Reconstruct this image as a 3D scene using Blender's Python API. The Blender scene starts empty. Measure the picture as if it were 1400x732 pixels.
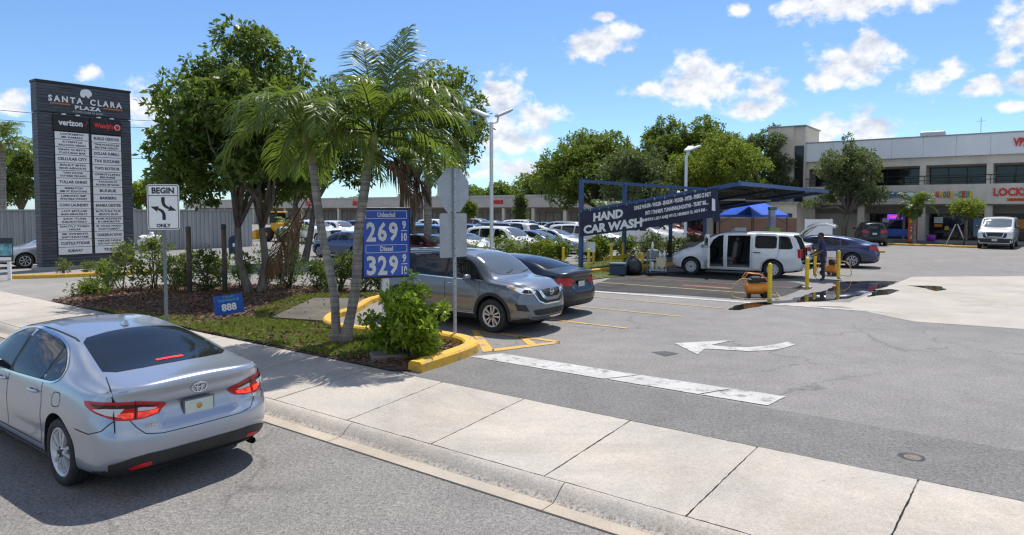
import bpy, bmesh, math, random
import numpy as np
from math import sin, cos, pi, radians, sqrt, atan2
from mathutils import Vector, Matrix
from mathutils.bvhtree import BVHTree
from mathutils.geometry import delaunay_2d_cdt

C = bpy.context
SC = C.scene
COL = SC.collection
random.seed(7)
RNG = np.random.default_rng(7)

# ------------------------------------------------------------------ camera
F_PX, HOR, CAM_H = 930.0, 287.0, 2.6
PITCH = radians(3.0)
cam_d = bpy.data.cameras.new('camera')
cam = bpy.data.objects.new('camera', cam_d)
COL.objects.link(cam)
cam_d.sensor_fit = 'HORIZONTAL'
cam_d.sensor_width = 36.0
cam_d.lens = F_PX * 36.0 / 1400.0
cam_d.shift_y = -(366.0 - (HOR + F_PX * math.tan(PITCH))) / 1400.0
cam_d.clip_start = 0.1
cam_d.clip_end = 4000
cam.location = (0, 0, CAM_H)
cam.rotation_euler = (pi / 2 - PITCH, 0, 0)
SC.camera = cam

# ------------------------------------------------------------------ colour management
SC.render.engine = 'CYCLES'
SC.view_settings.view_transform = 'Standard'
SC.view_settings.look = 'None'
SC.view_settings.gamma = 1.0
SC.view_settings.use_curve_mapping = False
SC.view_settings.exposure = 0.68
SC.cycles.use_denoising = True
SC.cycles.pixel_filter_type = 'BLACKMAN_HARRIS'
SC.cycles.filter_width = 1.3
SC.cycles.sample_clamp_direct = 5.0
SC.cycles.max_bounces = 8
SC.cycles.transparent_max_bounces = 12
SC.cycles.sample_clamp_indirect = 6.0

# ------------------------------------------------------------------ sun and sky
SUN_DIR = Vector((0.17, 0.47, 1.0)).normalized()      # from the ground towards the sun
sun_el = math.asin(SUN_DIR.z)
sun_az = atan2(SUN_DIR.x, SUN_DIR.y)                    # clockwise from +Y
sun_d = bpy.data.lights.new('sun', 'SUN')
sun_d.energy = 3.45
sun_d.angle = radians(0.53)
sun_d.color = (1.0, 0.95, 0.88)
sun = bpy.data.objects.new('sun', sun_d)
COL.objects.link(sun)
sun.location = (20, 40, 60)
sun.rotation_euler = SUN_DIR.to_track_quat('Z', 'Y').to_euler()

world = bpy.data.worlds.new('World')
SC.world = world
world.use_nodes = True
WN, WL = world.node_tree.nodes, world.node_tree.links
WN.clear()
SKY_STRENGTH = 0.15


def wnode(kind, **kw):
    n = WN.new(kind)
    for k, v in kw.items():
        setattr(n, k, v)
    return n


def wmath(op, a, b=None, c=None, clamp=False):
    n = wnode('ShaderNodeMath', operation=op, use_clamp=clamp)
    for i, v in enumerate((a, b, c)):
        if v is None:
            continue
        if isinstance(v, (int, float)):
            n.inputs[i].default_value = v
        else:
            WL.new(v, n.inputs[i])
    return n.outputs[0]


def build_sky():
    sky = wnode('ShaderNodeTexSky', sky_type='NISHITA')
    sky.sun_disc = False
    sky.sun_elevation = sun_el
    sky.sun_rotation = sun_az
    sky.air_density = 1.0
    sky.dust_density = 0.3
    sky.ozone_density = 1.0
    tc = wnode('ShaderNodeTexCoord')
    sep = wnode('ShaderNodeSeparateXYZ')
    WL.new(tc.outputs['Generated'], sep.inputs[0])
    az = wmath('ARCTAN2', sep.outputs[0], sep.outputs[1])
    el = wmath('ARCSINE', sep.outputs[2])
    tint = wnode('ShaderNodeValToRGB')                     # clear, deep subtropical blue; milky near the horizon
    WL.new(sep.outputs[2], tint.inputs[0])
    tint.color_ramp.elements[0].position = 0.0
    tint.color_ramp.elements[0].color = (0.385, 0.555, 0.765, 1)
    tint.color_ramp.elements[1].position = 0.16
    tint.color_ramp.elements[1].color = (0.37, 0.485, 0.63, 1)
    hs = wnode('ShaderNodeVectorMath', operation='MULTIPLY')
    WL.new(sky.outputs[0], hs.inputs[0])
    WL.new(tint.outputs[0], hs.inputs[1])
    comb = wnode('ShaderNodeCombineXYZ')
    WL.new(az, comb.inputs[0])
    WL.new(el, comb.inputs[1])
    # cumulus: (azimuth, elevation, half width, half height) in degrees, each cloud a soft ellipse torn up by noise
    # listed as bearings read off the photograph: (across, up, half width, half height) in its pixels
    seen = [(207, 152, 38, 34), (131, 104, 20, 10), (30, 134, 22, 13), (20, 150, 26, 10), (688, 136, 40, 30), (672, 120, 18, 18), (738, 162, 38, 20), (700, 192, 55, 20), (705, 232, 70, 16), (818, 62, 58, 17), (850, 50, 30, 12), (824, 27, 14, 6),
            (965, 122, 66, 32), (952, 96, 28, 20), (884, 126, 34, 11), (1046, 122, 34, 24), (1020, 150, 40, 14), (1165, 8, 118, 22), (1085, 14, 40, 14), (1008, 18, 15, 9), (1163, 92, 56, 28), (1180, 62, 26, 24), (1122, 112, 30, 16),
            (1262, 118, 48, 18), (1300, 100, 22, 18), (1335, 120, 36, 14), (1172, 176, 58, 22), (1178, 152, 26, 16), (1120, 188, 30, 14), (1386, 44, 44, 34), (1350, 34, 16, 10), (1366, 82, 20, 14), (1392, 112, 36, 14), (1374, 148, 22, 8)]
    clouds = []
    for px, py, hw, hh in seen:
        x_, z_ = (px - 700) / F_PX, (HOR - py) / F_PX
        r_ = sqrt(1 + x_ * x_)
        clouds.append((math.degrees(atan2(x_, 1)), math.degrees(atan2(z_, r_)), math.degrees(hw / F_PX / (r_ * r_)), math.degrees(hh / F_PX / r_)))
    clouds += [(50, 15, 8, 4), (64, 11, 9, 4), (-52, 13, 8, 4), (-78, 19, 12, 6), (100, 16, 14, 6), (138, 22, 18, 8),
               (180, 26, 50, 17), (118, 30, 24, 14), (-122, 30, 26, 15), (-140, 18, 18, 7), (-108, 12, 12, 5), (80, 34, 18, 9), (-62, 40, 16, 8), (165, 40, 26, 12), (-145, 46, 26, 12), (-170, 66, 40, 9), (110, 56, 30, 9), (-100, 30, 14, 7), (45, 28, 8, 4)]  # unseen cloud bank behind and overhead, added for fill light
    m = None
    base = None
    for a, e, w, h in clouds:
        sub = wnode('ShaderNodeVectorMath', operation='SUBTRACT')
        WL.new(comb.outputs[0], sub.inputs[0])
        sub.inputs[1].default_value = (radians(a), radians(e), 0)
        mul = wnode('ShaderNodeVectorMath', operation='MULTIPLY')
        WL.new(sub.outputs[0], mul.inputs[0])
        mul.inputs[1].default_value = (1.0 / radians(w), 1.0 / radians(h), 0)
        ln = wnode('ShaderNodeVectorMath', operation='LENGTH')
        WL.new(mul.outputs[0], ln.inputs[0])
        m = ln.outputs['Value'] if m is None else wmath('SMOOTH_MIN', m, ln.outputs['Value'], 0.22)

    def noise(scale, detail, rough, off=(0, 0, 0)):
        mp = wnode('ShaderNodeMapping')
        WL.new(tc.outputs['Generated'], mp.inputs[0])
        mp.inputs['Location'].default_value = off
        mp.inputs['Scale'].default_value = (1, 1, 1.35)
        n = wnode('ShaderNodeTexNoise')
        n.inputs['Scale'].default_value = scale
        n.inputs['Detail'].default_value = detail
        n.inputs['Roughness'].default_value = rough
        WL.new(mp.outputs[0], n.inputs['Vector'])
        return n.outputs['Fac']
    n1 = noise(19.0, 9, 0.60)
    n2 = noise(48.0, 7, 0.58, (1.7, 0.4, 2.2))
    n1s = noise(19.0, 5, 0.55, (0.0, 0.004, -0.016))     # the same billows looked up a little higher: gives lit tops
    torn = wmath('ADD', wmath('MULTIPLY', wmath('SUBTRACT', n1, 0.5), 2.9), wmath('MULTIPLY', wmath('SUBTRACT', n2, 0.5), 1.6))
    field = wmath('SUBTRACT', wmath('SUBTRACT', 1.0, m), wmath('MULTIPLY', torn, 1.0))
    mr = wnode('ShaderNodeMapRange', interpolation_type='SMOOTHSTEP')
    WL.new(field, mr.inputs['Value'])
    mr.inputs['From Min'].default_value = -0.24
    mr.inputs['From Max'].default_value = 0.62
    dens = mr.outputs[0]
    # lit tops and greyer undersides, painted into the cloud colour
    lit = wmath('ADD', 0.62, wmath('MULTIPLY', wmath('SUBTRACT', n1s, n1), 2.6), clamp=True)
    lit = wmath('ADD', lit, wmath('MULTIPLY', wmath('SUBTRACT', 0.5, n2), 0.9), clamp=True)
    ramp = wnode('ShaderNodeValToRGB')
    WL.new(lit, ramp.inputs[0])
    ramp.color_ramp.elements[0].position = 0.15
    ramp.color_ramp.elements[0].color = (0.56, 0.62, 0.74, 1)
    ramp.color_ramp.elements[1].position = 0.85
    ramp.color_ramp.elements[1].color = (1.0, 1.0, 1.0, 1)
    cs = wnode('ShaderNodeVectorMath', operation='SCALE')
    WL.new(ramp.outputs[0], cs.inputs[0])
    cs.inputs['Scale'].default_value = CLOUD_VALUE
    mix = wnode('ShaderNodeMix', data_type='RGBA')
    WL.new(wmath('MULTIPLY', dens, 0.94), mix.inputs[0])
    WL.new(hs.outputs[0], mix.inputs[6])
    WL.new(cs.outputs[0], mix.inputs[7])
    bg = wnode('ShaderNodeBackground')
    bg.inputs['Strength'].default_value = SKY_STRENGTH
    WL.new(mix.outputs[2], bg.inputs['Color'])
    out = wnode('ShaderNodeOutputWorld')
    WL.new(bg.outputs[0], out.inputs['Surface'])


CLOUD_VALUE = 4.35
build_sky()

# ------------------------------------------------------------------ the lot's own axes: u runs with the road, n away from it
U = Vector((0.8, -0.6, 0))
N = Vector((0.6, 0.8, 0))
ANG_U = atan2(-0.6, 0.8)


def st(s, t, z=0.0):
    return Vector((s * U.x + t * N.x, s * U.y + t * N.y, z))


def ground(px, py, z=0.0):
    """the ground point seen at a photo pixel, used to read the site plan off the photograph"""
    d = F_PX * (CAM_H - z) / (py - HOR)
    return Vector(((px - 700.0) / F_PX * d, d, z))


def at(px, d, z=0.0):
    return Vector(((px - 700.0) / F_PX * d, d, z))


def height(py, d):
    return CAM_H + (HOR - py) / F_PX * d


# ------------------------------------------------------------------ object helpers
def tag(o, label=None, cat=None, group=None, kind=None):
    if label:
        o['label'] = label
    if cat:
        o['category'] = cat
    if group:
        o['group'] = group
    if kind:
        o['kind'] = kind
    return o


def thing(name, label, cat, loc=(0, 0, 0), rz=0.0, group=None):
    o = bpy.data.objects.new(name, None)
    COL.objects.link(o)
    o.location = loc
    o.rotation_euler = (0, 0, rz)
    o.empty_display_size = 0.2
    return tag(o, label, cat, group)


def children(o):
    return [c for c in bpy.data.objects if c.parent == o]


def copy_tree(o, parent=None, kids=None):
    c = o.copy()
    COL.objects.link(c)
    if parent is not None:
        c.parent = parent
    for ch in o.children:
        copy_tree(ch, c)
    return c


def link_mesh(name, me, parent=None, loc=None):
    o = bpy.data.objects.new(name, me)
    COL.objects.link(o)
    if parent is not None:
        o.parent = parent
    if loc is not None:
        o.location = loc
    return o


class MB:
    """collects geometry, then becomes ONE mesh object"""

    def __init__(self):
        self.v, self.f, self.m, self.sm = [], [], [], []

    def add(self, verts, faces, mi=0, smooth=False):
        o = len(self.v)
        self.v.extend([tuple(p) for p in verts])
        for f in faces:
            self.f.append([i + o for i in f])
            self.m.append(mi)
            self.sm.append(smooth)
        return self

    def box(self, c, s, rz=0.0, mi=0, M=None, bev=0.0):
        hx, hy, hz = s[0] / 2, s[1] / 2, s[2] / 2
        if bev > 0:
            b = min(bev, hx * .9, hy * .9, hz * .9)
            vs, fs = [], []
            # chamfered box: 24 verts
            for sx in (-1, 1):
                for sy in (-1, 1):
                    for sz in (-1, 1):
                        vs += [(sx * hx, sy * (hy - b), sz * (hz - b)), (sx * (hx - b), sy * hy, sz * (hz - b)), (sx * (hx - b), sy * (hy - b), sz * hz)]
            bm = bmesh.new()
            for p in vs:
                bm.verts.new(p)
            r = bmesh.ops.convex_hull(bm, input=bm.verts)
            bm.verts.index_update()
            vs = [tuple(v.co) for v in bm.verts]
            fs = [[v.index for v in f.verts] for f in bm.faces]
            bm.free()
        else:
            vs = [(x, y, z) for x in (-hx, hx) for y in (-hy, hy) for z in (-hz, hz)]
            fs = [(0, 1, 3, 2), (4, 6, 7, 5), (0, 4, 5, 1), (2, 3, 7, 6), (0, 2, 6, 4), (1, 5, 7, 3)]
        R = M if M is not None else Matrix.Rotation(rz, 3, 'Z')
        cv = Vector(c)
        self.add([R @ Vector(p) + cv for p in vs], fs, mi)
        return self

    def prism(self, poly, z0, z1, mi=0, top=True, bottom=True):
        n = len(poly)
        a = sum(poly[i][0] * poly[(i + 1) % n][1] - poly[(i + 1) % n][0] * poly[i][1] for i in range(n))
        if a < 0:
            poly = poly[::-1]
        v = [(p[0], p[1], z0) for p in poly] + [(p[0], p[1], z1) for p in poly]
        f = [(i, (i + 1) % n, n + (i + 1) % n, n + i) for i in range(n)]
        if bottom:
            f.append(tuple(range(n - 1, -1, -1)))
        if top:
            f.append(tuple(range(n, 2 * n)))
        return self.add(v, f, mi)

    def tube(self, pts, r, seg=8, mi=0, caps=True, smooth=True):
        pts = [Vector(p) for p in pts]
        rr = r if hasattr(r, '__len__') else [r] * len(pts)
        vs, fs = [], []
        prev = None
        for i, p in enumerate(pts):
            t = (pts[min(i + 1, len(pts) - 1)] - pts[max(i - 1, 0)])
            t = t.normalized() if t.length > 1e-9 else Vector((0, 0, 1))
            if prev is None:
                a = Vector((1, 0, 0)) if abs(t.x) < 0.9 else Vector((0, 1, 0))
            else:
                a = prev
            x = (a - t * a.dot(t)).normalized()
            prev = x
            y = t.cross(x)
            for k in range(seg):
                an = 2 * pi * k / seg
                vs.append(p + (x * cos(an) + y * sin(an)) * rr[i])
        for i in range(len(pts) - 1):
            for k in range(seg):
                fs.append((i * seg + k, i * seg + (k + 1) % seg, (i + 1) * seg + (k + 1) % seg, (i + 1) * seg + k))
        if caps:
            fs.append(tuple(range(seg - 1, -1, -1)))
            fs.append(tuple(range((len(pts) - 1) * seg, len(pts) * seg)))
        return self.add(vs, fs, mi, smooth)

    def bar(self, a, b, w, h, mi=0, up=(0, 0, 1)):
        a, b = Vector(a), Vector(b)
        t = b - a
        L = t.length
        x = t.normalized()
        z = Vector(up)
        y = z.cross(x)
        if y.length < 1e-4:
            y = Vector((0, 1, 0)).cross(x)
        y.normalize()
        z = x.cross(y)
        R = Matrix((x, y, z)).transposed()
        return self.box((a + b) / 2, (L, w, h), mi=mi, M=R)

    def lathe(self, prof, seg=24, mi=0, axis='Z', c=(0, 0, 0), smooth=True, a0=0.0, a1=2 * pi):
        cv = Vector(c)
        full = abs(a1 - a0 - 2 * pi) < 1e-6
        n = seg if full else seg + 1
        vs, fs = [], []
        for (r, h) in prof:
            for k in range(n):
                a = a0 + (a1 - a0) * k / seg
                p = Vector((r * cos(a), r * sin(a), h))
                if axis == 'Y':
                    p = Vector((p.x, p.z, p.y))
                elif axis == 'X':
                    p = Vector((p.z, p.x, p.y))
                vs.append(p + cv)
        for i in range(len(prof) - 1):
            for k in range(seg if full else seg):
                k2 = (k + 1) % n
                q = (i * n + k, i * n + k2, (i + 1) * n + k2, (i + 1) * n + k)
                fs.append(q if axis != 'Y' else q[::-1])
        return self.add(vs, fs, mi, smooth)

    def mesh(self, name, mats):
        me = bpy.data.meshes.new(name)
        me.from_pydata(self.v, [], self.f)
        for m in (mats if isinstance(mats, (list, tuple)) else [mats]):
            me.materials.append(m)
        me.polygons.foreach_set('material_index', self.m)
        me.polygons.foreach_set('use_smooth', self.sm)
        me.update()
        return me

    def build(self, name, mats, parent=None, loc=None, sharp=None):
        me = self.mesh(name, mats)
        if sharp is not None:
            for p in me.polygons:
                p.use_smooth = True
            me.set_sharp_from_angle(angle=radians(sharp))
        return link_mesh(name, me, parent, loc)


def np_mesh(name, V, F, mat, parent=None, smooth=False):
    """quads (n,4) or triangles (n,3) from numpy arrays"""
    V = np.ascontiguousarray(V, dtype=np.float32)
    F = np.ascontiguousarray(F, dtype=np.int32)
    me = bpy.data.meshes.new(name)
    k = F.shape[1]
    me.vertices.add(len(V))
    me.vertices.foreach_set('co', V.ravel())
    me.loops.add(F.size)
    me.loops.foreach_set('vertex_index', F.ravel())
    me.polygons.add(len(F))
    me.polygons.foreach_set('loop_start', np.arange(0, F.size, k, dtype=np.int32))
    me.polygons.foreach_set('loop_total', np.full(len(F), k, dtype=np.int32))
    me.materials.append(mat)
    me.update(calc_edges=True)
    me.validate()
    return link_mesh(name, me, parent)


# ------------------------------------------------------------------ materials
def new_mat(name):
    m = bpy.data.materials.new(name)
    m.use_nodes = True
    nt = m.node_tree
    b = nt.nodes['Principled BSDF']
    return m, nt, b


def c4(c):
    return (c[0], c[1], c[2], 1.0)


def node(nt, kind, **kw):
    n = nt.nodes.new(kind)
    for k, v in kw.items():
        setattr(n, k, v)
    return n


def noise_fac(nt, scale, detail=4, rough=0.55, coord='Object', stretch=None, dist=0.0):
    tc = node(nt, 'ShaderNodeTexCoord')
    n = node(nt, 'ShaderNodeTexNoise')
    n.inputs['Scale'].default_value = scale
    n.inputs['Detail'].default_value = detail
    n.inputs['Roughness'].default_value = rough
    n.inputs['Distortion'].default_value = dist
    if stretch:
        mp = node(nt, 'ShaderNodeMapping')
        mp.inputs['Scale'].default_value = stretch
        nt.links.new(tc.outputs[coord], mp.inputs[0])
        nt.links.new(mp.outputs[0], n.inputs['Vector'])
    else:
        nt.links.new(tc.outputs[coord], n.inputs['Vector'])
    return n.outputs['Fac']


def ramp(nt, fac, stops, interp='LINEAR'):
    r = node(nt, 'ShaderNodeValToRGB')
    r.color_ramp.interpolation = interp
    els = r.color_ramp.elements
    while len(els) < len(stops):
        els.new(0.5)
    for e, (p, c) in zip(els, stops):
        e.position = p
        e.color = c4(c) if hasattr(c, '__len__') else (c, c, c, 1)
    nt.links.new(fac, r.inputs[0])
    return r.outputs[0]


def mixc(nt, fac, a, b, mode='MIX'):
    m = node(nt, 'ShaderNodeMix', data_type='RGBA', blend_type=mode)
    for sock, v in ((m.inputs[0], fac), (m.inputs[6], a), (m.inputs[7], b)):
        if isinstance(v, (int, float)):
            sock.default_value = v if sock.type == 'VALUE' else (v, v, v, 1)
        elif isinstance(v, (tuple, list)):
            sock.default_value = c4(v)
        else:
            nt.links.new(v, sock)
    return m.outputs[2]


def bump(nt, b, fac, strength, dist=0.01):
    bp = node(nt, 'ShaderNodeBump')
    bp.inputs['Strength'].default_value = strength
    bp.inputs['Distance'].default_value = dist
    nt.links.new(fac, bp.inputs['Height'])
    nt.links.new(bp.outputs[0], b.inputs['Normal'])


def M(name, col, rough=0.6, metal=0.0, var=0.12, scale=6.0, bmp=0.0, bscale=60.0, coat=0.0, spec=0.5, stretch=None, rvar=0.08):
    """plain surface with uneven colour and gloss"""
    m, nt, b = new_mat(name)
    f = noise_fac(nt, scale, 5, 0.6, stretch=stretch)
    lo = [max(0, x * (1 - var)) for x in col]
    hi = [min(1, x * (1 + var)) for x in col]
    nt.links.new(ramp(nt, f, [(0.3, lo), (0.7, hi)]), b.inputs['Base Color'])
    nt.links.new(ramp(nt, f, [(0.3, min(1, rough + rvar)), (0.7, max(0.02, rough - rvar))]), b.inputs['Roughness'])
    b.inputs['Metallic'].default_value = metal
    b.inputs['Coat Weight'].default_value = coat
    b.inputs['Coat Roughness'].default_value = 0.04
    b.inputs['Specular IOR Level'].default_value = spec
    if bmp:
        bump(nt, b, noise_fac(nt, bscale, 4, 0.6), bmp)
    return m


def paint(name, col, metal=0.35, rough=0.34, dirt=0.05, coat=1.0):
    """car paint: coloured base under clear coat, fine flake and a little road film low down"""
    m, nt, b = new_mat(name)
    fl = noise_fac(nt, 900, 2, 0.5)
    c1 = mixc(nt, fl, [x * 0.93 for x in col], [min(1, x * 1.07) for x in col])
    tc = node(nt, 'ShaderNodeTexCoord')
    sp = node(nt, 'ShaderNodeSeparateXYZ')
    nt.links.new(tc.outputs['Object'], sp.inputs[0])
    mr = node(nt, 'ShaderNodeMapRange')
    nt.links.new(sp.outputs[2], mr.inputs['Value'])
    mr.inputs['From Min'].default_value = 0.55
    mr.inputs['From Max'].default_value = 0.15
    dn = noise_fac(nt, 5, 5, 0.6)
    mm = node(nt, 'ShaderNodeMath', operation='MULTIPLY')
    nt.links.new(mr.outputs[0], mm.inputs[0])
    nt.links.new(dn, mm.inputs[1])
    m2 = node(nt, 'ShaderNodeMath', operation='MULTIPLY')
    nt.links.new(mm.outputs[0], m2.inputs[0])
    m2.inputs[1].default_value = dirt * 8
    nt.links.new(mixc(nt, m2.outputs[0], c1, (0.22, 0.19, 0.16)), b.inputs['Base Color'])
    b.inputs['Metallic'].default_value = metal
    b.inputs['Roughness'].default_value = rough
    b.inputs['Coat Weight'].default_value = coat
    b.inputs['Coat Roughness'].default_value = 0.07
    return m


def glassy(name, col, rough=0.03, spec=0.40, coat=0.12):
    """tinted vehicle or shop glass: dark body colour under a mirror-like face"""
    m, nt, b = new_mat(name)
    f = noise_fac(nt, 1.5, 3)
    nt.links.new(mixc(nt, f, [x * 0.8 for x in col], [x * 1.2 for x in col]), b.inputs['Base Color'])
    b.inputs['Roughness'].default_value = rough
    b.inputs['Specular IOR Level'].default_value = spec
    b.inputs['Coat Weight'].default_value = coat
    b.inputs['Coat Roughness'].default_value = 0.02
    return m


def leaf_mat(name, dark, light, trans=0.25, rough=0.5, brown=None, glow=(0.30, 0.42, 0.04)):
    """leaf faces: every leaf its own shade, some light passing through"""
    m, nt, b = new_mat(name)
    g = node(nt, 'ShaderNodeNewGeometry')
    f2 = noise_fac(nt, 0.55, 3, 0.6)
    ad = node(nt, 'ShaderNodeMath', operation='ADD')
    nt.links.new(g.outputs['Random Per Island'], ad.inputs[0])
    nt.links.new(f2, ad.inputs[1])
    hv = node(nt, 'ShaderNodeMath', operation='MULTIPLY')
    nt.links.new(ad.outputs[0], hv.inputs[0])
    hv.inputs[1].default_value = 0.5
    stops = [(0.2, dark), (0.8, light)]
    if brown:
        stops.append((0.97, brown))
    col = ramp(nt, hv.outputs[0], stops)
    nt.links.new(col, b.inputs['Base Color'])
    b.inputs['Roughness'].default_value = rough
    b.inputs['Specular IOR Level'].default_value = 0.35
    tr = node(nt, 'ShaderNodeBsdfTranslucent')
    tm = mixc(nt, 0.5, col, glow, 'MIX')
    nt.links.new(tm, tr.inputs['Color'])
    mx = node(nt, 'ShaderNodeMixShader')
    mx.inputs[0].default_value = trans
    nt.links.new(b.outputs[0], mx.inputs[1])
    nt.links.new(tr.outputs[0], mx.inputs[2])
    nt.links.new(mx.outputs[0], nt.nodes['Material Output'].inputs['Surface'])
    return m


def asphalt_mat(name, base, speck=0.5, stain=0.35, crack=True, scale=1.0):
    m, nt, b = new_mat(name)
    L = nt.links
    grain = noise_fac(nt, 62 * scale, 2, 0.8, 'Object')
    g2 = noise_fac(nt, 24 * scale, 4, 0.8, 'Object')
    patch = noise_fac(nt, 0.22, 5, 0.6, 'Object')
    mid = noise_fac(nt, 1.6, 5, 0.65, 'Object')
    c = ramp(nt, grain, [(0.30, [x * (1 - speck) for x in base]), (0.52, base), (0.74, [min(1, x * (1 + speck * 1.1)) for x in base])])
    c = mixc(nt, 0.5, c, ramp(nt, g2, [(0.32, [x * (1 - speck * .7) for x in base]), (0.68, [min(1, x * (1 + speck * .8)) for x in base])]))
    c = mixc(nt, 1.0, c, ramp(nt, patch, [(0.35, (1 - stain,) * 3), (0.65, (1.0 + stain * .35,) * 3)]), 'MULTIPLY')
    c = mixc(nt, 1.0, c, ramp(nt, mid, [(0.30, (0.86,) * 3), (0.62, (1.04,) * 3)]), 'MULTIPLY')
    spots = noise_fac(nt, 2.4, 2, 0.5, 'Object', dist=0.6)
    c = mixc(nt, ramp(nt, spots, [(0.69, 0.0), (0.77, 0.45)]), c, [x * 0.42 for x in base])
    if crack:
        tc = node(nt, 'ShaderNodeTexCoord')
        wp = node(nt, 'ShaderNodeTexNoise')
        wp.inputs['Scale'].default_value = 1.3
        wp.inputs['Detail'].default_value = 4
        L.new(tc.outputs['Object'], wp.inputs['Vector'])
        va = node(nt, 'ShaderNodeVectorMath', operation='MULTIPLY_ADD')
        L.new(wp.outputs['Color'], va.inputs[0])
        va.inputs[1].default_value = (1.2, 1.2, 0)
        L.new(tc.outputs['Object'], va.inputs[2])
        vo = node(nt, 'ShaderNodeTexVoronoi', feature='DISTANCE_TO_EDGE')
        vo.inputs['Scale'].default_value = 0.24
        L.new(va.outputs[0], vo.inputs['Vector'])
        keep = ramp(nt, noise_fac(nt, 0.35, 2, 0.5), [(0.46, 0.0), (0.54, 1.0)])
        line = ramp(nt, vo.outputs['Distance'], [(0.0015, 0.6), (0.005, 0.0)])
        c = mixc(nt, mixc(nt, 1.0, line, keep, 'MULTIPLY'), c, [x * 0.35 for x in base])
    L.new(c, b.inputs['Base Color'])
    b.inputs['Roughness'].default_value = 0.86
    b.inputs['Specular IOR Level'].default_value = 0.3
    bump(nt, b, grain, 0.5, 0.006)
    return m


def concrete_mat(name, base, stain=0.18, speck=0.16, tint=(1.05, 1.0, 0.94)):
    m, nt, b = new_mat(name)
    grain = noise_fac(nt, 120, 3, 0.7)
    blot = noise_fac(nt, 0.8, 5, 0.65)
    g2 = node(nt, 'ShaderNodeNewGeometry')
    g3 = noise_fac(nt, 40, 4, 0.75)
    c = ramp(nt, grain, [(0.30, [x * (1 - speck) for x in base]), (0.66, [min(1, x * (1 + speck * .6)) for x in base])])
    c = mixc(nt, 1.0, c, ramp(nt, g3, [(0.30, (1 - speck * .9,) * 3), (0.55, (1.0,) * 3)]), 'MULTIPLY')
    c = mixc(nt, 1.0, c, ramp(nt, blot, [(0.3, (1 - stain,) * 3), (0.7, tint)]), 'MULTIPLY')
    c = mixc(nt, 1.0, c, ramp(nt, g2.outputs['Random Per Island'], [(0.0, (0.94, 0.93, 0.92)), (1.0, (1.02, 1.01, 1.0))]), 'MULTIPLY')
    gv = node(nt, 'ShaderNodeTexVoronoi', feature='F1')
    gv.inputs['Scale'].default_value = 3.2
    tc = node(nt, 'ShaderNodeTexCoord')
    nt.links.new(tc.outputs['Object'], gv.inputs['Vector'])
    gum = ramp(nt, gv.outputs['Distance'], [(0.035, 0.55), (0.06, 0.0)])
    keepg = ramp(nt, noise_fac(nt, 1.9, 2, 0.5), [(0.50, 0.0), (0.54, 1.0)])
    c = mixc(nt, mixc(nt, 1.0, gum, keepg, 'MULTIPLY'), c, [x * 0.38 for x in base])
    big = noise_fac(nt, 0.33, 6, 0.7, dist=0.8)
    c = mixc(nt, 1.0, c, ramp(nt, big, [(0.36, (1 - stain * 1.1, 1 - stain * 1.15, 1 - stain * 1.25)), (0.56, (1.0,) * 3)]), 'MULTIPLY')
    pits = noise_fac(nt, 22, 2, 0.6)
    c = mixc(nt, ramp(nt, pits, [(0.71, 0.0), (0.77, 0.35)]), c, [x * 0.35 for x in base])
    nt.links.new(c, b.inputs['Base Color'])
    b.inputs['Roughness'].default_value = 0.85
    b.inputs['Specular IOR Level'].default_value = 0.3
    bump(nt, b, grain, 0.35, 0.004)
    return m


def worn_paint_mat(name, col, under, wear=0.5, scale=9.0):
    """road paint with patches worn through to the asphalt"""
    m, nt, b = new_mat(name)
    f = noise_fac(nt, scale, 6, 0.7)
    f2 = noise_fac(nt, 70, 3, 0.7)
    f3 = noise_fac(nt, 1.1, 4, 0.6)
    dirty = mixc(nt, ramp(nt, f3, [(0.35, 0.0), (0.70, 0.40)]), col, under)
    c = mixc(nt, ramp(nt, f, [(0.34 + wear * .4, 0.0), (0.46 + wear * .4, 0.92)]), dirty, under)
    c = mixc(nt, ramp(nt, f2, [(0.55, 0.0), (0.7, 0.55)]), c, under)
    nt.links.new(c, b.inputs['Base Color'])
    b.inputs['Roughness'].default_value = 0.75
    bump(nt, b, f2, 0.3, 0.004)
    return m


DARK = M('black_plastic', (0.022, 0.022, 0.024), 0.55, var=0.2)
RUBBER = M('tyre_rubber', (0.024, 0.024, 0.025), 0.8, var=0.25, scale=14)
CHROME = M('chrome', (0.75, 0.76, 0.78), 0.14, 1.0, var=0.03)
ALLOY = M('alloy_rim', (0.60, 0.61, 0.63), 0.32, 0.45, var=0.06)
GALV = M('galvanised_steel', (0.42, 0.44, 0.46), 0.5, 0.7, var=0.14, scale=14)
WHITE = M('white_paint', (0.78, 0.78, 0.77), 0.5, var=0.05)
BLACK = M('black_paint', (0.015, 0.015, 0.017), 0.5, var=0.1)
YELLOW = M('yellow_paint', (0.78, 0.54, 0.02), 0.55, var=0.14, scale=9, bmp=0.15)
BLUE_STEEL = M('blue_steel', (0.035, 0.085, 0.22), 0.42, 0.0, var=0.15, scale=5)
GLASS_CAR = glassy('tinted_car_glass', (0.012, 0.014, 0.016))
GLASS_SHOP = glassy('shop_glass', (0.018, 0.022, 0.026), 0.04)
LETTER_W = M('white_letters', (0.82, 0.82, 0.82), 0.5, var=0.02)
LETTER_K = M('dark_letters', (0.03, 0.03, 0.035), 0.6, var=0.05)
LETTER_R = M('red_letters', (0.62, 0.025, 0.02), 0.45, var=0.06)


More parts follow.
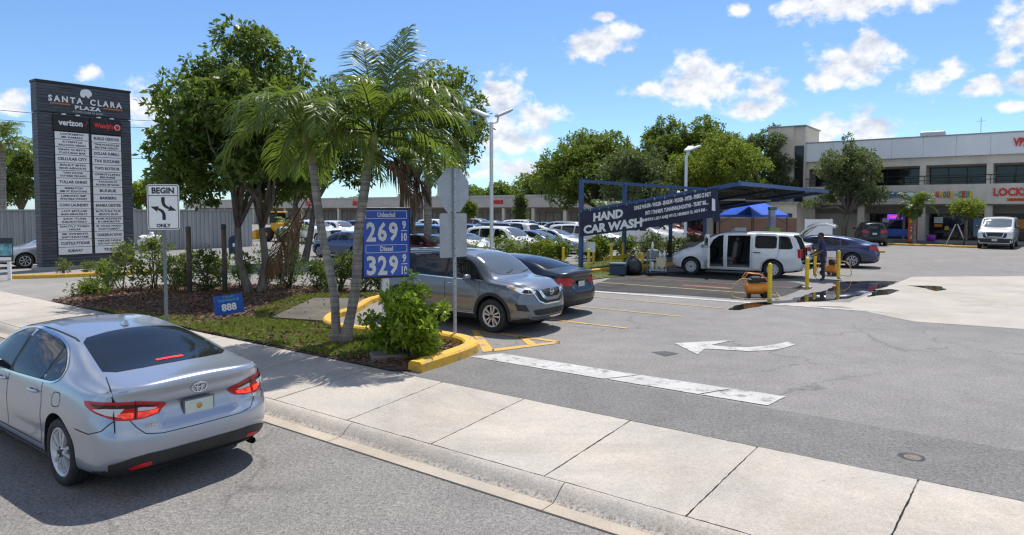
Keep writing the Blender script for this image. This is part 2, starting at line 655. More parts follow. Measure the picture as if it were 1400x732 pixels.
def text_geo(txt, size=1.0, bold=0.0, depth=0.0, align='CENTER', sx=1.0, space=1.0, res=2):
    cu = bpy.data.curves.new('lettering', 'FONT')
    cu.body = txt
    cu.size = size
    cu.offset = bold
    cu.extrude = depth
    cu.align_x = align
    cu.align_y = 'CENTER'
    cu.space_character = space
    cu.resolution_u = res
    o = bpy.data.objects.new('lettering', cu)
    COL.objects.link(o)
    dg = C.evaluated_depsgraph_get()
    dg.update()
    me = bpy.data.meshes.new_from_object(o.evaluated_get(dg))
    vs = [(v.co.x * sx, v.co.y, v.co.z) for v in me.vertices]
    fs = [list(p.vertices) for p in me.polygons]
    bpy.data.objects.remove(o)
    bpy.data.curves.remove(cu)
    bpy.data.meshes.remove(me)
    return vs, fs


def put_text(mb, txt, origin, right, up, size, bold=0.0, depth=0.004, sx=1.0, space=1.0, mi=0, fit=None, fit_h=None, shear=0.0, align='CENTER'):
    """letters lying on the plane (right, up) around origin; fit = exact width"""
    vs, fs = text_geo(txt, size, bold, depth, align, sx, space)
    if not vs:
        return
    xs = [v[0] for v in vs]
    ys = [v[1] for v in vs]
    cx = (min(xs) + max(xs)) / 2 if align == 'CENTER' else 0
    cy = (min(ys) + max(ys)) / 2
    kx = fit / max(1e-6, max(xs) - min(xs)) if fit else 1
    ky = fit_h / max(1e-6, max(ys) - min(ys)) if fit_h else 1
    right, up = Vector(right).normalized(), Vector(up).normalized()
    nn = right.cross(up)
    o = Vector(origin)
    out = [o + right * ((x - cx) * kx + shear * (y - cy) * ky) + up * ((y - cy) * ky) + nn * z for x, y, z in vs]
    mb.add(out, fs, mi)


def edge_list(pts, closed=True):
    n = len(pts)
    return [(i, (i + 1) % n) for i in range(n if closed else n - 1)]


def cdt_fill(poly, res=0.0):
    """fill a 2D outline; with res>0 also with inner points on a grid"""
    pts = [Vector((p[0], p[1])) for p in poly]
    if res > 0:
        dens = []
        for i in range(len(pts)):
            a, b = pts[i], pts[(i + 1) % len(pts)]
            k = max(1, int((b - a).length / res))
            dens += [a.lerp(b, j / k) for j in range(k)]
        pts = dens
    n = len(pts)
    edges = edge_list(pts)
    extra = []
    if res > 0:
        x0, x1 = min(p.x for p in pts), max(p.x for p in pts)
        y0, y1 = min(p.y for p in pts), max(p.y for p in pts)
        y = y0 + res * .5
        while y < y1:
            x = x0 + res * .5
            while x < x1:
                extra.append(Vector((x, y)))
                x += res
            y += res
    v, e, f, *_ = delaunay_2d_cdt(pts + extra, edges, [], 1, 1e-6)
    used_ = sorted({i for q in f for i in q})
    new = {i: k for k, i in enumerate(used_)}
    return [v[i] for i in used_], [[new[i] for i in q] for q in f]


def rounded(poly, it=2, k=0.2):
    for _ in range(it):
        out = []
        n = len(poly)
        for i in range(n):
            a, b = poly[i], poly[(i + 1) % n]
            out.append((a[0] + (b[0] - a[0]) * k, a[1] + (b[1] - a[1]) * k))
            out.append((a[0] + (b[0] - a[0]) * (1 - k), a[1] + (b[1] - a[1]) * (1 - k)))
        poly = out
    return poly


def sheet(name, poly, z, mat, res=0.0, kind='structure', jitter=0.0, parent=None):
    """a flat sheet on the ground"""
    v, f = cdt_fill(poly, res)
    me = bpy.data.meshes.new(name)
    me.from_pydata([(p.x, p.y, z + (random.uniform(-jitter, jitter) if jitter else 0)) for p in v], [], [list(q) for q in f])
    bm = bmesh.new()
    bm.from_mesh(me)
    bmesh.ops.recalc_face_normals(bm, faces=bm.faces)
    if bm.faces and sum(q.normal.z * q.calc_area() for q in bm.faces) < 0:
        bmesh.ops.reverse_faces(bm, faces=bm.faces)
    bm.to_mesh(me)
    bm.free()
    me.materials.append(mat)
    o = link_mesh(name, me, parent)
    if kind:
        o['kind'] = kind
    return o
# ================================================================== vehicles
def pchip(xs, ys, x):
    xs, ys = np.asarray(xs, float), np.asarray(ys, float)
    h = np.diff(xs)
    d = np.diff(ys) / h
    m = np.zeros_like(ys)
    m[0], m[-1] = d[0], d[-1]
    for i in range(1, len(xs) - 1):
        if d[i - 1] * d[i] > 0:
            w1, w2 = 2 * h[i] + h[i - 1], h[i] + 2 * h[i - 1]
            m[i] = (w1 + w2) / (w1 / d[i - 1] + w2 / d[i])
    x = min(max(x, xs[0]), xs[-1])
    i = min(max(int(np.searchsorted(xs, x)) - 1, 0), len(xs) - 2)
    t = (x - xs[i]) / h[i]
    return float((2 * t**3 - 3 * t**2 + 1) * ys[i] + (t**3 - 2 * t**2 + t) * h[i] * m[i] + (-2 * t**3 + 3 * t**2) * ys[i + 1] + (t**3 - t**2) * h[i] * m[i + 1])


def catmull(P, subs):
    out = []
    n = len(P)
    for i in range(n - 1):
        p0 = P[i - 1] if i > 0 else P[i] * 2 - P[i + 1]
        p1, p2 = P[i], P[i + 1]
        p3 = P[i + 2] if i + 2 < n else Vector((-P[n - 2].x, P[n - 2].y))
        k0 = max(1e-4, (p1 - p0).length ** .5)
        k1 = max(1e-4, (p2 - p1).length ** .5)
        k2 = max(1e-4, (p3 - p2).length ** .5)
        m1 = (p1 - p0) / k0 - (p2 - p0) / (k0 + k1) + (p2 - p1) / k1
        m2 = (p2 - p1) / k1 - (p3 - p1) / (k1 + k2) + (p3 - p2) / k2
        m1 *= k1
        m2 *= k1
        for j in range(subs[i]):
            t = j / subs[i]
            out.append(p1 * (2 * t**3 - 3 * t**2 + 1) + m1 * (t**3 - 2 * t**2 + t) + p2 * (-2 * t**3 + 3 * t**2) + m2 * (t**3 - t**2))
    out.append(P[-1].copy())
    return out


def lerp_list(pairs, z):
    if z <= pairs[0][0]:
        return pairs[0][1]
    for (a, va), (b, vb) in zip(pairs, pairs[1:]):
        if z <= b:
            t = (z - a) / (b - a)
            t = t * t * (3 - 2 * t)
            return va + (vb - va) * t
    return pairs[-1][1]


GLASS_WS = glassy('windscreen_glass', (0.10, 0.112, 0.118), 0.03, 0.8, 0.6)


class Car:
    """lofted body shell; every light, pane and trim is laid onto the shell afterwards"""

    def __init__(self, spec, paint_mat, hq=False):
        self.sp = spec
        self.paint = paint_mat
        xs = spec['x']
        x0, x1 = xs[0], xs[-1]
        L = x1 - x0
        subs = [2, 2, 3, 4, 3, 3, 6, 5, 3] if not hq else [3, 3, 5, 7, 6, 7, 12, 10, 5]
        nst = 74 if hq else 44
        M_ = 2 * (subs[6] + subs[7])
        wr, wf = spec.get('wr', 0.75), spec.get('wf', 0.75)
        fil = spec.get('fillet', 0.07)

        def val(k, x):
            return pchip(xs, spec[k], x)

        def section(x, inset=0.0):
            zb, wl, wm, zm = val('zbot', x), val('wlow', x), val('wmax', x), val('zmax', x)
            wb, zbl, wrr, zr, zt = val('wbelt', x), val('zbelt', x), val('wrail', x), val('zrail', x), val('ztop', x)
            P = [Vector((wl - .10, zb)), Vector((wl, zb + .07)), Vector(((wl * .45 + wm * .55) - .004, zb * .45 + zm * .55)), Vector((wm, zm)),
                 Vector((wb, zbl)), Vector(((wb + wrr) / 2 + spec.get('tumble', .022) * min(1, max(0, (zr - zbl) / .3)), (zbl + zr) / 2)),
                 Vector((wrr, zr)), Vector((wrr * .62, zt - (zt - zr) * .30)), Vector((0, zt))]
            pts = catmull(P, subs)
            if inset > 0:
                zc = (zb + zt) / 2
                q = []
                for p in pts:
                    d = Vector((p.x, p.y - zc))
                    l = d.length
                    q.append(Vector((d.x * (1 - inset / max(l, inset * 1.01)), zc + d.y * (1 - inset / max(l, inset * 1.01)))))
                pts = q
            return pts
        # stations: dense at both ends
        st_ = []
        ne = 9 if hq else 5
        e1 = [fil * (1 - cos(pi / 2 * i / (ne - 1))) for i in range(ne)]
        body = [x0 + fil + (L - 2 * fil) * (0.5 - 0.5 * cos(pi * (i / (nst - 1)))) * 0.45 + (L - 2 * fil) * (i / (nst - 1)) * 0.55 for i in range(nst)]
        st_ = [(x0 + e, e) for e in e1[:-1]] + [(b, fil) for b in body] + [(x1 - e, e) for e in e1[:-1][::-1]]
        rear, front = spec['rear'], spec['front']

        def warp(x, y, z):
            ex = (x - x0) / wr
            fx = (x1 - x) / wf
            o = x
            if ex < 1:
                o += rear(abs(y), z) * (1 - ex) ** 2
            if fx < 1:
                o -= front(abs(y), z) * (1 - fx) ** 2
            return o
        V, F = [], []

        def v(x, y, z):
            V.append((warp(x, y, z), y, z))
            return len(V) - 1
        rings = []
        for (x, e) in st_:
            ins = fil - sqrt(max(0, fil * fil - (fil - e) ** 2)) if e < fil else 0.0
            S = section(x, ins)
            R_ = S[:-1]
            ring = []
            # bottom from -p1 to p1, M_ columns
            for j in range(M_ + 1):
                ring.append((-R_[0].x + 2 * R_[0].x * j / M_, R_[0].y))
            ring += [(p.x, p.y) for p in R_[1:]]
            ring.append((0, S[-1].y))
            ring += [(-p.x, p.y) for p in R_[1:][::-1]]
            rings.append([v(x, p[0], p[1]) for p in ring])
        n = len(rings[0])
        for a, b in zip(rings, rings[1:]):
            for i in range(n):
                F.append((a[i], a[(i + 1) % n], b[(i + 1) % n], b[i]))
        k = sum(subs[:6])                    # side points per half above p1, up to the rail
        nr = len(S) - 2
        for ring, x, flip in ((rings[0], st_[0][0], True), (rings[-1], st_[-1][0], False)):
            prev = ring[:M_ + 1]             # -y to +y
            top = [ring[n - k - j] for j in range(M_ // 2)] + [ring[M_ + nr + 1]] + [ring[M_ + k + M_ // 2 - j] for j in range(1, M_ // 2 + 1)]
            zr = V[top[0]][2]
            yw = V[top[-1]][1]
            for r in range(1, k + 1):
                li, ri = ring[n - r], ring[M_ + r]
                yr, z = V[ri][1], V[ri][2]
                if r == k:
                    row = top
                else:
                    f_ = (r / k) ** 1.6
                    row = [li]
                    for j in range(1, M_):
                        yt = V[top[j]][1] / yw
                        yl = -1 + 2 * j / M_
                        yy = (yl + (yt - yl) * f_) * yr
                        row.append(v(x, yy, z + f_ * (V[top[j]][2] - zr)))
                    row.append(ri)
                for j in range(M_):
                    q = (prev[j], prev[j + 1], row[j + 1], row[j])
                    F.append(q[::-1] if flip else q)
                prev = row
        me = bpy.data.meshes.new('body')
        me.from_pydata(V, [], F)
        bm = bmesh.new()
        bm.from_mesh(me)
        bmesh.ops.remove_doubles(bm, verts=bm.verts, dist=1e-5)
        bmesh.ops.recalc_face_normals(bm, faces=bm.faces)
        bm.to_mesh(me)
        bm.free()
        if hq:
            so = bpy.data.objects.new('shell', me)
            COL.objects.link(so)
            sd = so.modifiers.new('smooth', 'SUBSURF')
            sd.levels = sd.render_levels = 1
            dg = C.evaluated_depsgraph_get()
            dg.update()
            me = bpy.data.meshes.new_from_object(so.evaluated_get(dg))
            bpy.data.objects.remove(so)
        bm = bmesh.new()
        bm.from_mesh(me)
        self.bvh = BVHTree.FromBMesh(bm)     # uncut shell, for laying panels
        bm.free()
        # wheel arches
        R, ww = spec['arch'], spec['wide']
        ob = bpy.data.objects.new('shell', me)
        COL.objects.link(ob)
        cut = MB()
        for ax in spec['axles']:
            for sg in (-1, 1):
                c = MB()
                prof = [(R * cos(a), R * sin(a)) for a in [2 * pi * i / 40 for i in range(40)]]
                ya, yb = sorted((sg * (ww - .30), sg * (ww + .3)))
                cz = spec['rad'] + .01
                vs = [(ax + p[0], ya, cz + p[1]) for p in prof] + [(ax + p[0], yb, cz + p[1]) for p in prof]
                m_ = len(prof)
                fs = [(i, i + m_, (i + 1) % m_ + m_, (i + 1) % m_) for i in range(m_)] + [tuple(range(m_)), tuple(range(2 * m_ - 1, m_ - 1, -1))]
                cut.add(vs, fs)
        cme = cut.mesh('cutter', [DARK])
        b2 = bmesh.new()
        b2.from_mesh(cme)
        bmesh.ops.recalc_face_normals(b2, faces=b2.faces)
        b2.to_mesh(cme)
        b2.free()
        co = bpy.data.objects.new('cutter', cme)
        COL.objects.link(co)
        md = ob.modifiers.new('cut', 'BOOLEAN')
        md.operation = 'DIFFERENCE'
        md.solver = 'EXACT'
        md.object = co
        dg = C.evaluated_depsgraph_get()
        dg.update()
        out = bpy.data.meshes.new_from_object(ob.evaluated_get(dg))
        bpy.data.objects.remove(ob)
        bpy.data.objects.remove(co)
        out.name = 'body'
        out.materials.clear()
        out.materials.append(paint_mat)
        out.materials.append(DARK)
        zlow = min(spec['zbot']) + .02
        for p in out.polygons:
            c = p.center
            dk = p.normal.z < -0.55 and c.z < spec.get('dark_under', .34)
            for ax in spec['axles']:
                if sqrt((c.x - ax) ** 2 + (c.z - spec['rad'] - .01) ** 2) < R * 1.003 and abs(c.y) > ww - .31:
                    dk = True
            p.material_index = 1 if dk else 0
            p.use_smooth = True
        out.set_sharp_from_angle(angle=radians(70))
        self.mesh = out

    def cut_holes(self, test):
        """remove shell faces (open doors): test(center, normal) -> bool"""
        bm = bmesh.new()
        bm.from_mesh(self.mesh)
        dead = [f for f in bm.faces if test(f.calc_center_median(), f.normal)]
        bmesh.ops.delete(bm, geom=dead, context='FACES')
        bm.to_mesh(self.mesh)
        bm.free()

    def hit(self, o, d):
        loc, nrm, i, _ = self.bvh.ray_cast(Vector(o), Vector(d))
        return loc, nrm

    def ray(self, mode, a, b):
        if mode == 'L':
            return Vector((a, 3, b)), Vector((0, -1, 0))
        if mode == 'R':
            return Vector((a, -3, b)), Vector((0, 1, 0))
        if mode == 'T':
            return Vector((a, b, 4)), Vector((0, 0, -1))
        if mode == 'B':
            return Vector((-5, a, b)), Vector((1, 0, 0))
        if mode == 'F':
            return Vector((5, a, b)), Vector((-1, 0, 0))
        kind, ox, oy = mode               # ('cyl', ox, oy): a = bearing in degrees from +x towards +y, b = height
        d = Vector((cos(radians(a)), sin(radians(a)), 0))
        return Vector((ox, oy, b)) + d * 4, -d

    def onto(self, mode, a, b, eps):
        o, d = self.ray(mode, a, b)
        loc, nrm = self.hit(o, d)
        if loc is None:
            return None, None
        if nrm.dot(d) > 0:
            nrm = -nrm
        return loc + nrm * eps, nrm

    def panel(self, name, poly, mode, mat, parent, eps=0.004, res=0.06, scale=(1, 1), mb=None):
        sx = scale[0]
        v2, f2 = cdt_fill([(p[0] * sx, p[1]) for p in poly], res)
        vs, ok = [], []
        for p in v2:
            l, nrm = self.onto(mode, p.x / sx, p.y, eps)
            ok.append(l is not None)
            vs.append(l if l is not None else Vector((0, 0, 0)))
        fs = [list(f) for f in f2 if all(ok[i] for i in f)]
        d = self.ray(mode, v2[0].x / sx, v2[0].y)[1]
        good = []
        for f in fs:
            nr = (vs[f[1]] - vs[f[0]]).cross(vs[f[2]] - vs[f[0]])
            dd = self.ray(mode, v2[f[0]].x / sx, v2[f[0]].y)[1]
            good.append(f if nr.dot(dd) < 0 else f[::-1])
        t = mb or MB()
        t.add(vs, good, 0, True)
        if mb is None:
            return t.build(name, mat, parent)

    def strip(self, name, pts, mode, width, mat, parent, eps=0.003, closed=False, step=0.04, mb=None, scale=1.0):
        P = [Vector((p[0] * scale, p[1])) for p in pts]
        dens = []
        rng = range(len(P) if closed else len(P) - 1)
        for i in rng:
            a, b = P[i], P[(i + 1) % len(P)]
            k = max(1, int((b - a).length / step))
            dens += [a.lerp(b, j / k) for j in range(k)]
        if not closed:
            dens.append(P[-1])
        n = len(dens)
        vs = []
        for i, p in enumerate(dens):
            q0 = dens[(i - 1) % n] if closed or i > 0 else p
            q1 = dens[(i + 1) % n] if closed or i < n - 1 else p
            t = (q1 - q0)
            t = t.normalized() if t.length > 1e-9 else Vector((1, 0))
            nn = Vector((-t.y, t.x)) * width / 2
            for s in (-1, 1):
                l, _ = self.onto(mode, (p.x + nn.x * s) / scale, p.y + nn.y * s, eps)
                vs.append(l if l is not None else (vs[-2] if len(vs) > 1 else Vector((0, 0, -9))))
        fs = [(2 * i, 2 * i + 1, 2 * ((i + 1) % n) + 1, 2 * ((i + 1) % n)) for i in range(n if closed else n - 1)]
        fs = [f for f in fs if all(vs[i].z > -5 for i in f)]
        t = mb or MB()
        t.add(vs, fs, 0, True)
        if mb is None:
            return t.build(name, mat, parent)


def mir(poly):
    return [(-p[0], p[1]) for p in poly][::-1]


WHEELS = {}


def wheel(parent, loc, R, w, rr, style, left=True, rim_mat=None):
    """wheel > tyre, rim; axle along y, outer face towards the outside"""
    key = (R, w, rr, style, rim_mat.name if rim_mat else '')
    if key not in WHEELS:
        t = MB()
        t.lathe([(rr - .005, w * .40), (rr + .012, w * .47), (R - .055, w * .5), (R - .018, w * .46), (R - .004, w * .36), (R, w * .2), (R, -w * .2), (R - .004, -w * .36), (R - .018, -w * .46),
                 (R - .055, -w * .5), (rr, -w * .45)], 40, 0, 'Y')
        for k in (-.22, 0, .22):           # tread channels as slightly lower rings
            t.lathe([(R + .0015, w * (k - .03)), (R + .0015, w * (k + .03))], 40, 1, 'Y')
        tyre = t.mesh('tyre', [RUBBER, BLACK])
        d = MB()
        d.lathe([(0.0, w * .10), (rr * .55, w * .10), (rr * .98, w * .02), (rr * .98, -w * .4)], 32, 0, 'Y')
        drum = d.mesh('wheel', [BLACK])
        r = MB()
        y0 = w * .44
        r.lathe([(rr - .030, y0 - .05), (rr - .020, y0 - .004), (rr - .006, y0), (rr + .004, y0 - .006), (rr + .004, y0 - .03)], 40, 0, 'Y')
        n = {'ten': 10, 'five': 5, 'cap': 9, 'seven': 7, 'six': 6}[style]
        hub = rr * .24
        r.lathe([(0, y0 - .004), (hub * .7, y0 - .006), (hub, y0 - .016), (hub * 1.02, y0 - .06)], 24, 0, 'Y')
        for i in range(n):
            a = 2 * pi * i / n + .1
            twist = 0.10 if style in ('ten', 'seven') else 0.0
            if style == 'cap':
                wi, wo = .045, .085
            elif style in ('five', 'six'):
                wi, wo = .060, .075
            else:
                wi, wo = .022, .036
            if style == 'ten' and i % 2:
                twist = -0.06
            a2 = a + twist
            p = []
            for (rad, ang, hw, yy) in ((hub * .85, a, wi, y0 - .012), (rr - .014, a2, wo, y0 - .012)):
                c0 = Vector((cos(ang), 0, sin(ang)))
                tt = Vector((-sin(ang), 0, cos(ang)))
                for s in (-1, 1):
                    for dy in (0, -.035):
                        q = c0 * rad + tt * hw / 2 * s * (1.0 if dy == 0 else 1.25)
                        p.append((q.x, yy + dy, q.z))
            r.add(p, [(0, 2, 6, 4), (0, 4, 5, 1), (2, 3, 7, 6), (1, 5, 7, 3)])
        r.lathe([(0, y0 + .003), (hub * .55, y0 + .001), (hub * .6, y0 - .006)], 16, 1, 'Y')
        for i in range(5):
            a = 2 * pi * i / 5
            r.lathe([(0, y0 - .002), (.011, y0 - .002), (.011, y0 - .02)], 6, 1, 'Y', (cos(a) * hub * .8, 0, sin(a) * hub * .8))
        rim = r.mesh('rim', [rim_mat or ALLOY, DARK])
        WHEELS[key] = (tyre, drum, rim)
    tyre, drum, rim = WHEELS[key]
    o = link_mesh('wheel', drum, parent, loc)
    if not left:
        o.rotation_euler = (0, 0, pi)
    link_mesh('tyre', tyre, o)
    link_mesh('rim', rim, o)
    return o


def wheels(root, sp, style, w=.22, rr=.215, rim_mat=None):
    for ax in sp['axles']:
        for left in (True, False):
            y = (sp['wide'] - w / 2 - .012) * (1 if left else -1)
            wheel(root, (ax, y, sp['rad']), sp['rad'], w, rr, style, left, rim_mat)


def mirror(car, x, z, parent, cap, y=None):
    for s, mode in ((1, 'L'), (-1, 'R')):
        loc, _ = car.onto(mode, x, z, 0)
        mb = MB()
        yb = loc.y
        mb.bar((x + .02, yb - .03 * s, z), (x, yb + .09 * s, z + .03), .06, .035, 1)
        vs, fs = [], []
        n1, n2 = 8, 12
        for i in range(n1 + 1):
            th = pi * i / n1
            for k in range(n2):
                ph = 2 * pi * k / n2
                px = cos(ph) * sin(th)
                pz = sin(ph) * sin(th)
                py = cos(th)
                px = px * .075 if px > 0 else px * .035
                vs.append((x + px, yb + s * (.19 + py * .115), z + .06 + pz * .075))
        for i in range(n1):
            for k in range(n2):
                q = (i * n2 + k, i * n2 + (k + 1) % n2, (i + 1) * n2 + (k + 1) % n2, (i + 1) * n2 + k)
                fs.append(q if s < 0 else q[::-1])
        mb.add(vs, fs, 0, True)
        mb.box((x - .037, yb + .19 * s, z + .06), (.004, .17, .10), mi=2)
        mb.build('wing_mirror', [cap, DARK, GLASS_CAR], parent)


def handle(car, x, z, parent, mat, sides='LR', ln=.19):
    for mode in sides:
        s = 1 if mode == 'L' else -1
        loc, nrm = car.onto(mode, x, z, 0)
        if loc is None:
            continue
        mb = MB()
        mb.tube([(x - ln / 2, loc.y + .004 * s, z - .004), (x - ln / 2 + .03, loc.y + .032 * s, z), (x, loc.y + .040 * s, z + .002), (x + ln / 2 - .03, loc.y + .034 * s, z), (x + ln / 2, loc.y + .004 * s, z - .004)],
                [.012, .015, .015, .015, .012], 8)
        mb.build('door_handle', mat, parent)


def plate(car, mode, y, z, parent, w=.305, h=.155, tint=(0.55, 0.60, 0.52), orange=True):
    loc, nrm = car.onto(mode, y, z, 0.02)
    mb = MB()
    sg = -1 if mode == 'B' else 1
    xx = loc.x
    mb.box((xx, y, z), (.012, w, h), mi=0, bev=.004)
    mb.box((xx + sg * .008, y, z), (.004, w * .90, h * .80), mi=1)
    if orange:
        mb.lathe([(0, 0), (.030, 0), (.030, .003)], 12, 2, 'X', (xx + sg * .011, y, z))
    return mb.build('licence_plate', [M('plate_frame', (.12, .12, .12), .4), M('plate_face', tint, .5, var=.10, scale=12), M('plate_emblem', (.62, .28, .05), .5, var=.2)], parent)


RED_LENS = glassy('red_lamp_lens', (0.48, 0.008, 0.014), 0.08)
CLEAR_LENS = glassy('clear_lamp_lens', (0.58, 0.60, 0.62), 0.08)
AMBER_LENS = glassy('amber_lamp_lens', (0.62, 0.20, 0.01), 0.10)
SMOKE_LENS = glassy('dark_lamp_lens', (0.05, 0.006, 0.008), 0.06)
_m, _nt, _b = new_mat('lit_brake_lamp')
_b.inputs['Base Color'].default_value = (0.7, 0.02, 0.01, 1)
_b.inputs['Emission Color'].default_value = (1.0, 0.08, 0.02, 1)
_nt.links.new(ramp(_nt, noise_fac(_nt, 16, 3, 0.6), [(0.35, 0.15), (0.72, 0.70)]), _b.inputs['Emission Strength'])
_b.inputs['Roughness'].default_value = 0.12
LIT_LENS = _m


# ------------------------------------------------------------------ body shapes
def ss(a, b, x):
    t = min(1, max(0, (x - a) / (b - a)))
    return t * t * (3 - 2 * t)


def sedan_spec(fast=0.0, k=1.0):
    x = [-2.44, -2.22, -1.78, -1.36, -0.90, -0.1, 0.50, 1.02, 1.40, 2.05, 2.44]

    def rear(y, z):
        prof = lerp_list([(.20, .17), (.34, .045), (.48, .0), (.60, .005), (.70, .045), (.84, .085), (.96, .085), (1.04, .055), (1.09, .04), (1.12, .06)], z)
        plan = .30 * (max(0, y - .25) / .66) ** 2.7
        rec = .045 * (1 - ss(.36, .43, y)) * ss(.66, .72, z) * (1 - ss(.85, .90, z))
        return prof + plan + rec

    def front(y, z):
        prof = lerp_list([(.20, .10), (.35, .0), (.55, .0), (.72, .06), (.86, .20)], z)
        return prof + .42 * (max(0, y - .10) / .8) ** 2.4
    return dict(
        x=x, rear=rear, front=front, wr=.85, wf=.95, fillet=.085, tumble=.020,
        zbot=[.235, .22, .20, .18, .17, .17, .17, .17, .18, .19, .21],
        wlow=[.81, .86, .885, .895, .885, .885, .885, .885, .895, .86, .78],
        wmax=[.845, .895, .918, .920, .912, .910, .912, .915, .92, .885, .80],
        zmax=[.70, .72, .73, .72, .68, .66, .66, .67, .70, .66, .56],
        wbelt=[.76, .815, .845, .858, .865, .872, .872, .868, .86, .79, .68],
        zbelt=[.975, 1.00, 1.005, .995, .965, .935, .925, .915, .90, .80, .66],
        wrail=[.66, .70, .68, .640, .575, .585, .585, .625, .67, .62, .50],
        zrail=[1.052, 1.072, 1.125, 1.235 + fast * .02, 1.335, 1.385, 1.335, 1.135, .985, .865, .69],
        ztop=[1.105, 1.116, 1.172 + fast * .06, 1.285 + fast * .05, 1.405, 1.445, 1.395, 1.18, 1.005, .90, .72],
        axles=(1.465, -1.36), rad=.335, arch=.385, wide=.92)


def suv_spec():
    def rear(y, z):
        prof = lerp_list([(.25, .16), (.45, .02), (.62, .0), (.80, .05), (1.0, .09), (1.12, .12), (1.55, .34), (1.66, .36)], z)
        return prof + .26 * (max(0, y - .2) / .7) ** 2.6

    def front(y, z):
        prof = lerp_list([(.25, .13), (.40, .015), (.60, .0), (.85, .03), (1.0, .14)], z)
        return prof + .34 * (max(0, y - .12) / .8) ** 2.4
    return dict(
        x=[-2.345, -2.10, -1.85, -1.31, -.6, .15, .72, 1.14, 1.38, 1.98, 2.345], rear=rear, front=front, wr=.95, wf=.9, fillet=.06, tumble=.02,
        zbot=[.34, .30, .26, .25, .24, .24, .24, .24, .25, .24, .26],
        wlow=[.79, .84, .865, .89, .875, .875, .875, .875, .89, .86, .80],
        wmax=[.85, .90, .912, .92, .905, .905, .905, .91, .92, .895, .83],
        zmax=[.80, .82, .84, .84, .80, .78, .78, .80, .84, .80, .72],
        wbelt=[.80, .845, .858, .868, .875, .878, .876, .87, .86, .82, .74],
        zbelt=[1.10, 1.12, 1.12, 1.115, 1.10, 1.085, 1.075, 1.065, 1.045, .985, .86],
        wrail=[.60, .625, .63, .64, .645, .645, .63, .66, .70, .66, .58],
        zrail=[1.50, 1.555, 1.585, 1.625, 1.645, 1.635, 1.565, 1.34, 1.135, 1.07, .93],
        ztop=[1.60, 1.63, 1.655, 1.69, 1.715, 1.705, 1.635, 1.39, 1.165, 1.10, .97],
        axles=(1.395, -1.31), rad=.362, arch=.425, wide=.92, dark_under=.42)


def minivan_spec():
    def rear(y, z):
        prof = lerp_list([(.25, .12), (.45, .02), (.62, .0), (.75, .05), (1.0, .07), (1.66, .22), (1.75, .26)], z)
        return prof + .22 * (max(0, y - .3) / .68) ** 3

    def front(y, z):
        prof = lerp_list([(.22, .10), (.40, .0), (.65, .0), (.85, .10), (1.0, .22)], z)
        return prof + .45 * (max(0, y - .1) / .85) ** 2.4
    return dict(
        x=[-2.57, -2.35, -2.0, -1.46, -.6, .2, .62, 1.15, 1.62, 2.15, 2.57], rear=rear, front=front, wr=.9, wf=1.0, fillet=.06, tumble=.02,
        zbot=[.30, .26, .23, .22, .21, .21, .21, .21, .22, .22, .24],
        wlow=[.85, .90, .925, .945, .93, .93, .93, .93, .945, .90, .80],
        wmax=[.90, .95, .965, .975, .965, .965, .965, .965, .975, .93, .82],
        zmax=[.80, .80, .80, .80, .78, .77, .77, .77, .78, .74, .64],
        wbelt=[.86, .90, .92, .93, .935, .935, .93, .92, .90, .84, .72],
        zbelt=[1.08, 1.08, 1.08, 1.08, 1.07, 1.06, 1.05, 1.04, 1.0, .92, .78],
        wrail=[.74, .76, .77, .78, .785, .78, .76, .76, .78, .70, .56],
        zrail=[1.60, 1.63, 1.65, 1.665, 1.68, 1.665, 1.60, 1.36, 1.09, .98, .80],
        ztop=[1.69, 1.715, 1.735, 1.745, 1.755, 1.745, 1.68, 1.42, 1.12, 1.01, .84],
        axles=(1.62, -1.46), rad=.345, arch=.40, wide=.975)


def van_spec():
    def rear(y, z):
        return lerp_list([(.3, .08), (.55, .0), (2.0, .08), (2.15, .14)], z) + .10 * (max(0, y - .5) / .5) ** 4

    def front(y, z):
        prof = lerp_list([(.32, .06), (.5, .0), (.8, .0), (1.15, .06), (1.35, .16)], z)
        return prof + .25 * (max(0, y - .3) / .7) ** 2.6
    return dict(
        x=[-3.05, -2.8, -2.2, -1.7, -.5, .45, .85, 1.45, 2.0, 2.6, 3.05], rear=rear, front=front, wr=.7, wf=.8, fillet=.06, tumble=.02,
        zbot=[.45, .40, .36, .34, .34, .34, .34, .34, .34, .34, .34],
        wlow=[.93, .95, .96, .965, .96, .96, .96, .96, .965, .94, .88],
        wmax=[.985, 1.0, 1.01, 1.015, 1.01, 1.01, 1.01, 1.01, 1.015, .99, .93],
        zmax=[1.0, 1.0, 1.0, 1.0, 1.0, 1.0, 1.0, .98, .95, .90, .84],
        wbelt=[.96, .98, .985, .985, .985, .985, .985, .98, .97, .94, .87],
        zbelt=[1.30, 1.30, 1.30, 1.30, 1.30, 1.28, 1.28, 1.27, 1.25, 1.20, 1.05],
        wrail=[.86, .87, .875, .88, .88, .875, .87, .86, .86, .84, .76],
        zrail=[2.0, 2.02, 2.03, 2.035, 2.03, 2.02, 1.95, 1.62, 1.33, 1.27, 1.10],
        ztop=[2.09, 2.11, 2.12, 2.13, 2.13, 2.11, 2.04, 1.68, 1.36, 1.30, 1.14],
        axles=(2.05, -1.65), rad=.385, arch=.445, wide=1.015, dark_under=.5)


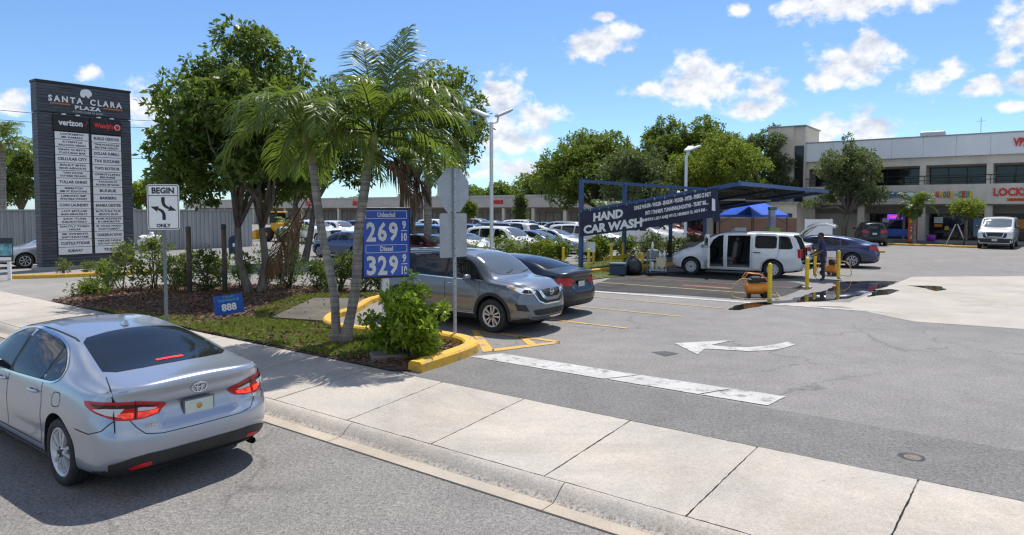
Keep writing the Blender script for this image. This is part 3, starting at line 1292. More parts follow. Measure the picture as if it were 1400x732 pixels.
def pickup_spec():
    sp = van_spec()
    sp.update(
        x=[-2.90, -2.7, -1.75, -.72, -.55, -.2, .55, 1.15, 1.60, 2.4, 2.90],
        zbot=[.50, .45, .42, .40, .40, .40, .40, .40, .40, .40, .42],
        zbelt=[1.18, 1.18, 1.18, 1.18, 1.18, 1.18, 1.17, 1.16, 1.14, 1.10, 1.0],
        wrail=[.86, .87, .87, .87, .70, .70, .70, .74, .84, .82, .74],
        zrail=[1.25, 1.25, 1.25, 1.26, 1.72, 1.76, 1.72, 1.45, 1.22, 1.16, 1.05],
        ztop=[1.27, 1.27, 1.27, 1.28, 1.78, 1.83, 1.79, 1.50, 1.24, 1.18, 1.08],
        axles=(1.95, -1.70), rad=.40, arch=.46)
    return sp


SIDE_DLO = {
    'sedan': [[(1.02, .965), (.36, .955), (.05, .955), (.05, 1.375), (.30, 1.345), (.62, 1.235), (.88, 1.085)],
              [(-.03, .958), (-.86, .985), (-.86, 1.292), (-.60, 1.340), (-.20, 1.372), (-.03, 1.378)],
              [(-.91, .988), (-1.12, 1.003), (-1.24, 1.05), (-1.20, 1.125), (-1.05, 1.215), (-.91, 1.275)]],
    'suv': [[(1.10, 1.105), (.12, 1.115), (.12, 1.585), (.46, 1.565), (.76, 1.43), (.99, 1.22)],
            [(.04, 1.120), (-.86, 1.135), (-.90, 1.575), (-.40, 1.60), (.04, 1.592)],
            [(-.95, 1.145), (-1.62, 1.20), (-1.72, 1.30), (-1.55, 1.48), (-1.35, 1.53), (-.98, 1.57)]],
    'minivan': [[(1.22, 1.10), (.60, 1.10), (.42, 1.10), (.42, 1.60), (.60, 1.56), (.95, 1.38)],
                [(.34, 1.10), (-.72, 1.11), (-.72, 1.63), (.34, 1.62)],
                [(-.80, 1.11), (-2.10, 1.12), (-2.16, 1.20), (-2.04, 1.54), (-1.95, 1.60), (-.80, 1.63)]],
    'van': [[(1.35, 1.36), (.55, 1.36), (.55, 1.92), (.75, 1.90), (1.05, 1.70)]],
    'pickup': [[(1.02, 1.24), (.22, 1.24), (.22, 1.68), (.50, 1.66), (.75, 1.50)], [(.14, 1.24), (-.48, 1.24), (-.48, 1.66), (.14, 1.70)]],
}


def screens(car, root, kind):
    """windscreen and back glass"""
    if kind == 'sedan':
        ws = [(1.22, 0), (1.20, .30), (1.10, .60), (.92, .63), (.60, .555), (.52, .50), (.47, .25), (.46, 0)]
        bk = [(-1.90, 0), (-1.885, .32), (-1.84, .55), (-1.74, .635), (-1.40, .590), (-1.05, .535), (-.955, .47), (-.925, .25), (-.915, 0)]
    elif kind == 'suv':
        ws = [(1.355, 0), (1.33, .36), (1.22, .69), (.97, .67), (.74, .62), (.67, .53), (.635, .2), (.63, 0)]
        bk = None
    elif kind == 'minivan':
        ws = [(1.50, 0), (1.46, .40), (1.28, .74), (.95, .72), (.62, .70), (.56, .5), (.54, .2), (.53, 0)]
        bk = None
    elif kind == 'van':
        ws = [(1.90, 0), (1.86, .50), (1.75, .80), (1.30, .80), (.95, .79), (.88, .6), (.86, 0)]
        bk = None
    else:
        ws = [(1.50, 0), (1.46, .45), (1.34, .74), (.90, .68), (.66, .64), (.60, .4), (.59, 0)]
        bk = None
    full = ws + [(p[0], -p[1]) for p in ws[::-1] if p[1] > 0]
    car.panel('windscreen', full, 'T', GLASS_WS, root, .004, .09)
    if bk:
        full = bk + [(p[0], -p[1]) for p in bk[::-1] if p[1] > 0]
        car.panel('rear_window', full, 'T', GLASS_CAR, root, .004, .08)
    else:
        q = {'suv': (1.17, 1.535, .62, .50), 'minivan': (1.10, 1.58, .74, .66), 'van': (1.40, 1.90, .74, .70), 'pickup': None}[kind]
        if q:
            z0, z1, w0, w1 = q
            car.panel('rear_window', rounded([(-w0, z0), (w0, z0), (w1, z1), (-w1, z1)], 2, .12), 'B', GLASS_CAR, root, .004, .09)


SPECS = {'sedan': sedan_spec, 'suv': suv_spec, 'minivan': minivan_spec, 'van': van_spec, 'pickup': pickup_spec}


def plain_car(kind, name, label, cat, paint_mat, group=None, hq=False, spec=None, rim='seven'):
    """car of a given shape with windows, lamps, plates, mirrors, handles and wheels"""
    sp = spec or SPECS[kind]()
    car = Car(sp, paint_mat, hq)
    root = thing(name, label, cat, (0, 0, 0), 0, group)
    link_mesh('body', car.mesh, root)
    screens(car, root, kind)
    for poly in SIDE_DLO[kind]:
        for mode in 'LR':
            car.panel('side_window', rounded(poly, 1, .10), mode, GLASS_CAR, root, .004, .10)
    Lx, Rx = sp['x'][-1], sp['x'][0]
    if kind == 'sedan':
        hl = [(8, .70), (34, .76), (62, .80), (66, .72), (30, .62), (8, .63)]
        tl = [(172, .885), (150, .95), (112, .945), (118, .84), (142, .76), (160, .77)]
        ox, ro, gz = 1.75, -1.75, (.30, .58, .52)
    elif kind == 'suv':
        hl = [(12, .92), (34, .98), (58, 1.02), (60, .94), (30, .84), (12, .86)]
        tl = [(170, 1.02), (140, 1.14), (118, 1.14), (124, .98), (150, .93), (170, .95)]
        ox, ro, gz = 1.65, -1.65, (.55, .88, .46)
    elif kind == 'minivan':
        hl = [(14, .84), (36, .92), (60, .96), (62, .84), (34, .76), (14, .78)]
        tl = [(166, 1.12), (140, 1.14), (124, 1.14), (124, .80), (142, .80), (164, .82)]
        ox, ro, gz = 1.8, -1.9, (.48, .76, .42)
    elif kind == 'van':
        hl = [(24, 1.14), (36, 1.16), (54, 1.16), (54, .90), (36, .90), (24, .92)]
        tl = [(158, 1.4), (140, 1.4), (132, 1.4), (132, 1.0), (142, 1.0), (158, 1.0)]
        ox, ro, gz = 2.3, -2.3, (.72, 1.10, .68)
    else:
        hl = [(24, 1.06), (36, 1.08), (54, 1.08), (54, .86), (36, .86), (24, .88)]
        tl = [(158, 1.2), (140, 1.2), (130, 1.2), (130, .85), (142, .85), (158, .85)]
        ox, ro, gz = 2.2, -2.2, (.72, 1.05, .54)
    for s in (1, -1):
        oy = .22 * s
        f = (lambda P: P) if s > 0 else (lambda P: [(-a, b) for a, b in P])
        car.panel('headlight', f(hl), ('cyl', ox, oy), CLEAR_LENS, root, .005, .05, (.012, 1))
        car.panel('taillight', f(tl), ('cyl', ro, oy), RED_LENS, root, .005, .05, (.012, 1))
    z0, z1, w = gz
    car.panel('grille', rounded([(-w * .9, z0), (w * .9, z0), (w, z1), (-w, z1)], 1, .15), 'F', DARK, root, .006, .08)
    if kind == 'van':
        pass
    pz = {'sedan': .78, 'suv': .88, 'minivan': .92, 'van': .85, 'pickup': .70}[kind]
    plate(car, 'B', 0, pz, root)
    b = sp['zbot'][0]
    car.panel('rear_bumper', [(-.62, b + .03), (.62, b + .03), (.70, b + .16), (-.70, b + .16)], 'B', DARK, root, .004, .1)
    mz = {'sedan': .98, 'suv': 1.14, 'minivan': 1.12, 'van': 1.38, 'pickup': 1.26}[kind]
    mx = {'sedan': .86, 'suv': .86, 'minivan': 1.10, 'van': 1.25, 'pickup': .92}[kind]
    mirror(car, mx, mz, root, paint_mat if kind not in ('van',) else DARK)
    hz = {'sedan': .87, 'suv': 1.02, 'minivan': .98, 'van': 1.15, 'pickup': 1.10}[kind]
    hx = {'sedan': (.18, -.72), 'suv': (.22, -.70), 'minivan': (.52, .22), 'van': (.62,), 'pickup': (.34, -.36)}[kind]
    for x in hx:
        handle(car, x, hz, root, paint_mat)
    rr = sp['rad'] - .115
    wheels(root, sp, rim, .22, rr)
    return root, car


def recolour(root, mat, old_prefix='car_paint'):
    for ch in [c for c in root.children] + [g for c in root.children for g in c.children]:
        for sl in ch.material_slots:
            if sl.material and sl.material.name.startswith(old_prefix):
                sl.link = 'OBJECT'
                sl.material = mat


def park(root, pos, head):
    """head: direction the car faces"""
    root.location = pos
    root.rotation_euler = (0, 0, atan2(head[1], head[0]))
    return root
# ================================================================== ground, road, pavement
ASPH = asphalt_mat('lot_asphalt', (0.224, 0.214, 0.200), .95, .13)
ASPH_DK = asphalt_mat('entrance_asphalt', (0.172, 0.167, 0.159), .95, .10, crack=False)
ROAD = asphalt_mat('road_asphalt', (0.215, 0.203, 0.188), 1.0, .12)
CONC = concrete_mat('pavement_concrete', (0.515, 0.485, 0.44), .18, .28)
CONC_G = concrete_mat('gutter_concrete', (0.50, 0.45, 0.38), .22, .2)
CONC_K = concrete_mat('kerb_concrete', (0.58, 0.54, 0.485), .22, .36)
CONC_SLAB = concrete_mat('slab_concrete', (0.46, 0.435, 0.395), .16, .14)
JOINT = M('joint_dirt', (.05, .045, .04), .9)


def P2(s, t):
    p = st(s, t)
    return (p.x, p.y)


T_IN, T_OUT = 7.46, 5.38
big = 700
sheet('parking_lot', [P2(-big, T_IN - .3), P2(big, T_IN - .3), P2(big, big), P2(-big, big)], 0.0, ASPH)
sheet('road', [P2(-big, -9.5), P2(big, -9.5), P2(big, 5.05), P2(-big, 5.05)], -.125, ROAD)
sheet('far_verge', [P2(-big, -big), P2(big, -big), P2(big, -9.4), P2(-big, -9.4)], -.05, M('verge_paving', (.17, .17, .15), .9, var=.3, scale=1.5))

# pavement: separate slabs with open joints over a dark bed
joints_in = [-6.90 - 1.54 * k for k in range(18, 0, -1)] + [-6.90, -5.39, -3.78, -2.24, -.72] + [-.72 + 1.54 * k for k in range(1, 14)]
shift = [min(.34, max(-.05, .32 - (s + 6.9) * .06)) for s in joints_in]
mb = MB()
g = .008


def rough_edge(pts, amp=.0045, step=.07):
    out = []
    for i in range(len(pts)):
        a_, c_ = Vector(pts[i]), Vector(pts[(i + 1) % len(pts)])
        k_ = max(1, int((c_ - a_).length / step))
        for j in range(k_):
            p_ = a_.lerp(c_, j / k_)
            out.append((p_.x + random.uniform(-amp, amp), p_.y + random.uniform(-amp, amp)))
    return out


for i in range(len(joints_in) - 1):
    a, b = joints_in[i], joints_in[i + 1]
    da, db = shift[i], shift[i + 1]
    tilt = random.uniform(-.002, .002)
    mb.prism(rough_edge([P2(a + g, T_IN), P2(b - g, T_IN), P2(b + db - g, T_OUT + g), P2(a + da + g, T_OUT + g)]), -.02, .012 + tilt)
o = mb.build('sidewalk', CONC)
o['kind'] = 'structure'
sheet('sidewalk_bed', [P2(-40, T_OUT - .02), P2(22, T_OUT - .02), P2(22, T_IN + .02), P2(-40, T_IN + .02)], -.010, JOINT)
# kerb with a rolled face, and the gutter pan
mb = MB()
prof = [(5.38, .008), (5.35, .004), (5.31, -.014), (5.27, -.042), (5.23, -.078), (5.20, -.102), (5.165, -.117)]
kj = [-40 + 3.05 * k for k in range(21)]
for a, b in zip(kj, kj[1:]):
    vs = []
    for (t, z) in prof:
        vs += [tuple(st(a + .004, t, z)), tuple(st(b - .004, t, z))]
    mb.add(vs, [(2 * i, 2 * i + 1, 2 * i + 3, 2 * i + 2) for i in range(len(prof) - 1)], 0, True)
nt = CONC_K.node_tree
b = nt.nodes['Principled BSDF']
src = b.inputs['Base Color'].links[0].from_socket
tc = node(nt, 'ShaderNodeTexCoord')
sp = node(nt, 'ShaderNodeSeparateXYZ')
nt.links.new(tc.outputs['Object'], sp.inputs[0])
mr = node(nt, 'ShaderNodeMapRange')
nt.links.new(sp.outputs[2], mr.inputs['Value'])
mr.inputs['From Min'].default_value = -.05
mr.inputs['From Max'].default_value = -.105
grit = ramp(nt, noise_fac(nt, 26, 5, .8), [(.40, .9), (.52, 0.0)])
nt.links.new(mixc(nt, mixc(nt, 1.0, grit, mr.outputs[0], 'MULTIPLY'), src, (.13, .12, .105)), b.inputs['Base Color'])
o = mb.build('kerb', CONC_K)
o['kind'] = 'structure'
mb = MB()
for a, b in zip(kj, kj[1:]):
    mb.prism([P2(a + .005, 5.17), P2(b - .005, 5.17), P2(b - .005, 4.985), P2(a + .005, 4.985)], -.14, -.118)
o = mb.build('gutter', CONC_G)
o['kind'] = 'structure'
sheet('gutter_bed', [P2(-40, 4.965), P2(24, 4.965), P2(24, 5.3), P2(-40, 5.3)], -.121, JOINT)
# darker strip of newer asphalt between pavement and stop line
sheet('entrance_apron', [P2(-7.9, T_IN + .015), P2(20, T_IN + .015), P2(20, 9.02), P2(-2.2, 9.06), P2(-7.7, 9.02)], .004, ASPH_DK, 0)
sheet('apron_seam', [P2(-7.9, T_IN), P2(20, T_IN), P2(20, T_IN + .03), P2(-7.9, T_IN + .03)], .006, JOINT)
# left driveway in pale concrete
sheet('driveway', [P2(-40, T_IN + .01), P2(-22.2, T_IN + .01), P2(-22.8, 9.0), P2(-24, 13), P2(-40, 13)], .004, asphalt_mat('driveway_asphalt', (.27, .255, .235), .3, .15, False))


def gp(pts):
    return [tuple(ground(*p).xy) for p in pts]


sheet('concrete_slab', gp([(1154, 420.5), (1166, 413), (1208, 396), (1249, 379), (1400, 378), (1640, 378), (1700, 470), (1400, 451), (1254, 441)]), .004, CONC_SLAB)
sheet('concrete_strip', gp([(1060, 418), (1154, 420.5), (1166, 414.5), (1080, 413)]), .006, CONC_SLAB)
# water-darkened asphalt under the wash canopy
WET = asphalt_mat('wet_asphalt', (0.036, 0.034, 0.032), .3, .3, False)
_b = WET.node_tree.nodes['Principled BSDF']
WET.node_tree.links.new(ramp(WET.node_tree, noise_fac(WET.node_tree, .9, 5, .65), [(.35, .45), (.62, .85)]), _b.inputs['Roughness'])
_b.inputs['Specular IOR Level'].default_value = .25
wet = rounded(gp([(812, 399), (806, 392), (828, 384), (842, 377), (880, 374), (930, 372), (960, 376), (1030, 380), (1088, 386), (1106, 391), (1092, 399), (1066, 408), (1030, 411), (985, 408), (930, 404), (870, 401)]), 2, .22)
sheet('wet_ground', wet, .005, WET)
m, nt, b = new_mat('puddle_water')
f = noise_fac(nt, 1.3, 5, .65, dist=.4)
b.inputs['Base Color'].default_value = (.018, .017, .016, 1)
nt.links.new(ramp(nt, f, [(.42, .02), (.60, .05), (.68, .5)]), b.inputs['Roughness'])
b.inputs['Specular IOR Level'].default_value = .6
PUDDLE = m
random.seed(5)


def ragged(pts, amp):
    out = []
    for i in range(len(pts)):
        a, c = Vector(pts[i]), Vector(pts[(i + 1) % len(pts)])
        k = max(2, int((c - a).length / .25))
        for j in range(k):
            p = a.lerp(c, j / k)
            out.append((p.x + random.uniform(-amp, amp), p.y + random.uniform(-amp, amp)))
    return rounded(out, 1, .25)


for pts in ([(996, 424.5), (1016, 416), (1050, 413.5), (1080, 411), (1100, 406), (1116, 401), (1136, 397), (1146, 386), (1196, 385), (1232, 385.5), (1206, 395), (1188, 402), (1160, 409), (1120, 413.5), (1060, 416.5), (1012, 425.5)],
            [(1082, 396), (1098, 391), (1112, 393), (1106, 397)],
            [(1196, 398), (1222, 396), (1232, 398), (1216, 404), (1190, 407)],
            [(1240, 391), (1286, 392), (1298, 397), (1280, 399), (1262, 394)]):
    sheet('puddle', ragged(gp(pts), .07), .009, PUDDLE)
# painted markings
WPAINT = worn_paint_mat('worn_white_paint', (.50, .49, .465), (.17, .167, .16), .43, 4.5)
YPAINT = worn_paint_mat('worn_yellow_paint', (.66, .36, .03), (.20, .19, .18), .40, 4)
YFAINT = worn_paint_mat('faded_yellow_paint', (.50, .33, .10), (.21, .20, .19), .62, 4)
RPAINT = worn_paint_mat('faded_orange_paint', (.36, .09, .035), (.06, .055, .05), .36, 3)


def frayed(pts, amp=.005, step=.09):
    out = []
    for i in range(len(pts)):
        a, c = Vector(pts[i]), Vector(pts[(i + 1) % len(pts)])
        k = max(1, int((c - a).length / step))
        for j in range(k):
            p = a.lerp(c, j / k)
            out.append((p.x + random.uniform(-amp, amp), p.y + random.uniform(-amp, amp)))
    return out


def mark(name, pts, mat, z=.009):
    return sheet(name, frayed(pts), z, mat)


def stripe(name, s0, s1, t, w, mat, t1=None):
    t1 = t if t1 is None else t1
    mark(name, [P2(s0, t - w / 2), P2(s1, t1 - w / 2), P2(s1, t1 + w / 2), P2(s0, t + w / 2)], mat)


mark('stop_line', [P2(-7.75, 9.08), P2(-5.06, 9.10), P2(-4.76, 9.66), P2(-7.45, 9.63)], WPAINT)
mark('stop_line', [P2(-5.02, 9.12), P2(-3.58, 9.14), P2(-3.31, 9.71), P2(-4.72, 9.67)], WPAINT)
mark('stop_line', [P2(-3.54, 9.14), P2(-2.62, 9.16), P2(-2.56, 9.75), P2(-3.28, 9.72)], WPAINT)
mark('turn_arrow', gp([(924, 471.3), (1006, 467), (974, 474), (1000, 476.6), (1026, 477), (1048, 475.4), (1065, 472.6), (1079, 469.4), (1091, 473), (1076, 478), (1058, 481.2), (1026, 482.4), (966, 479), (956, 487)]), WPAINT)
stripe('bay_line', -13.6, -6.85, 13.34, .10, YPAINT)
stripe('bay_line', -13.6, -6.5, 15.62, .10, YFAINT)
stripe('bay_line', -13.6, -6.2, 17.6, .09, YFAINT)
stripe('bay_line', -13.0, -5.9, 21.3, .09, YFAINT)
stripe('bay_line', -12.0, -5.9, 23.6, .10, RPAINT)
stripe('white_edge_line', -11.4, -6.0, 18.75, .30, WPAINT, 19.15)
stripe('white_edge_line', -5.9, -2.6, 19.2, .22, WPAINT, 19.4)
stripe('paint_spill', -9.3, -7.6, 22.2, .30, RPAINT)
mark('hatching', gp([(644, 453), (652, 453), (676, 482), (660, 484)]), YPAINT)
mark('hatching', gp([(672, 479.5), (766, 468.6), (766, 471.2), (674, 483)]), YPAINT)
mark('hatching', gp([(652, 453.5), (700, 459), (766, 468.4), (766, 470.6), (698, 461.6), (653, 455.5)]), YPAINT)
mark('hatching', gp([(708, 461.6), (720, 463.2), (734, 472), (722, 474)]), YPAINT)
sheet('asphalt_patch', gp([(893, 483.5), (912, 482), (930, 485.5), (912, 489.5)]), .006, asphalt_mat('patch_asphalt', (.09, .09, .09), .3, .1, False))
mark('tar_streak', gp([(1010, 389), (1050, 386), (1072, 391), (1024, 394)]), asphalt_mat('tar', (.05, .05, .05), .2, .1, False), .011)

# a small iron drain set below the asphalt by the pavement
c = ground(1256, 631)
dr = thing('drain_cap', 'small round iron drain cap sunk in the asphalt by the pavement', 'drain', (c.x, c.y, .006))
mb = MB()
mb.lathe([(.0, .004), (.074, .004), (.080, .0035), (.082, .002)], 24, 0, c=(-.004, -.026, .001))
for k in range(6):
    a = pi * k / 3
    mb.box((cos(a) * .045 - .004, sin(a) * .045 - .026, .005), (.02, .008, .004), a)
mb.build('lid', M('drain_iron', (.16, .13, .10), .7, .3, var=.3, scale=30), dr)
mb = MB()
mb.lathe([(0, .0008), (.108, .0008), (.118, .0030), (.128, .0004)], 24, 0)
mb.build('shaft_mouth', BLACK, dr)  # flat black disc, painted for the dark of the open shaft
# ================================================================== the silver saloon in the foreground
P_SILVER = paint('car_paint_silver_blue', (0.37, 0.405, 0.465), 0.6, 0.30)
P_GREY = paint('car_paint_gunmetal', (0.150, 0.168, 0.200), 0.35, 0.32)
P_BLACK = paint('car_paint_black', (0.005, 0.006, 0.010), 0.0, 0.25, .03, .45)
P_WHITE = paint('car_paint_white', (0.72, 0.72, 0.71), 0.0, 0.35)
P_NAVY = paint('car_paint_navy', (0.012, 0.022, 0.085), 0.35, 0.25)
P_LTSILVER = paint('car_paint_silver', (0.45, 0.46, 0.48), 0.6, 0.33)
P_MAROON = paint('car_paint_maroon', (0.11, 0.012, 0.018), 0.3, 0.28)
P_BLUE = paint('car_paint_blue', (0.03, 0.07, 0.19), 0.4, 0.3)
P_BEIGE = paint('car_paint_beige', (0.36, 0.31, 0.24), 0.4, 0.33)
P_RED = paint('car_paint_red', (0.35, 0.02, 0.02), 0.2, 0.3)


def silver_saloon():
    sp = sedan_spec()
    car = Car(sp, P_SILVER, True)
    root = thing('sedan', 'silver blue saloon seen from behind on the road with brake lamps lit', 'car')
    link_mesh('body', car.mesh, root)
    screens(car, root, 'sedan')
    seam = M('seam_gap', (.01, .01, .012), .8)
    lbl = {'L': 1, 'R': -1}
    for mode in 'LR':
        dlo = [(1.07, .955), (.36, .940), (-.05, .943), (-.90, .972), (-1.14, .990), (-1.275, 1.045), (-1.235, 1.13), (-1.07, 1.23), (-.86, 1.308),
               (-.60, 1.356), (-.20, 1.388), (.05, 1.392), (.32, 1.362), (.64, 1.252), (.90, 1.10)]
        dlo = rounded(dlo, 1, .2)
        car.panel('window_surround', dlo, mode, DARK, root, .002, .08)
        for poly in SIDE_DLO['sedan']:
            car.panel('side_window', rounded(poly, 1, .08), mode, GLASS_CAR, root, .0055, .07)
        car.strip('window_trim', dlo, mode, .018, CHROME, root, .006, True, .03)
        mb = MB()
        for ln in ([(.02, .93), (.03, .70), (.05, .36)],
                   [(-.90, .96), (-.93, .86), (-.955, .78), (-.93, .62), (-.91, .45), (-.90, .34)],
                   [(1.10, .93), (1.12, .80), (1.08, .55), (1.02, .34)],
                   [(1.02, .335), (-.90, .335)],
                   [(-1.80, .665), (-2.05, .655), (-2.17, .69), (-2.23, .77)]):
            car.strip('door_seam', ln, mode, .009, seam, root, .0025, False, .03)
        car.strip('sill_trim', [(1.02, .235), (-.95, .235)], mode, .07, P_SILVER, root, .012, False, .06)
        if mode == 'L':
            car.strip('fuel_flap', rounded([(-1.22, .78), (-1.22, .92), (-1.40, .93), (-1.42, .80)], 2, .2), mode, .007, seam, root, .003, True, .02)
    # roof channels
    for s in (1, -1):
        car.strip('roof_channel', [(.52, .535 * s), (0, .548 * s), (-.6, .54 * s), (-.86, .535 * s), (-.98, .545 * s)], 'T', .014, seam, root, .005)
    # boot lid outline
    cutl = [(-.76, 1.03), (-.735, .95), (-.70, .90), (-.66, .80), (-.60, .70), (-.54, .635), (-.40, .612), (0, .608), (.40, .612), (.54, .635), (.60, .70), (.66, .80), (.70, .90), (.735, .95), (.76, 1.03)]
    car.strip('boot_seam', cutl, 'B', .008, seam, root, .003, False, .03)
    for s in (1, -1):
        car.strip('boot_side_seam', [(-1.88, .66 * s), (-1.98, .69 * s), (-2.15, .735 * s), (-2.26, .755 * s)], 'T', .009, seam, root, .003)
    # lower rear apron, step edge, reflectors
    car.panel('rear_valance', [(-.78, .215), (.78, .215), (.80, .37), (.64, .425), (.52, .445), (-.52, .445), (-.64, .425), (-.80, .37)], 'B', DARK, root, .008, .05)
    car.strip('valance_edge', [(-.62, .285), (-.3, .295), (.3, .295), (.62, .285)], 'B', .02, BLACK, root, .014)
    for s in (1, -1):
        f = (lambda P: P) if s > 0 else (lambda P: [(-a, b) for a, b in P])
        cy = ('cyl', -1.75, .22 * s)
        sc = (.012, 1)
        car.panel('corner_apron', f([(168, .215), (140, .215), (122, .215), (122, .24), (142, .37), (150, .41), (168, .435)]), cy, DARK, root, .007, .05, sc)
        car.panel('reflector', f([(157, .325), (143, .305), (141, .328), (150, .358), (157, .366)]), cy, RED_LENS, root, .012, .04, sc)
        # tail lamp: smoked red housing, clear blade, lit bars
        body = [(171, .858), (166, .892), (150, .932), (130, .946), (113, .948), (104, .940), (106, .905), (120, .840), (134, .775), (142, .765), (152, .768), (164, .792)]
        lamp = car.panel('taillight', f(body), cy, RED_LENS, root, .008, .035, sc)
        car.panel('lens_shade', f([(165, .866), (150, .905), (130, .922), (112, .928), (122, .880), (150, .874)]), cy, SMOKE_LENS, lamp, .010, .035, sc)
        car.panel('clear_lens', f([(162, .852), (152, .876), (148, .878), (148, .842), (160, .838)]), cy, CLEAR_LENS, lamp, .013, .03, sc)
        car.panel('clear_lens', f([(139, .880), (126, .890), (116, .880), (127, .828), (138, .798), (136, .838)]), cy, CLEAR_LENS, lamp, .013, .03, sc)
        car.panel('lit_bar', f([(163, .834), (148, .832), (148, .782), (152, .779), (162, .800)]), cy, LIT_LENS, lamp, .014, .03, sc)
        car.panel('lit_bar', f([(145, .834), (138, .840), (133, .826), (139, .784), (145, .779)]), cy, LIT_LENS, lamp, .014, .03, sc)
        car.strip('lamp_split', f([(146.5, .94), (146.5, .77)]), cy, .010, seam, lamp, .016, False, .03, None, .012)
        f2 = [(8 * s, .66), (34 * s, .76), (62 * s, .80), (60 * s, .70), (28 * s, .62), (8 * s, .60)]
        car.panel('headlight', f2, ('cyl', 1.75, .22 * s), CLEAR_LENS, root, .005, .05, sc)
    car.panel('grille', rounded([(-.5, .25), (.5, .25), (.6, .50), (-.6, .50)], 1, .15), 'F', DARK, root, .006, .08)
    # high brake lamp behind the back glass
    hb = MB()
    car.panel('', [(-1.80, -.14), (-1.80, .14), (-1.755, .14), (-1.755, -.14)], 'T', LIT_LENS, root, .010, .03, mb=hb)
    hb.build('high_brake_lamp', LIT_LENS, root)
    plate(car, 'B', 0, .775, root, .32, .165)
    # emblem: three interlaced rings
    em = MB()
    c, nrm = car.onto('B', 0, .965, .010)
    Rm = nrm.to_track_quat('Z', 'Y').to_matrix()
    for rx, rz, oz in ((.078, .052, 0), (.026, .046, -.004), (.050, .022, .022)):
        pts = []
        for i in range(25):
            a = 2 * pi * i / 24
            pts.append(c + Vector((0, cos(a) * rx, sin(a) * rz + oz)) + Vector((nrm.x * .0, 0, 0)))
        pts = [Vector((car.onto('B', p.y, p.z, .010)[0].x, p.y, p.z)) for p in pts]
        em.tube(pts, .0065, 6, caps=False)
    em.build('emblem', CHROME, root)
    for txt, y, z, w in (('LE', -.60, .745, .075), ('CAMRY', .47, .70, .13)):
        b = MB()
        p, nn = car.onto('B', y, z, .006)
        put_text(b, txt, p, (0, -1, 0), (0, 0, 1), .05, .002, .003, fit=w, fit_h=.032)
        b.build('badge_lettering', CHROME, root)
    # shark fin
    p, _ = car.onto('T', -.72, 0, 0)
    fin = MB()
    vs = [(-.10, .0, 0), (.10, 0, 0), (-.085, 0, .062), (-.06, 0, .066)]
    side = []
    for s in (1, -1):
        side += [(-.10, .030 * s, 0), (.10, .006 * s, -.004), (-.095, .006 * s, .060), (-.06, .008 * s, .060)]
    fin.add([(p.x + q[0], q[1], p.z + q[2]) for q in side], [(0, 1, 3, 2), (4, 6, 7, 5), (0, 2, 6, 4), (2, 3, 7, 6), (3, 1, 5, 7)])
    fin.build('roof_antenna', P_SILVER, root)
    ex = MB()
    ex.tube([(-2.0, -.60, .235), (-2.16, -.62, .235), (-2.22, -.625, .228)], .032, 14)
    ex.lathe([(.034, -.06), (.036, .0), (.026, .004), (.024, -.08)], 14, 0, 'X', (-2.22, -.625, .228))
    ex.build('exhaust_pipe', M('exhaust_steel', (.12, .12, .12), .35, .9), root)
    mirror(car, .86, .97, root, P_SILVER)
    for x in (.17, -.74):
        handle(car, x, .865, root, P_SILVER, 'LR', .21)
        for mode in 'L':
            l, nn = car.onto(mode, x - .02, .868, 0)
            cup = [(x + cos(a) * .085, .868 + sin(a) * .035) for a in [2 * pi * i / 16 for i in range(16)]]
            car.panel('handle_cup', cup, mode, P_SILVER, root, .002, .04)
    wheels(root, sp, 'ten', .225, .244)
    return root


camry_pos = st(0, 0)
CAMRY = silver_saloon()
CAMRY_REAR_WHEEL = ground(70, 671, -.12)           # outer foot of the left rear wheel
hd = Vector((-U.x, -U.y, 0))
lf = Vector((-hd.y, hd.x, 0))
pc = CAMRY_REAR_WHEEL + hd * 1.36 - lf * .90
pc.z = -.125
park(CAMRY, pc, hd)


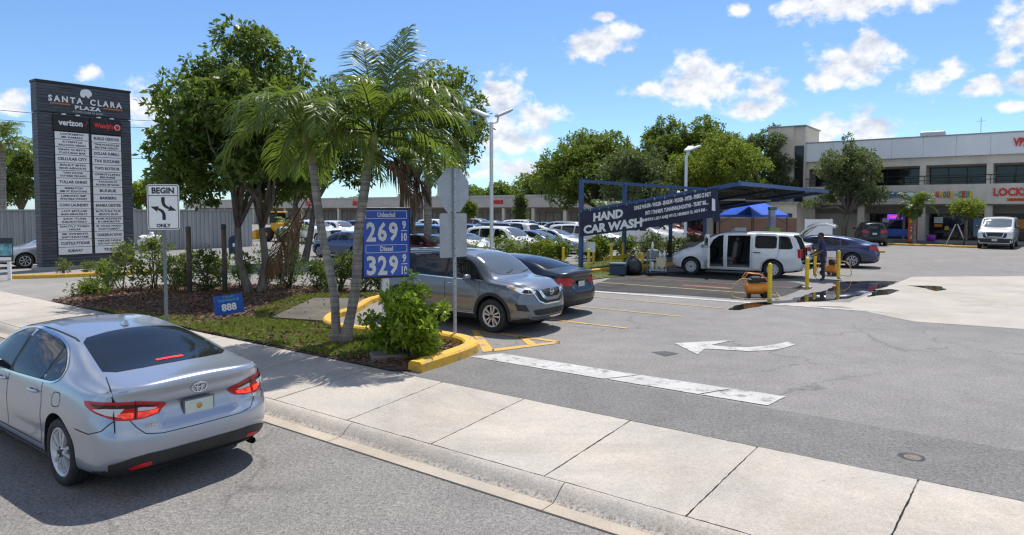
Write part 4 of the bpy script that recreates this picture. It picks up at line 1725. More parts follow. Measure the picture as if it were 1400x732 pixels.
# ================================================================== grey crossover
def grey_crossover():
    sp = suv_spec()
    car = Car(sp, P_GREY, True)
    root = thing('crossover', 'gunmetal grey crossover facing the lot beside the yellow hatching', 'car')
    link_mesh('body', car.mesh, root)
    screens(car, root, 'suv')
    seam = M('crossover_seam_gap', (.008, .008, .009), .8)
    for mode in 'LR':
        dlo = rounded([(1.20, 1.09), (.12, 1.10), (-.86, 1.125), (-1.66, 1.185), (-1.78, 1.30), (-1.58, 1.525), (-1.35, 1.575), (-.90, 1.612), (-.3, 1.636), (.12, 1.612),
                       (.48, 1.585), (.78, 1.45), (1.03, 1.23)], 1, .15)
        car.panel('window_surround', dlo, mode, DARK, root, .002, .08)
        for poly in SIDE_DLO['suv']:
            car.panel('side_window', rounded(poly, 1, .08), mode, GLASS_CAR, root, .0055, .07)
        car.strip('window_trim', [(1.16, 1.094), (.12, 1.107), (-.86, 1.127), (-1.60, 1.182)], mode, .02, CHROME, root, .007)
        mb = MB()
        for ln in ([(.08, 1.09), (.08, .8), (.10, .42)], [(1.06, 1.09), (1.08, .85), (1.02, .42)], [(-.90, 1.11), (-.88, .9), (-.80, .65), (-.74, .42)],
                   [(1.02, .45), (-.74, .45)], [(1.30, 1.03), (1.75, 1.0), (2.05, .93)]):
            car.strip('door_seam', ln, mode, .009, seam, root, .0025, False, .03)
        # dark plastic arch lips and sill
        for ax in sp['axles']:
            arc = [(ax + cos(a) * (sp['arch'] + .035), sp['rad'] + .01 + sin(a) * (sp['arch'] + .035)) for a in [pi * 1.04 - pi * 1.08 * i / 24 for i in range(25)]]
            car.strip('arch_cladding', arc, mode, .066, DARK, root, .009, False, .05)
        car.panel('sill_cladding', [(.93, .27), (-.86, .27), (-.86, .37), (.93, .37)], mode, DARK, root, .008, .08)
        car.strip('sill_bright_line', [(.92, .385), (-.80, .385)], mode, .016, GALV, root, .012)
    sc = (.012, 1)
    for s in (1, -1):
        f = lambda P: [(a * s, b) for a, b in P]
        cy = ('cyl', 1.55, .20 * s)
        lamp = car.panel('headlight', f([(21, .905), (24, .862), (34, .850), (47, .872), (58, .94), (72, 1.0), (70, 1.012), (52, .985), (34, .945)]), cy, CLEAR_LENS, root, .006, .035, sc)
        car.panel('lamp_chamber', f([(27, .90), (30, .868), (40, .872), (46, .895), (40, .94), (32, .93)]), cy, GLASS_CAR, lamp, .009, .03, sc)
        car.panel('amber_marker', f([(58, .952), (70, .998), (67, 1.004), (55, .978)]), cy, AMBER_LENS, lamp, .010, .03, sc)
        rng = MB()
        for a_, z_ in ((33, .898), (42, .905)):
            p, nn = car.onto(cy, a_ * s, z_, .012)
            rng.lathe([(.030, .0), (.036, .006), (.040, .0)], 14, 0, 'X', p)
        rng.build('lamp_ring', CHROME, lamp)
        car.panel('fog_recess', f([(34, .50), (52, .53), (56, .66), (40, .64)]), cy, DARK, root, .006, .04, sc)
        car.panel('fog_trim', f([(32, .455), (58, .49), (57, .53), (33, .50)]), cy, P_GREY, root, .014, .04, sc)
        car.panel('taillight', f([(165, 1.02), (140, 1.10), (112, 1.13), (118, 1.02), (150, .93), (165, .95)]), ('cyl', -1.65, .2 * s), RED_LENS, root, .006, .05, sc)
    car.panel('grille', [(-.50, .93), (.50, .93), (.40, .72), (.26, .655), (-.26, .655), (-.40, .72)], 'F', DARK, root, .007, .05)
    mb = MB()
    for z in (.70, .745, .79, .835, .88):
        car.strip('', [(-.36, z), (.36, z)], 'F', .010, DARK, root, .014, mb=mb)
    mb.build('grille_bars', DARK, root)
    car.strip('chrome_chevron', [(-.40, .935), (-.30, .79), (-.20, .735), (.20, .735), (.30, .79), (.40, .935)], 'F', .07, CHROME, root, .022)
    car.strip('grille_edge', [(-.57, .905), (-.43, .70), (-.27, .632), (.27, .632), (.43, .70), (.57, .905)], 'F', .022, CHROME, root, .016)
    em = MB()
    p, nn = car.onto('F', 0, .868, .022)
    em.lathe([(.056, 0), (.064, .006), (.072, 0)], 24, 0, 'X', p)
    em.box((p.x + .006, 0, p.z), (.008, .16, .022))
    em.build('emblem', CHROME, root)
    car.panel('lower_grille', rounded([(-.50, .40), (.50, .40), (.58, .53), (-.58, .53)], 1, .12), 'F', BLACK, root, .008, .05)
    mb = MB()
    for z in (.43, .46, .49):
        car.strip('', [(-.50, z), (.50, z)], 'F', .008, DARK, root, .013, mb=mb)
    mb.build('lower_grille_bars', DARK, root)
    car.strip('skid_plate', [(-.64, .375), (-.5, .345), (.5, .345), (.64, .375)], 'F', .045, CHROME, root, .016)
    car.panel('lower_bumper', [(-.66, .27), (.66, .27), (.70, .325), (-.70, .325)], 'F', DARK, root, .008, .06)
    for s in (1, -1):
        car.strip('bonnet_seam', [(1.30, .70 * s), (1.7, .66 * s), (2.05, .56 * s), (2.2, .42 * s)], 'T', .008, seam, root, .003)
        car.strip('wiper', [(1.30, .06 + .30 * s), (1.285, .22 + .30 * s), (1.245, .36 + .30 * s)], 'T', .016, DARK, root, .014)
        rl = MB()
        pts = []
        for x in (.35, .28, .1, -.5, -1.1, -1.5, -1.60):
            l, nn = car.onto('T', x, .60 * s, .0)
            pts.append((x, .60 * s, l.z + (.0 if x in (.35, -1.60) else .045)))
        rl.tube(pts, .014, 8)
        rl.build('roof_rail', M('roof_rail_alloy', (.30, .31, .32), .4, .8), root)
    car.panel('rear_window', rounded([(-.62, 1.17), (.62, 1.17), (.5, 1.535), (-.5, 1.535)], 2, .12), 'B', GLASS_CAR, root, .004, .09)
    plate(car, 'B', 0, .88, root)
    mirror(car, .86, 1.10, root, P_GREY)
    for x in (.24, -.70):
        handle(car, x, 1.0, root, CHROME)
    wheels(root, sp, 'ten', .225, .235)
    return root


ROGUE = grey_crossover()
rw = ground(671, 457)
park(ROGUE, rw - U * 1.395 + N * .90, U)
# ================================================================== vegetation
def unit(a):
    return a / np.maximum(1e-9, np.linalg.norm(a, axis=-1, keepdims=True))


def leaf_quads(base, dirs, length, width, droop=0.0):
    """pointed leaves: base points, directions; returns vertex and face arrays"""
    n = len(base)
    d = unit(dirs)
    r = RNG.normal(size=(n, 3))
    side = unit(np.cross(d, r))
    L = np.asarray(length).reshape(-1, 1) * np.ones((n, 1))
    W = np.asarray(width).reshape(-1, 1) * np.ones((n, 1))
    mid = base + d * L * .5
    tip = base + d * L
    tip[:, 2] -= droop * L[:, 0]
    V = np.stack([base, mid + side * W * .5, tip, mid - side * W * .5], 1).reshape(-1, 3)
    F = np.arange(4 * n).reshape(-1, 4)
    return V, F


def blob_points(blobs, n, inner=.45):
    b = np.array(blobs, float)
    w = (b[:, 3] * b[:, 4] * b[:, 5]) ** (2 / 3)
    idx = RNG.choice(len(b), n, p=w / w.sum())
    d = unit(RNG.normal(size=(n, 3)))
    r = inner + (1 - inner) * RNG.random((n, 1)) ** .6
    q = b[idx]
    return q[:, :3] + d * r * q[:, 3:6], d


def foliage(name, blobs, twigs, per, length, mat, parent, spread=.9, aspect=.42, droop=.15, inner=.45, up=.25):
    pts, out = blob_points(blobs, twigs, inner)
    base = np.repeat(pts, per, 0)
    o = np.repeat(out, per, 0)
    d = o * .6 + RNG.normal(size=base.shape) * spread
    d[:, 2] += up
    base = base + RNG.normal(size=base.shape) * length * .25
    ln = length * RNG.uniform(.45, 1.4, len(base))
    V, F = leaf_quads(base, d, ln, ln * aspect, droop)
    return np_mesh(name, V, F, mat, parent)


def sub_blobs(center, rad, n, r0, r1, flat=.8, shell=.55, seed=0):
    """a broken crown: many small lobes spread through an ellipsoid"""
    rg = np.random.default_rng(seed)
    out = []
    for _ in range(n):
        d = rg.normal(size=3)
        d /= np.linalg.norm(d)
        if d[2] < -.75:
            d[2] *= -.6
        r = shell + (1 - shell) * rg.random()
        rr = rg.uniform(r0, r1)
        out.append((center[0] + d[0] * r * max(.1, rad[0] - rr * .6), center[1] + d[1] * r * max(.1, rad[1] - rr * .6), center[2] + d[2] * r * max(.1, rad[2] - rr * .6), rr, rr, rr * flat))
    return out


def limbs(mb, base, blobs, r, fork, seed=0, n=9, mi=0):
    rg = random.Random(seed)
    pick = rg.sample(blobs, min(n, len(blobs)))
    for b in pick:
        tip = Vector(b[:3])
        a = Vector(fork)
        m1 = a.lerp(tip, .35) + Vector((rg.uniform(-.15, .15), rg.uniform(-.15, .15), rg.uniform(.0, .3)))
        m2 = a.lerp(tip, .7) + Vector((rg.uniform(-.2, .2), rg.uniform(-.2, .2), rg.uniform(-.1, .2)))
        mb.tube([a, m1, m2, tip], [r, r * .62, r * .36, r * .12], 7, mi)


def bark_mat(name, lo, hi, ring=0.0):
    m, nt, b = new_mat(name)
    f = noise_fac(nt, 9, 6, .65, stretch=(1, 1, .25))
    c = ramp(nt, f, [(.3, lo), (.7, hi)])
    if ring:
        f2 = noise_fac(nt, 2.2, 3, .6, stretch=(.2, .2, 5))
        c = mixc(nt, 1.0, c, ramp(nt, f2, [(.38, (.62,) * 3), (.58, (1.08,) * 3)]), 'MULTIPLY')
        tcr = node(nt, 'ShaderNodeTexCoord')
        wv = node(nt, 'ShaderNodeTexWave', wave_type='BANDS', bands_direction='Z')
        wv.inputs['Scale'].default_value = 3.1
        wv.inputs['Distortion'].default_value = 1.6
        wv.inputs['Detail'].default_value = 2
        nt.links.new(tcr.outputs['Object'], wv.inputs['Vector'])
        c = mixc(nt, 1.0, c, ramp(nt, wv.outputs['Fac'], [(.0, (.70, .68, .66)), (.18, (1.0,) * 3)]), 'MULTIPLY')
    f3 = noise_fac(nt, 3, 3, .5)
    c = mixc(nt, ramp(nt, f3, [(.55, 0), (.75, .5)]), c, (.16, .17, .12))
    nt.links.new(c, b.inputs['Base Color'])
    b.inputs['Roughness'].default_value = .9
    bump(nt, b, f, .6, .03)
    return m


BARK = bark_mat('grey_brown_bark', (.07, .055, .042), (.19, .16, .13))
PALM_BARK = bark_mat('palm_bark', (.17, .15, .13), (.36, .33, .29), 1)
LEAF_BIG = leaf_mat('almond_leaves', (.030, .066, .014), (.120, .170, .030), .38, .40, (.16, .12, .02))
LEAF_OAK = leaf_mat('olive_oak_leaves', (.050, .074, .034), (.150, .175, .080), .32, .6)
LEAF_MID = leaf_mat('mid_green_leaves', (.048, .090, .016), (.175, .215, .032), .42, .5, (.15, .13, .03))
LEAF_LIME = leaf_mat('yellow_green_leaves', (.090, .135, .014), (.260, .290, .032), .46, .5)
LEAF_BUSH = leaf_mat('glossy_bush_leaves', (.105, .190, .016), (.33, .43, .04), .5, .32, (.26, .26, .05))
LEAF_DARK = leaf_mat('dark_hedge_leaves', (.034, .060, .018), (.120, .145, .050), .35, .5)
LEAF_SHRUB = leaf_mat('pale_shrub_leaves', (.070, .100, .022), (.200, .225, .060), .35, .5, (.20, .16, .06))
LEAF_PALM = leaf_mat('palm_fronds', (.038, .080, .016), (.140, .190, .038), .40, .38)
LEAF_DEAD = leaf_mat('dead_fronds', (.065, .040, .024), (.18, .115, .065), .12, .7, None, (.20, .10, .04))


def tree(name, label, pos, crown_c, crown_r, mat, nblob=34, twigs=2600, per=7, leaf=.2, trunk_r=.16, stems=1, fork=.3, group=None, seed=0, r0=.55, r1=1.1, aspect=.42, shell=.5, inner=.45, cat='tree', flat=.8, lean=(0, 0), extra=()):
    """crown_c / crown_r are relative to the foot of the tree"""
    root = thing(name, label, cat, pos, 0, group)
    blobs = sub_blobs(crown_c, crown_r, nblob, r0, r1, flat, shell, seed) + list(extra)
    foliage('crown', blobs, twigs, per, leaf, mat, root, aspect=aspect, inner=inner)
    rg = random.Random(seed)
    mb = MB()
    zf = crown_c[2] - crown_r[2] * (1 - fork)
    for k in range(stems):
        a = 2 * pi * k / max(1, stems) + .5
        off = Vector((cos(a), sin(a), 0)) * (trunk_r * 1.1 if stems > 1 else 0)
        fk = Vector((crown_c[0] * .5 + off.x * 1.9 + lean[0], crown_c[1] * .5 + off.y * 1.9 + lean[1], zf))
        rr = trunk_r * (.78 if stems > 1 else 1)
        mid = off.lerp(fk, .5) + Vector((rg.uniform(-.1, .1), rg.uniform(-.1, .1), 0)) * min(1, zf * .5)
        mid.z = zf * .5
        mb.tube([off + Vector((0, 0, -.08)), off + Vector((0, 0, .12)), off.lerp(mid, .5), mid, fk], [rr * 1.55, rr * 1.15, rr, rr * .88, rr * .74], 10)
        limbs(mb, off, blobs, rr * .62, fk, seed + k * 7, max(5, 11 // stems + 3))
    mb.build('trunk', BARK, root)
    return root


def frond(V, F, base, az, elev, length, droop, nl=42, ll=.55, lw=.035, plume=.5, curl=0.0, keel=True):
    """one feather frond: rachis arc with leaflets on both sides; appended to V, F lists"""
    d0 = Vector((cos(az) * cos(elev), sin(az) * cos(elev), sin(elev)))
    p = Vector(base)
    d = d0.copy()
    n = 22
    pts, ds = [p.copy()], [d.copy()]
    for i in range(n):
        d = (d + Vector((0, 0, -droop / n * (0.4 + 1.6 * i / n)))).normalized()
        p = p + d * (length / n)
        pts.append(p.copy())
        ds.append(d.copy())
    # rachis: thin three sided rod
    o = len(V)
    for i, (q, t) in enumerate(zip(pts, ds)):
        s = t.cross(Vector((0, 0, 1)))
        s = s.normalized() if s.length > 1e-3 else Vector((1, 0, 0))
        u = s.cross(t)
        r = .022 * (1 - i / n * .85)
        V.extend([q + s * r, q - s * r, q - u * r * 1.2, q + u * r * .4])
    for i in range(n):
        for k in range(4):
            F.append((o + i * 4 + k, o + i * 4 + (k + 1) % 4, o + (i + 1) * 4 + (k + 1) % 4, o + (i + 1) * 4 + k))
    for i in range(nl):
        f = .16 + .84 * i / (nl - 1)
        x = f * n
        j = min(n - 1, int(x))
        q = pts[j].lerp(pts[j + 1], x - j)
        t = ds[j]
        s = t.cross(Vector((0, 0, 1)))
        s = s.normalized() if s.length > 1e-3 else Vector((1, 0, 0))
        u = s.cross(t)
        L = ll * (.55 + .75 * sin(pi * min(1, f * .92 + .06))) * (1 - .35 * max(0, f - .7) / .3) * random.uniform(.85, 1.12)
        for sg in (1, -1):
            fw = .55 + .5 * f
            dr = (s * sg + t * fw + u * random.uniform(-plume * .3, plume)).normalized()
            w = lw * random.uniform(.8, 1.2)
            wv = dr.cross(u * random.uniform(.5, 1) + s * random.uniform(-.5, .5)).normalized()
            a0 = q
            a1 = q + dr * L * .5 + Vector((0, 0, -L * .06))
            d2 = (dr + Vector((0, 0, -.75 - curl))).normalized()
            a2 = a1 + d2 * L * .32
            a3 = a2 + (d2 + Vector((0, 0, -.7))).normalized() * L * .22
            o = len(V)
            V.extend([a0 + wv * w * .35, a0 - wv * w * .35, a1 + wv * w * .5, a1 - wv * w * .5, a2 + wv * w * .36, a2 - wv * w * .36, a3 + wv * w * .04, a3 - wv * w * .04])
            F.extend([(o, o + 1, o + 3, o + 2), (o + 2, o + 3, o + 5, o + 4), (o + 4, o + 5, o + 7, o + 6)])


def palm(name, label, pos, path, r0, r1, fronds, length, ll=.55, shaft=True, group=None, dead=(), lw=.036, nl=42, bark=None, spear=True):
    """path: trunk points relative to pos; fronds: list of (azimuth, elevation, droop, length factor)"""
    root = thing(name, label, 'palm tree', pos, 0, group)
    pts = [Vector(p) for p in path]
    mb = MB()
    n = 26
    dens, rad = [], []
    for i in range(n + 1):
        x = i / n * (len(pts) - 1)
        j = min(len(pts) - 2, int(x))
        f = x - j
        p0 = pts[max(0, j - 1)]
        p3 = pts[min(len(pts) - 1, j + 2)]
        a, b_ = pts[j], pts[j + 1]
        m1, m2 = (b_ - p0) * .5, (p3 - a) * .5
        q = a * (2 * f**3 - 3 * f**2 + 1) + m1 * (f**3 - 2 * f**2 + f) + b_ * (-2 * f**3 + 3 * f**2) + m2 * (f**3 - f**2)
        dens.append(q)
        k = i / n
        r = r0 + (r1 - r0) * k + r0 * .75 * max(0, .09 - k) / .09
        rad.append(r * (1.03 if i % 2 else .975))
    mb.tube(dens, rad, 14)
    mb.build('trunk', bark or PALM_BARK, root)
    top = dens[-1]
    ax = (dens[-1] - dens[-3]).normalized()
    if shaft:
        sh = MB()
        sh.tube([top - ax * .03, top + ax * .12, top + ax * .42, top + ax * .72], [r1 * 1.25, r1 * 1.3, r1 * 1.0, r1 * .55], 14)
        sh.build('crownshaft', M('crownshaft', (.20, .20, .045), .5, var=.35, scale=7, stretch=(1, 1, .3)), root)
        top = top + ax * .62
    V, F = [], []
    for (az, el, dr, lf) in fronds:
        frond(V, F, top + Vector((cos(az) * .05, sin(az) * .05, random.uniform(-.08, .06))), az, el, length * lf, dr, nl, ll * lf, lw)
    np_mesh('crown', np.array([tuple(v) for v in V]), np.array(F), LEAF_PALM, root)
    for (az, el, dr, lf, dz) in dead:
        V, F = [], []
        frond(V, F, top + Vector((cos(az) * .06, sin(az) * .06, dz)), az, el, length * lf, dr, nl, ll * .8, lw * .9, .2, .8)
        np_mesh('dead_frond', np.array([tuple(v) for v in V]), np.array(F), LEAF_DEAD, root)
    return root


def bush(name, label, pos, rad, mat, twigs, per=6, leaf=.09, n=14, group=None, seed=0, cat='bush', stems=5, aspect=.5, low=.3, up=.35, r0=.35, r1=.5, extra=()):
    root = thing(name, label, cat, pos, 0, group)
    R = max(rad[0], rad[1])
    blobs = sub_blobs((0, 0, rad[2] * .55), (rad[0], rad[1], rad[2] * .55), n, R * r0, R * r1, 1.0, .3, seed)
    rr_ = np.random.default_rng(seed + 99)
    blobs = [(b[0], b[1], max(b[2] if i % 3 else rad[2] * rr_.uniform(.12, .45), b[5] * .5), b[3], b[4], b[5]) for i, b in enumerate(blobs)] + list(extra)
    foliage('foliage', blobs, twigs, per, leaf, mat, root, aspect=aspect, inner=.35, up=up)
    mb = MB()
    rg = random.Random(seed)
    for k in range(stems):
        b = rg.choice(blobs)
        a = Vector((rg.uniform(-.1, .1) * rad[0], rg.uniform(-.1, .1) * rad[1], -.05))
        tip = Vector(b[:3])
        mb.tube([a, a.lerp(tip, .5) + Vector((0, 0, .05)), tip], [.020, .014, .006], 6)
    mb.build('stems', BARK, root)
    return root
# ================================================================== planting bed along the pavement
MULCH_B = M('mulch', (.080, .055, .038), .95, var=.8, scale=7, bmp=.9, bscale=22)
m, nt, b = new_mat('lawn_soil')
f = noise_fac(nt, 1.4, 5, .65)
f2 = noise_fac(nt, 30, 4, .7)
c = mixc(nt, ramp(nt, f, [(.40, 0.), (.60, 1.)]), (.060, .095, .018), (.13, .12, .04))
nt.links.new(mixc(nt, 1.0, c, ramp(nt, f2, [(.3, (.5,) * 3), (.7, (1.25,) * 3)]), 'MULTIPLY'), b.inputs['Base Color'])
b.inputs['Roughness'].default_value = .95
bump(nt, b, f2, .8, .03)
LAWN = m
bed = [P2(-21.9, T_IN + .02), P2(-8.1, T_IN + .02)] + gp([(560, 511), (600, 499), (636, 482), (628, 474), (596, 464), (540, 459), (470, 456), (446, 448), (452, 437), (478, 431), (500, 419), (522, 411), (512, 400), (480, 396), (440, 393), (380, 392), (320, 391), (260, 391), (200, 393), (150, 398), (105, 404), (78, 411)])
sheet('planting_bed', bed, .03, MULCH_B, .5, 'structure', .012)
lawn = [P2(-19.0, T_IN + .05)] + gp([(240, 436), (296, 442), (345, 436), (350, 424), (400, 408), (450, 404), (512, 402), (520, 411), (498, 420), (476, 431), (450, 438), (446, 448), (470, 456), (512, 460), (524, 473), (515, 490)]) + [P2(-9.2, T_IN + .05)]
sheet('lawn', rounded(lawn, 1, .2), .045, LAWN, .4, 'structure', .01)


def in_poly(P, poly):
    x, y = P[:, 0], P[:, 1]
    inside = np.zeros(len(P), bool)
    n = len(poly)
    for i in range(n):
        x1, y1 = poly[i]
        x2, y2 = poly[(i + 1) % n]
        c = ((y1 > y) != (y2 > y)) & (x < (x2 - x1) * (y - y1) / (y2 - y1 + 1e-12) + x1)
        inside ^= c
    return inside


def scatter(poly, n):
    a = np.array(poly)
    lo, hi = a.min(0), a.max(0)
    out = np.zeros((0, 2))
    while len(out) < n:
        P = lo + RNG.random((n * 2, 2)) * (hi - lo)
        out = np.vstack([out, P[in_poly(P, poly)]])
    return out[:n]


# grass blades
def blades(name, poly, n, h, mat, z=.045, w=.012, lean=.5):
    p = scatter(poly, n)
    base = np.column_stack([p, np.full(n, z)])
    a = RNG.random(n) * 2 * pi
    side = np.column_stack([np.cos(a), np.sin(a), np.zeros(n)])
    # thick in some patches, thin in others
    patch = .5 + .5 * np.sin(p[:, 0] * 2.1 + 1.3 * np.sin(p[:, 1] * 1.7)) * np.sin(p[:, 1] * 2.6 + np.sin(p[:, 0] * 1.1))
    hh = h * RNG.uniform(.4, 1.2, n) * (.45 + .75 * patch)
    d = np.column_stack([RNG.normal(size=(n, 2)) * lean, np.ones(n)])
    d = unit(d)
    ww = (w * RNG.uniform(.6, 1.3, n))[:, None]
    hh = hh[:, None]
    V = np.stack([base - side * ww * .5, base + side * ww * .5, base + d * hh * .6 + side * ww * .35, base + d * hh], 1).reshape(-1, 3)
    o = np_mesh(name, V, np.arange(4 * n).reshape(-1, 4), mat)
    return o


GRASS = leaf_mat('grass_blades', (.070, .115, .016), (.220, .260, .045), .4, .55, (.26, .22, .09))
o = blades('lawn_grass', lawn, 52000, .085, GRASS)
tag(o, 'patchy green lawn grass between pavement and hedge', 'grass', kind='stuff')
# fallen leaves and bark chips
LITTER = leaf_mat('leaf_litter', (.060, .030, .018), (.27, .15, .085), .05, .8, (.48, .40, .30), (.2, .1, .04))
p = scatter(bed, 16000)
base = np.column_stack([p, RNG.uniform(.040, .075, len(p))])
d = np.column_stack([RNG.normal(size=(len(p), 2)), RNG.normal(size=len(p)) * .35])
V, F = leaf_quads(base, d, RNG.uniform(.03, .15, len(p)), RNG.uniform(.015, .06, len(p)))
V[:, 2] = np.maximum(V[:, 2], .037)
o = np_mesh('leaf_litter', V, F, LITTER)
tag(o, 'brown fallen leaves and bark chips over the planting bed', 'leaf litter', kind='stuff')
# pale grass strip beyond the car bays
ISL = [P2(-14.6, 14.0), P2(-13.7, 14.0), P2(-12.9, 19.6), P2(-12.2, 27.5), P2(-14.2, 31.5), P2(-16.8, 31.5), P2(-16.6, 24), P2(-15.9, 18)]
sheet('grass_island', ISL, .03, LAWN, .5, 'structure', .01)
o = blades('island_grass', ISL, 9000, .10, GRASS, .03, .02)
tag(o, 'grass on the island under the hedge by the car wash', 'grass', kind='stuff')

# concrete pad in the lawn
padp = gp([(369, 441), (428, 413), (500, 414), (480, 428), (452, 437), (442, 446)])
mb = MB()
mb.prism(padp, -.05, .11)
tag(mb.build('concrete_pad', concrete_mat('old_pad_concrete', (.17, .155, .135), .35, .3)), 'weathered grey concrete pad set in the lawn behind the palms', 'slab')
mb = MB()
c = ground(535, 493)
mb.box((c.x, c.y, .06), (.75, .45, .10), .3, bev=.02)
tag(mb.build('utility_cover', concrete_mat('cover_concrete', (.30, .28, .26), .3, .3)), 'small grey concrete utility cover beside the bright green bush', 'slab')


# ---------------------------------------------------------------- yellow kerbs
def kerb_run(name, label, pts, w=.16, h=.15, mat=None, cat='kerb', round_=0.035, group=None):
    P = [Vector((p[0], p[1], 0)) for p in pts]
    mb = MB()
    sec = [(-w / 2 - .015, 0), (-w / 2, h - round_), (-w / 2 + round_, h), (w / 2 - round_, h), (w / 2, h - round_), (w / 2 + .015, 0)]
    vs = []
    n = len(P)
    for i, p in enumerate(P):
        a = P[max(0, i - 1)]
        b_ = P[min(n - 1, i + 1)]
        t1 = (p - a).normalized() if i > 0 else (b_ - p).normalized()
        t2 = (b_ - p).normalized() if i < n - 1 else t1
        t = (t1 + t2).normalized()
        nn = Vector((-t.y, t.x, 0)) / max(.5, t.dot(t1))
        hk = p.z
        for (o_, z) in sec:
            vs.append(p + nn * o_ + Vector((0, 0, z)))
    k = len(sec)
    fs = []
    for i in range(n - 1):
        for j in range(k - 1):
            fs.append((i * k + j, i * k + j + 1, (i + 1) * k + j + 1, (i + 1) * k + j))
    fs.append(tuple(range(k)))
    fs.append(tuple(range((n - 1) * k, n * k))[::-1])
    mb.add(vs, fs)
    me = mb.mesh(name, mat or KYEL)
    bm = bmesh.new()
    bm.from_mesh(me)
    bmesh.ops.recalc_face_normals(bm, faces=bm.faces)
    bm.to_mesh(me)
    bm.free()
    return tag(link_mesh(name, me), label, cat, group)


m, nt, b = new_mat('yellow_kerb_paint')
f = noise_fac(nt, 7, 6, .7)
f2 = noise_fac(nt, 45, 3, .6)
c = mixc(nt, ramp(nt, f, [(.53, 0.), (.64, .75)]), (.70, .40, .03), (.30, .27, .22))
nt.links.new(mixc(nt, 1.0, c, ramp(nt, f2, [(.3, (.75,) * 3), (.65, (1.05,) * 3)]), 'MULTIPLY'), b.inputs['Base Color'])
b.inputs['Roughness'].default_value = .65
bump(nt, b, f2, .5, .01)
KYEL = m


def smooth_path(pts, it=2):
    P = [tuple(p) for p in pts]
    for _ in range(it):
        out = [P[0]]
        for a, b_ in zip(P, P[1:]):
            out.append((a[0] * .75 + b_[0] * .25, a[1] * .75 + b_[1] * .25))
            out.append((a[0] * .25 + b_[0] * .75, a[1] * .25 + b_[1] * .75))
        out.append(P[-1])
        P = out
    return P


kerb_run('yellow_kerb', 'chunky worn yellow kerb nose round the stop sign post', smooth_path(gp([(566, 511), (600, 500), (634, 488), (646, 481), (636, 473), (616, 469), (594, 465), (560, 462), (524, 459)])), .27, .17)
kerb_run('yellow_kerb', 'yellow kerb bending behind the two palm trunks', smooth_path(gp([(524, 459), (490, 457), (456, 452), (443, 445), (452, 436), (476, 431), (490, 424), (503, 415), (524, 410)])), .20, .15)
kerb_run('yellow_kerb', 'low yellow kerb in front of the tall plaza sign', smooth_path(gp([(11, 382), (60, 381), (130, 378), (205, 375), (262, 371)]), 1), .18, .16)

# ---------------------------------------------------------------- palms in front
pb = ground(459, 472)


def ppt(px, py, base, dy=0.0):
    d = base.y + dy
    return ((px - 700) / F_PX * d - base.x, dy, height(py, d))


random.seed(11)
fr = []
for i in range(13):
    az = 2 * pi * i / 13 * 1.0 + random.uniform(-.2, .2)
    el = random.choice([.15, .45, .75, 1.0])
    if sin(az) < -.55:
        el = max(el, .95)
    fr.append((az, el, 1.5 + .9 * el + random.uniform(0, .5), random.uniform(.85, 1.08)))
palm('christmas_palm', 'slimmer palm leaning left, thin grey trunk with fronds spilling over the dark tree', (pb.x, pb.y, .02),
     [(-.02, 0, 0), ppt(455, 400, pb), ppt(440, 320, pb), ppt(430, 240, pb), ppt(427, 222, pb)], .088, .072, fr, 1.95, .52, lw=.030, nl=48)
pb2 = ground(466, 472)
random.seed(23)
fr = [(-.35, .95, 1.9, 1.05), (.25, .75, 1.8, 1.05), (1.2, 1.2, .9, 1.25), (2.2, 1.1, 1.3, 1.0), (3.0, .75, 1.9, .95), (.12, .42, 1.6, .95), (-.7, .95, 1.7, .85), (-1.7, 1.15, 1.7, .75), (-2.6, .6, 2.0, .95),
      (.7, .40, 1.7, 1.0), (2.7, .25, 1.8, .9), (.4, 1.2, 1.2, 1.0), (2.0, 1.25, .9, 1.08), (1.0, 1.3, .8, 1.15), (3.6, .15, 1.7, .9), (.5, .05, 1.4, .8)]
palm('christmas_palm', 'palm leaning right with fat crownshaft, tall upright fronds and a hanging dead frond', (pb2.x + .05, pb2.y - .03, .02),
     [(0, 0, 0), ppt(482, 395, pb2), ppt(487, 320, pb2), ppt(497, 255, pb2), ppt(502, 228, pb2)], .098, .086, fr, 2.05, .56,
     dead=[(.25, -.30, 1.3, .68, -.35), (.6, -.6, 1.0, .62, -.40), (-.1, -.45, 1.2, .62, -.40)], lw=.031, nl=52)
# dead frond propped on the left trunk, fallen and brown
root = thing('fallen_frond', 'brown dead palm frond hanging down to the hedge left of the palms', 'palm frond', (0, 0, 0))
V, F = [], []
random.seed(4)
fb = at(421, 17.0, height(268, 17.0))
frond(V, F, fb, pi - .25, -.95, 2.3, .5, 38, .62, .045, .2, 1.0)
frond(V, F, fb + Vector((.06, 0, -.2)), pi + .2, -1.15, 2.1, .35, 34, .55, .045, .2, 1.0)
np_mesh('leaflets', np.array([tuple(v) for v in V]), np.array(F), LEAF_DEAD, root)

# ---------------------------------------------------------------- bright bush in the kerb nose
c = ground(560, 494)
bush('bush', 'bright green rounded bush in the kerb nose under the price sign', (c.x, c.y, .03), (.72, .62, 1.16), LEAF_BUSH, 1150, 7, .105, 20, seed=3, aspect=.52, r0=.26, r1=.44,
     stems=9, extra=[(-.05, 0, 1.22, .12, .12, .22), (.18, 0, 1.16, .14, .14, .16), (-.36, 0, 1.08, .14, .14, .16), (.56, 0, .86, .16, .16, .14), (-.70, 0, .66, .16, .14, .14), (-.62, -.1, .30, .16, .14, .12), (.02, 0, 1.42, .06, .06, .12)])
c = ground(590, 487)
bush('bush', 'small sprig of leaves at the foot of the bright bush', (c.x, c.y, .03), (.34, .28, .34), LEAF_BUSH, 220, 7, .075, 6, seed=9)
c = ground(625, 476)
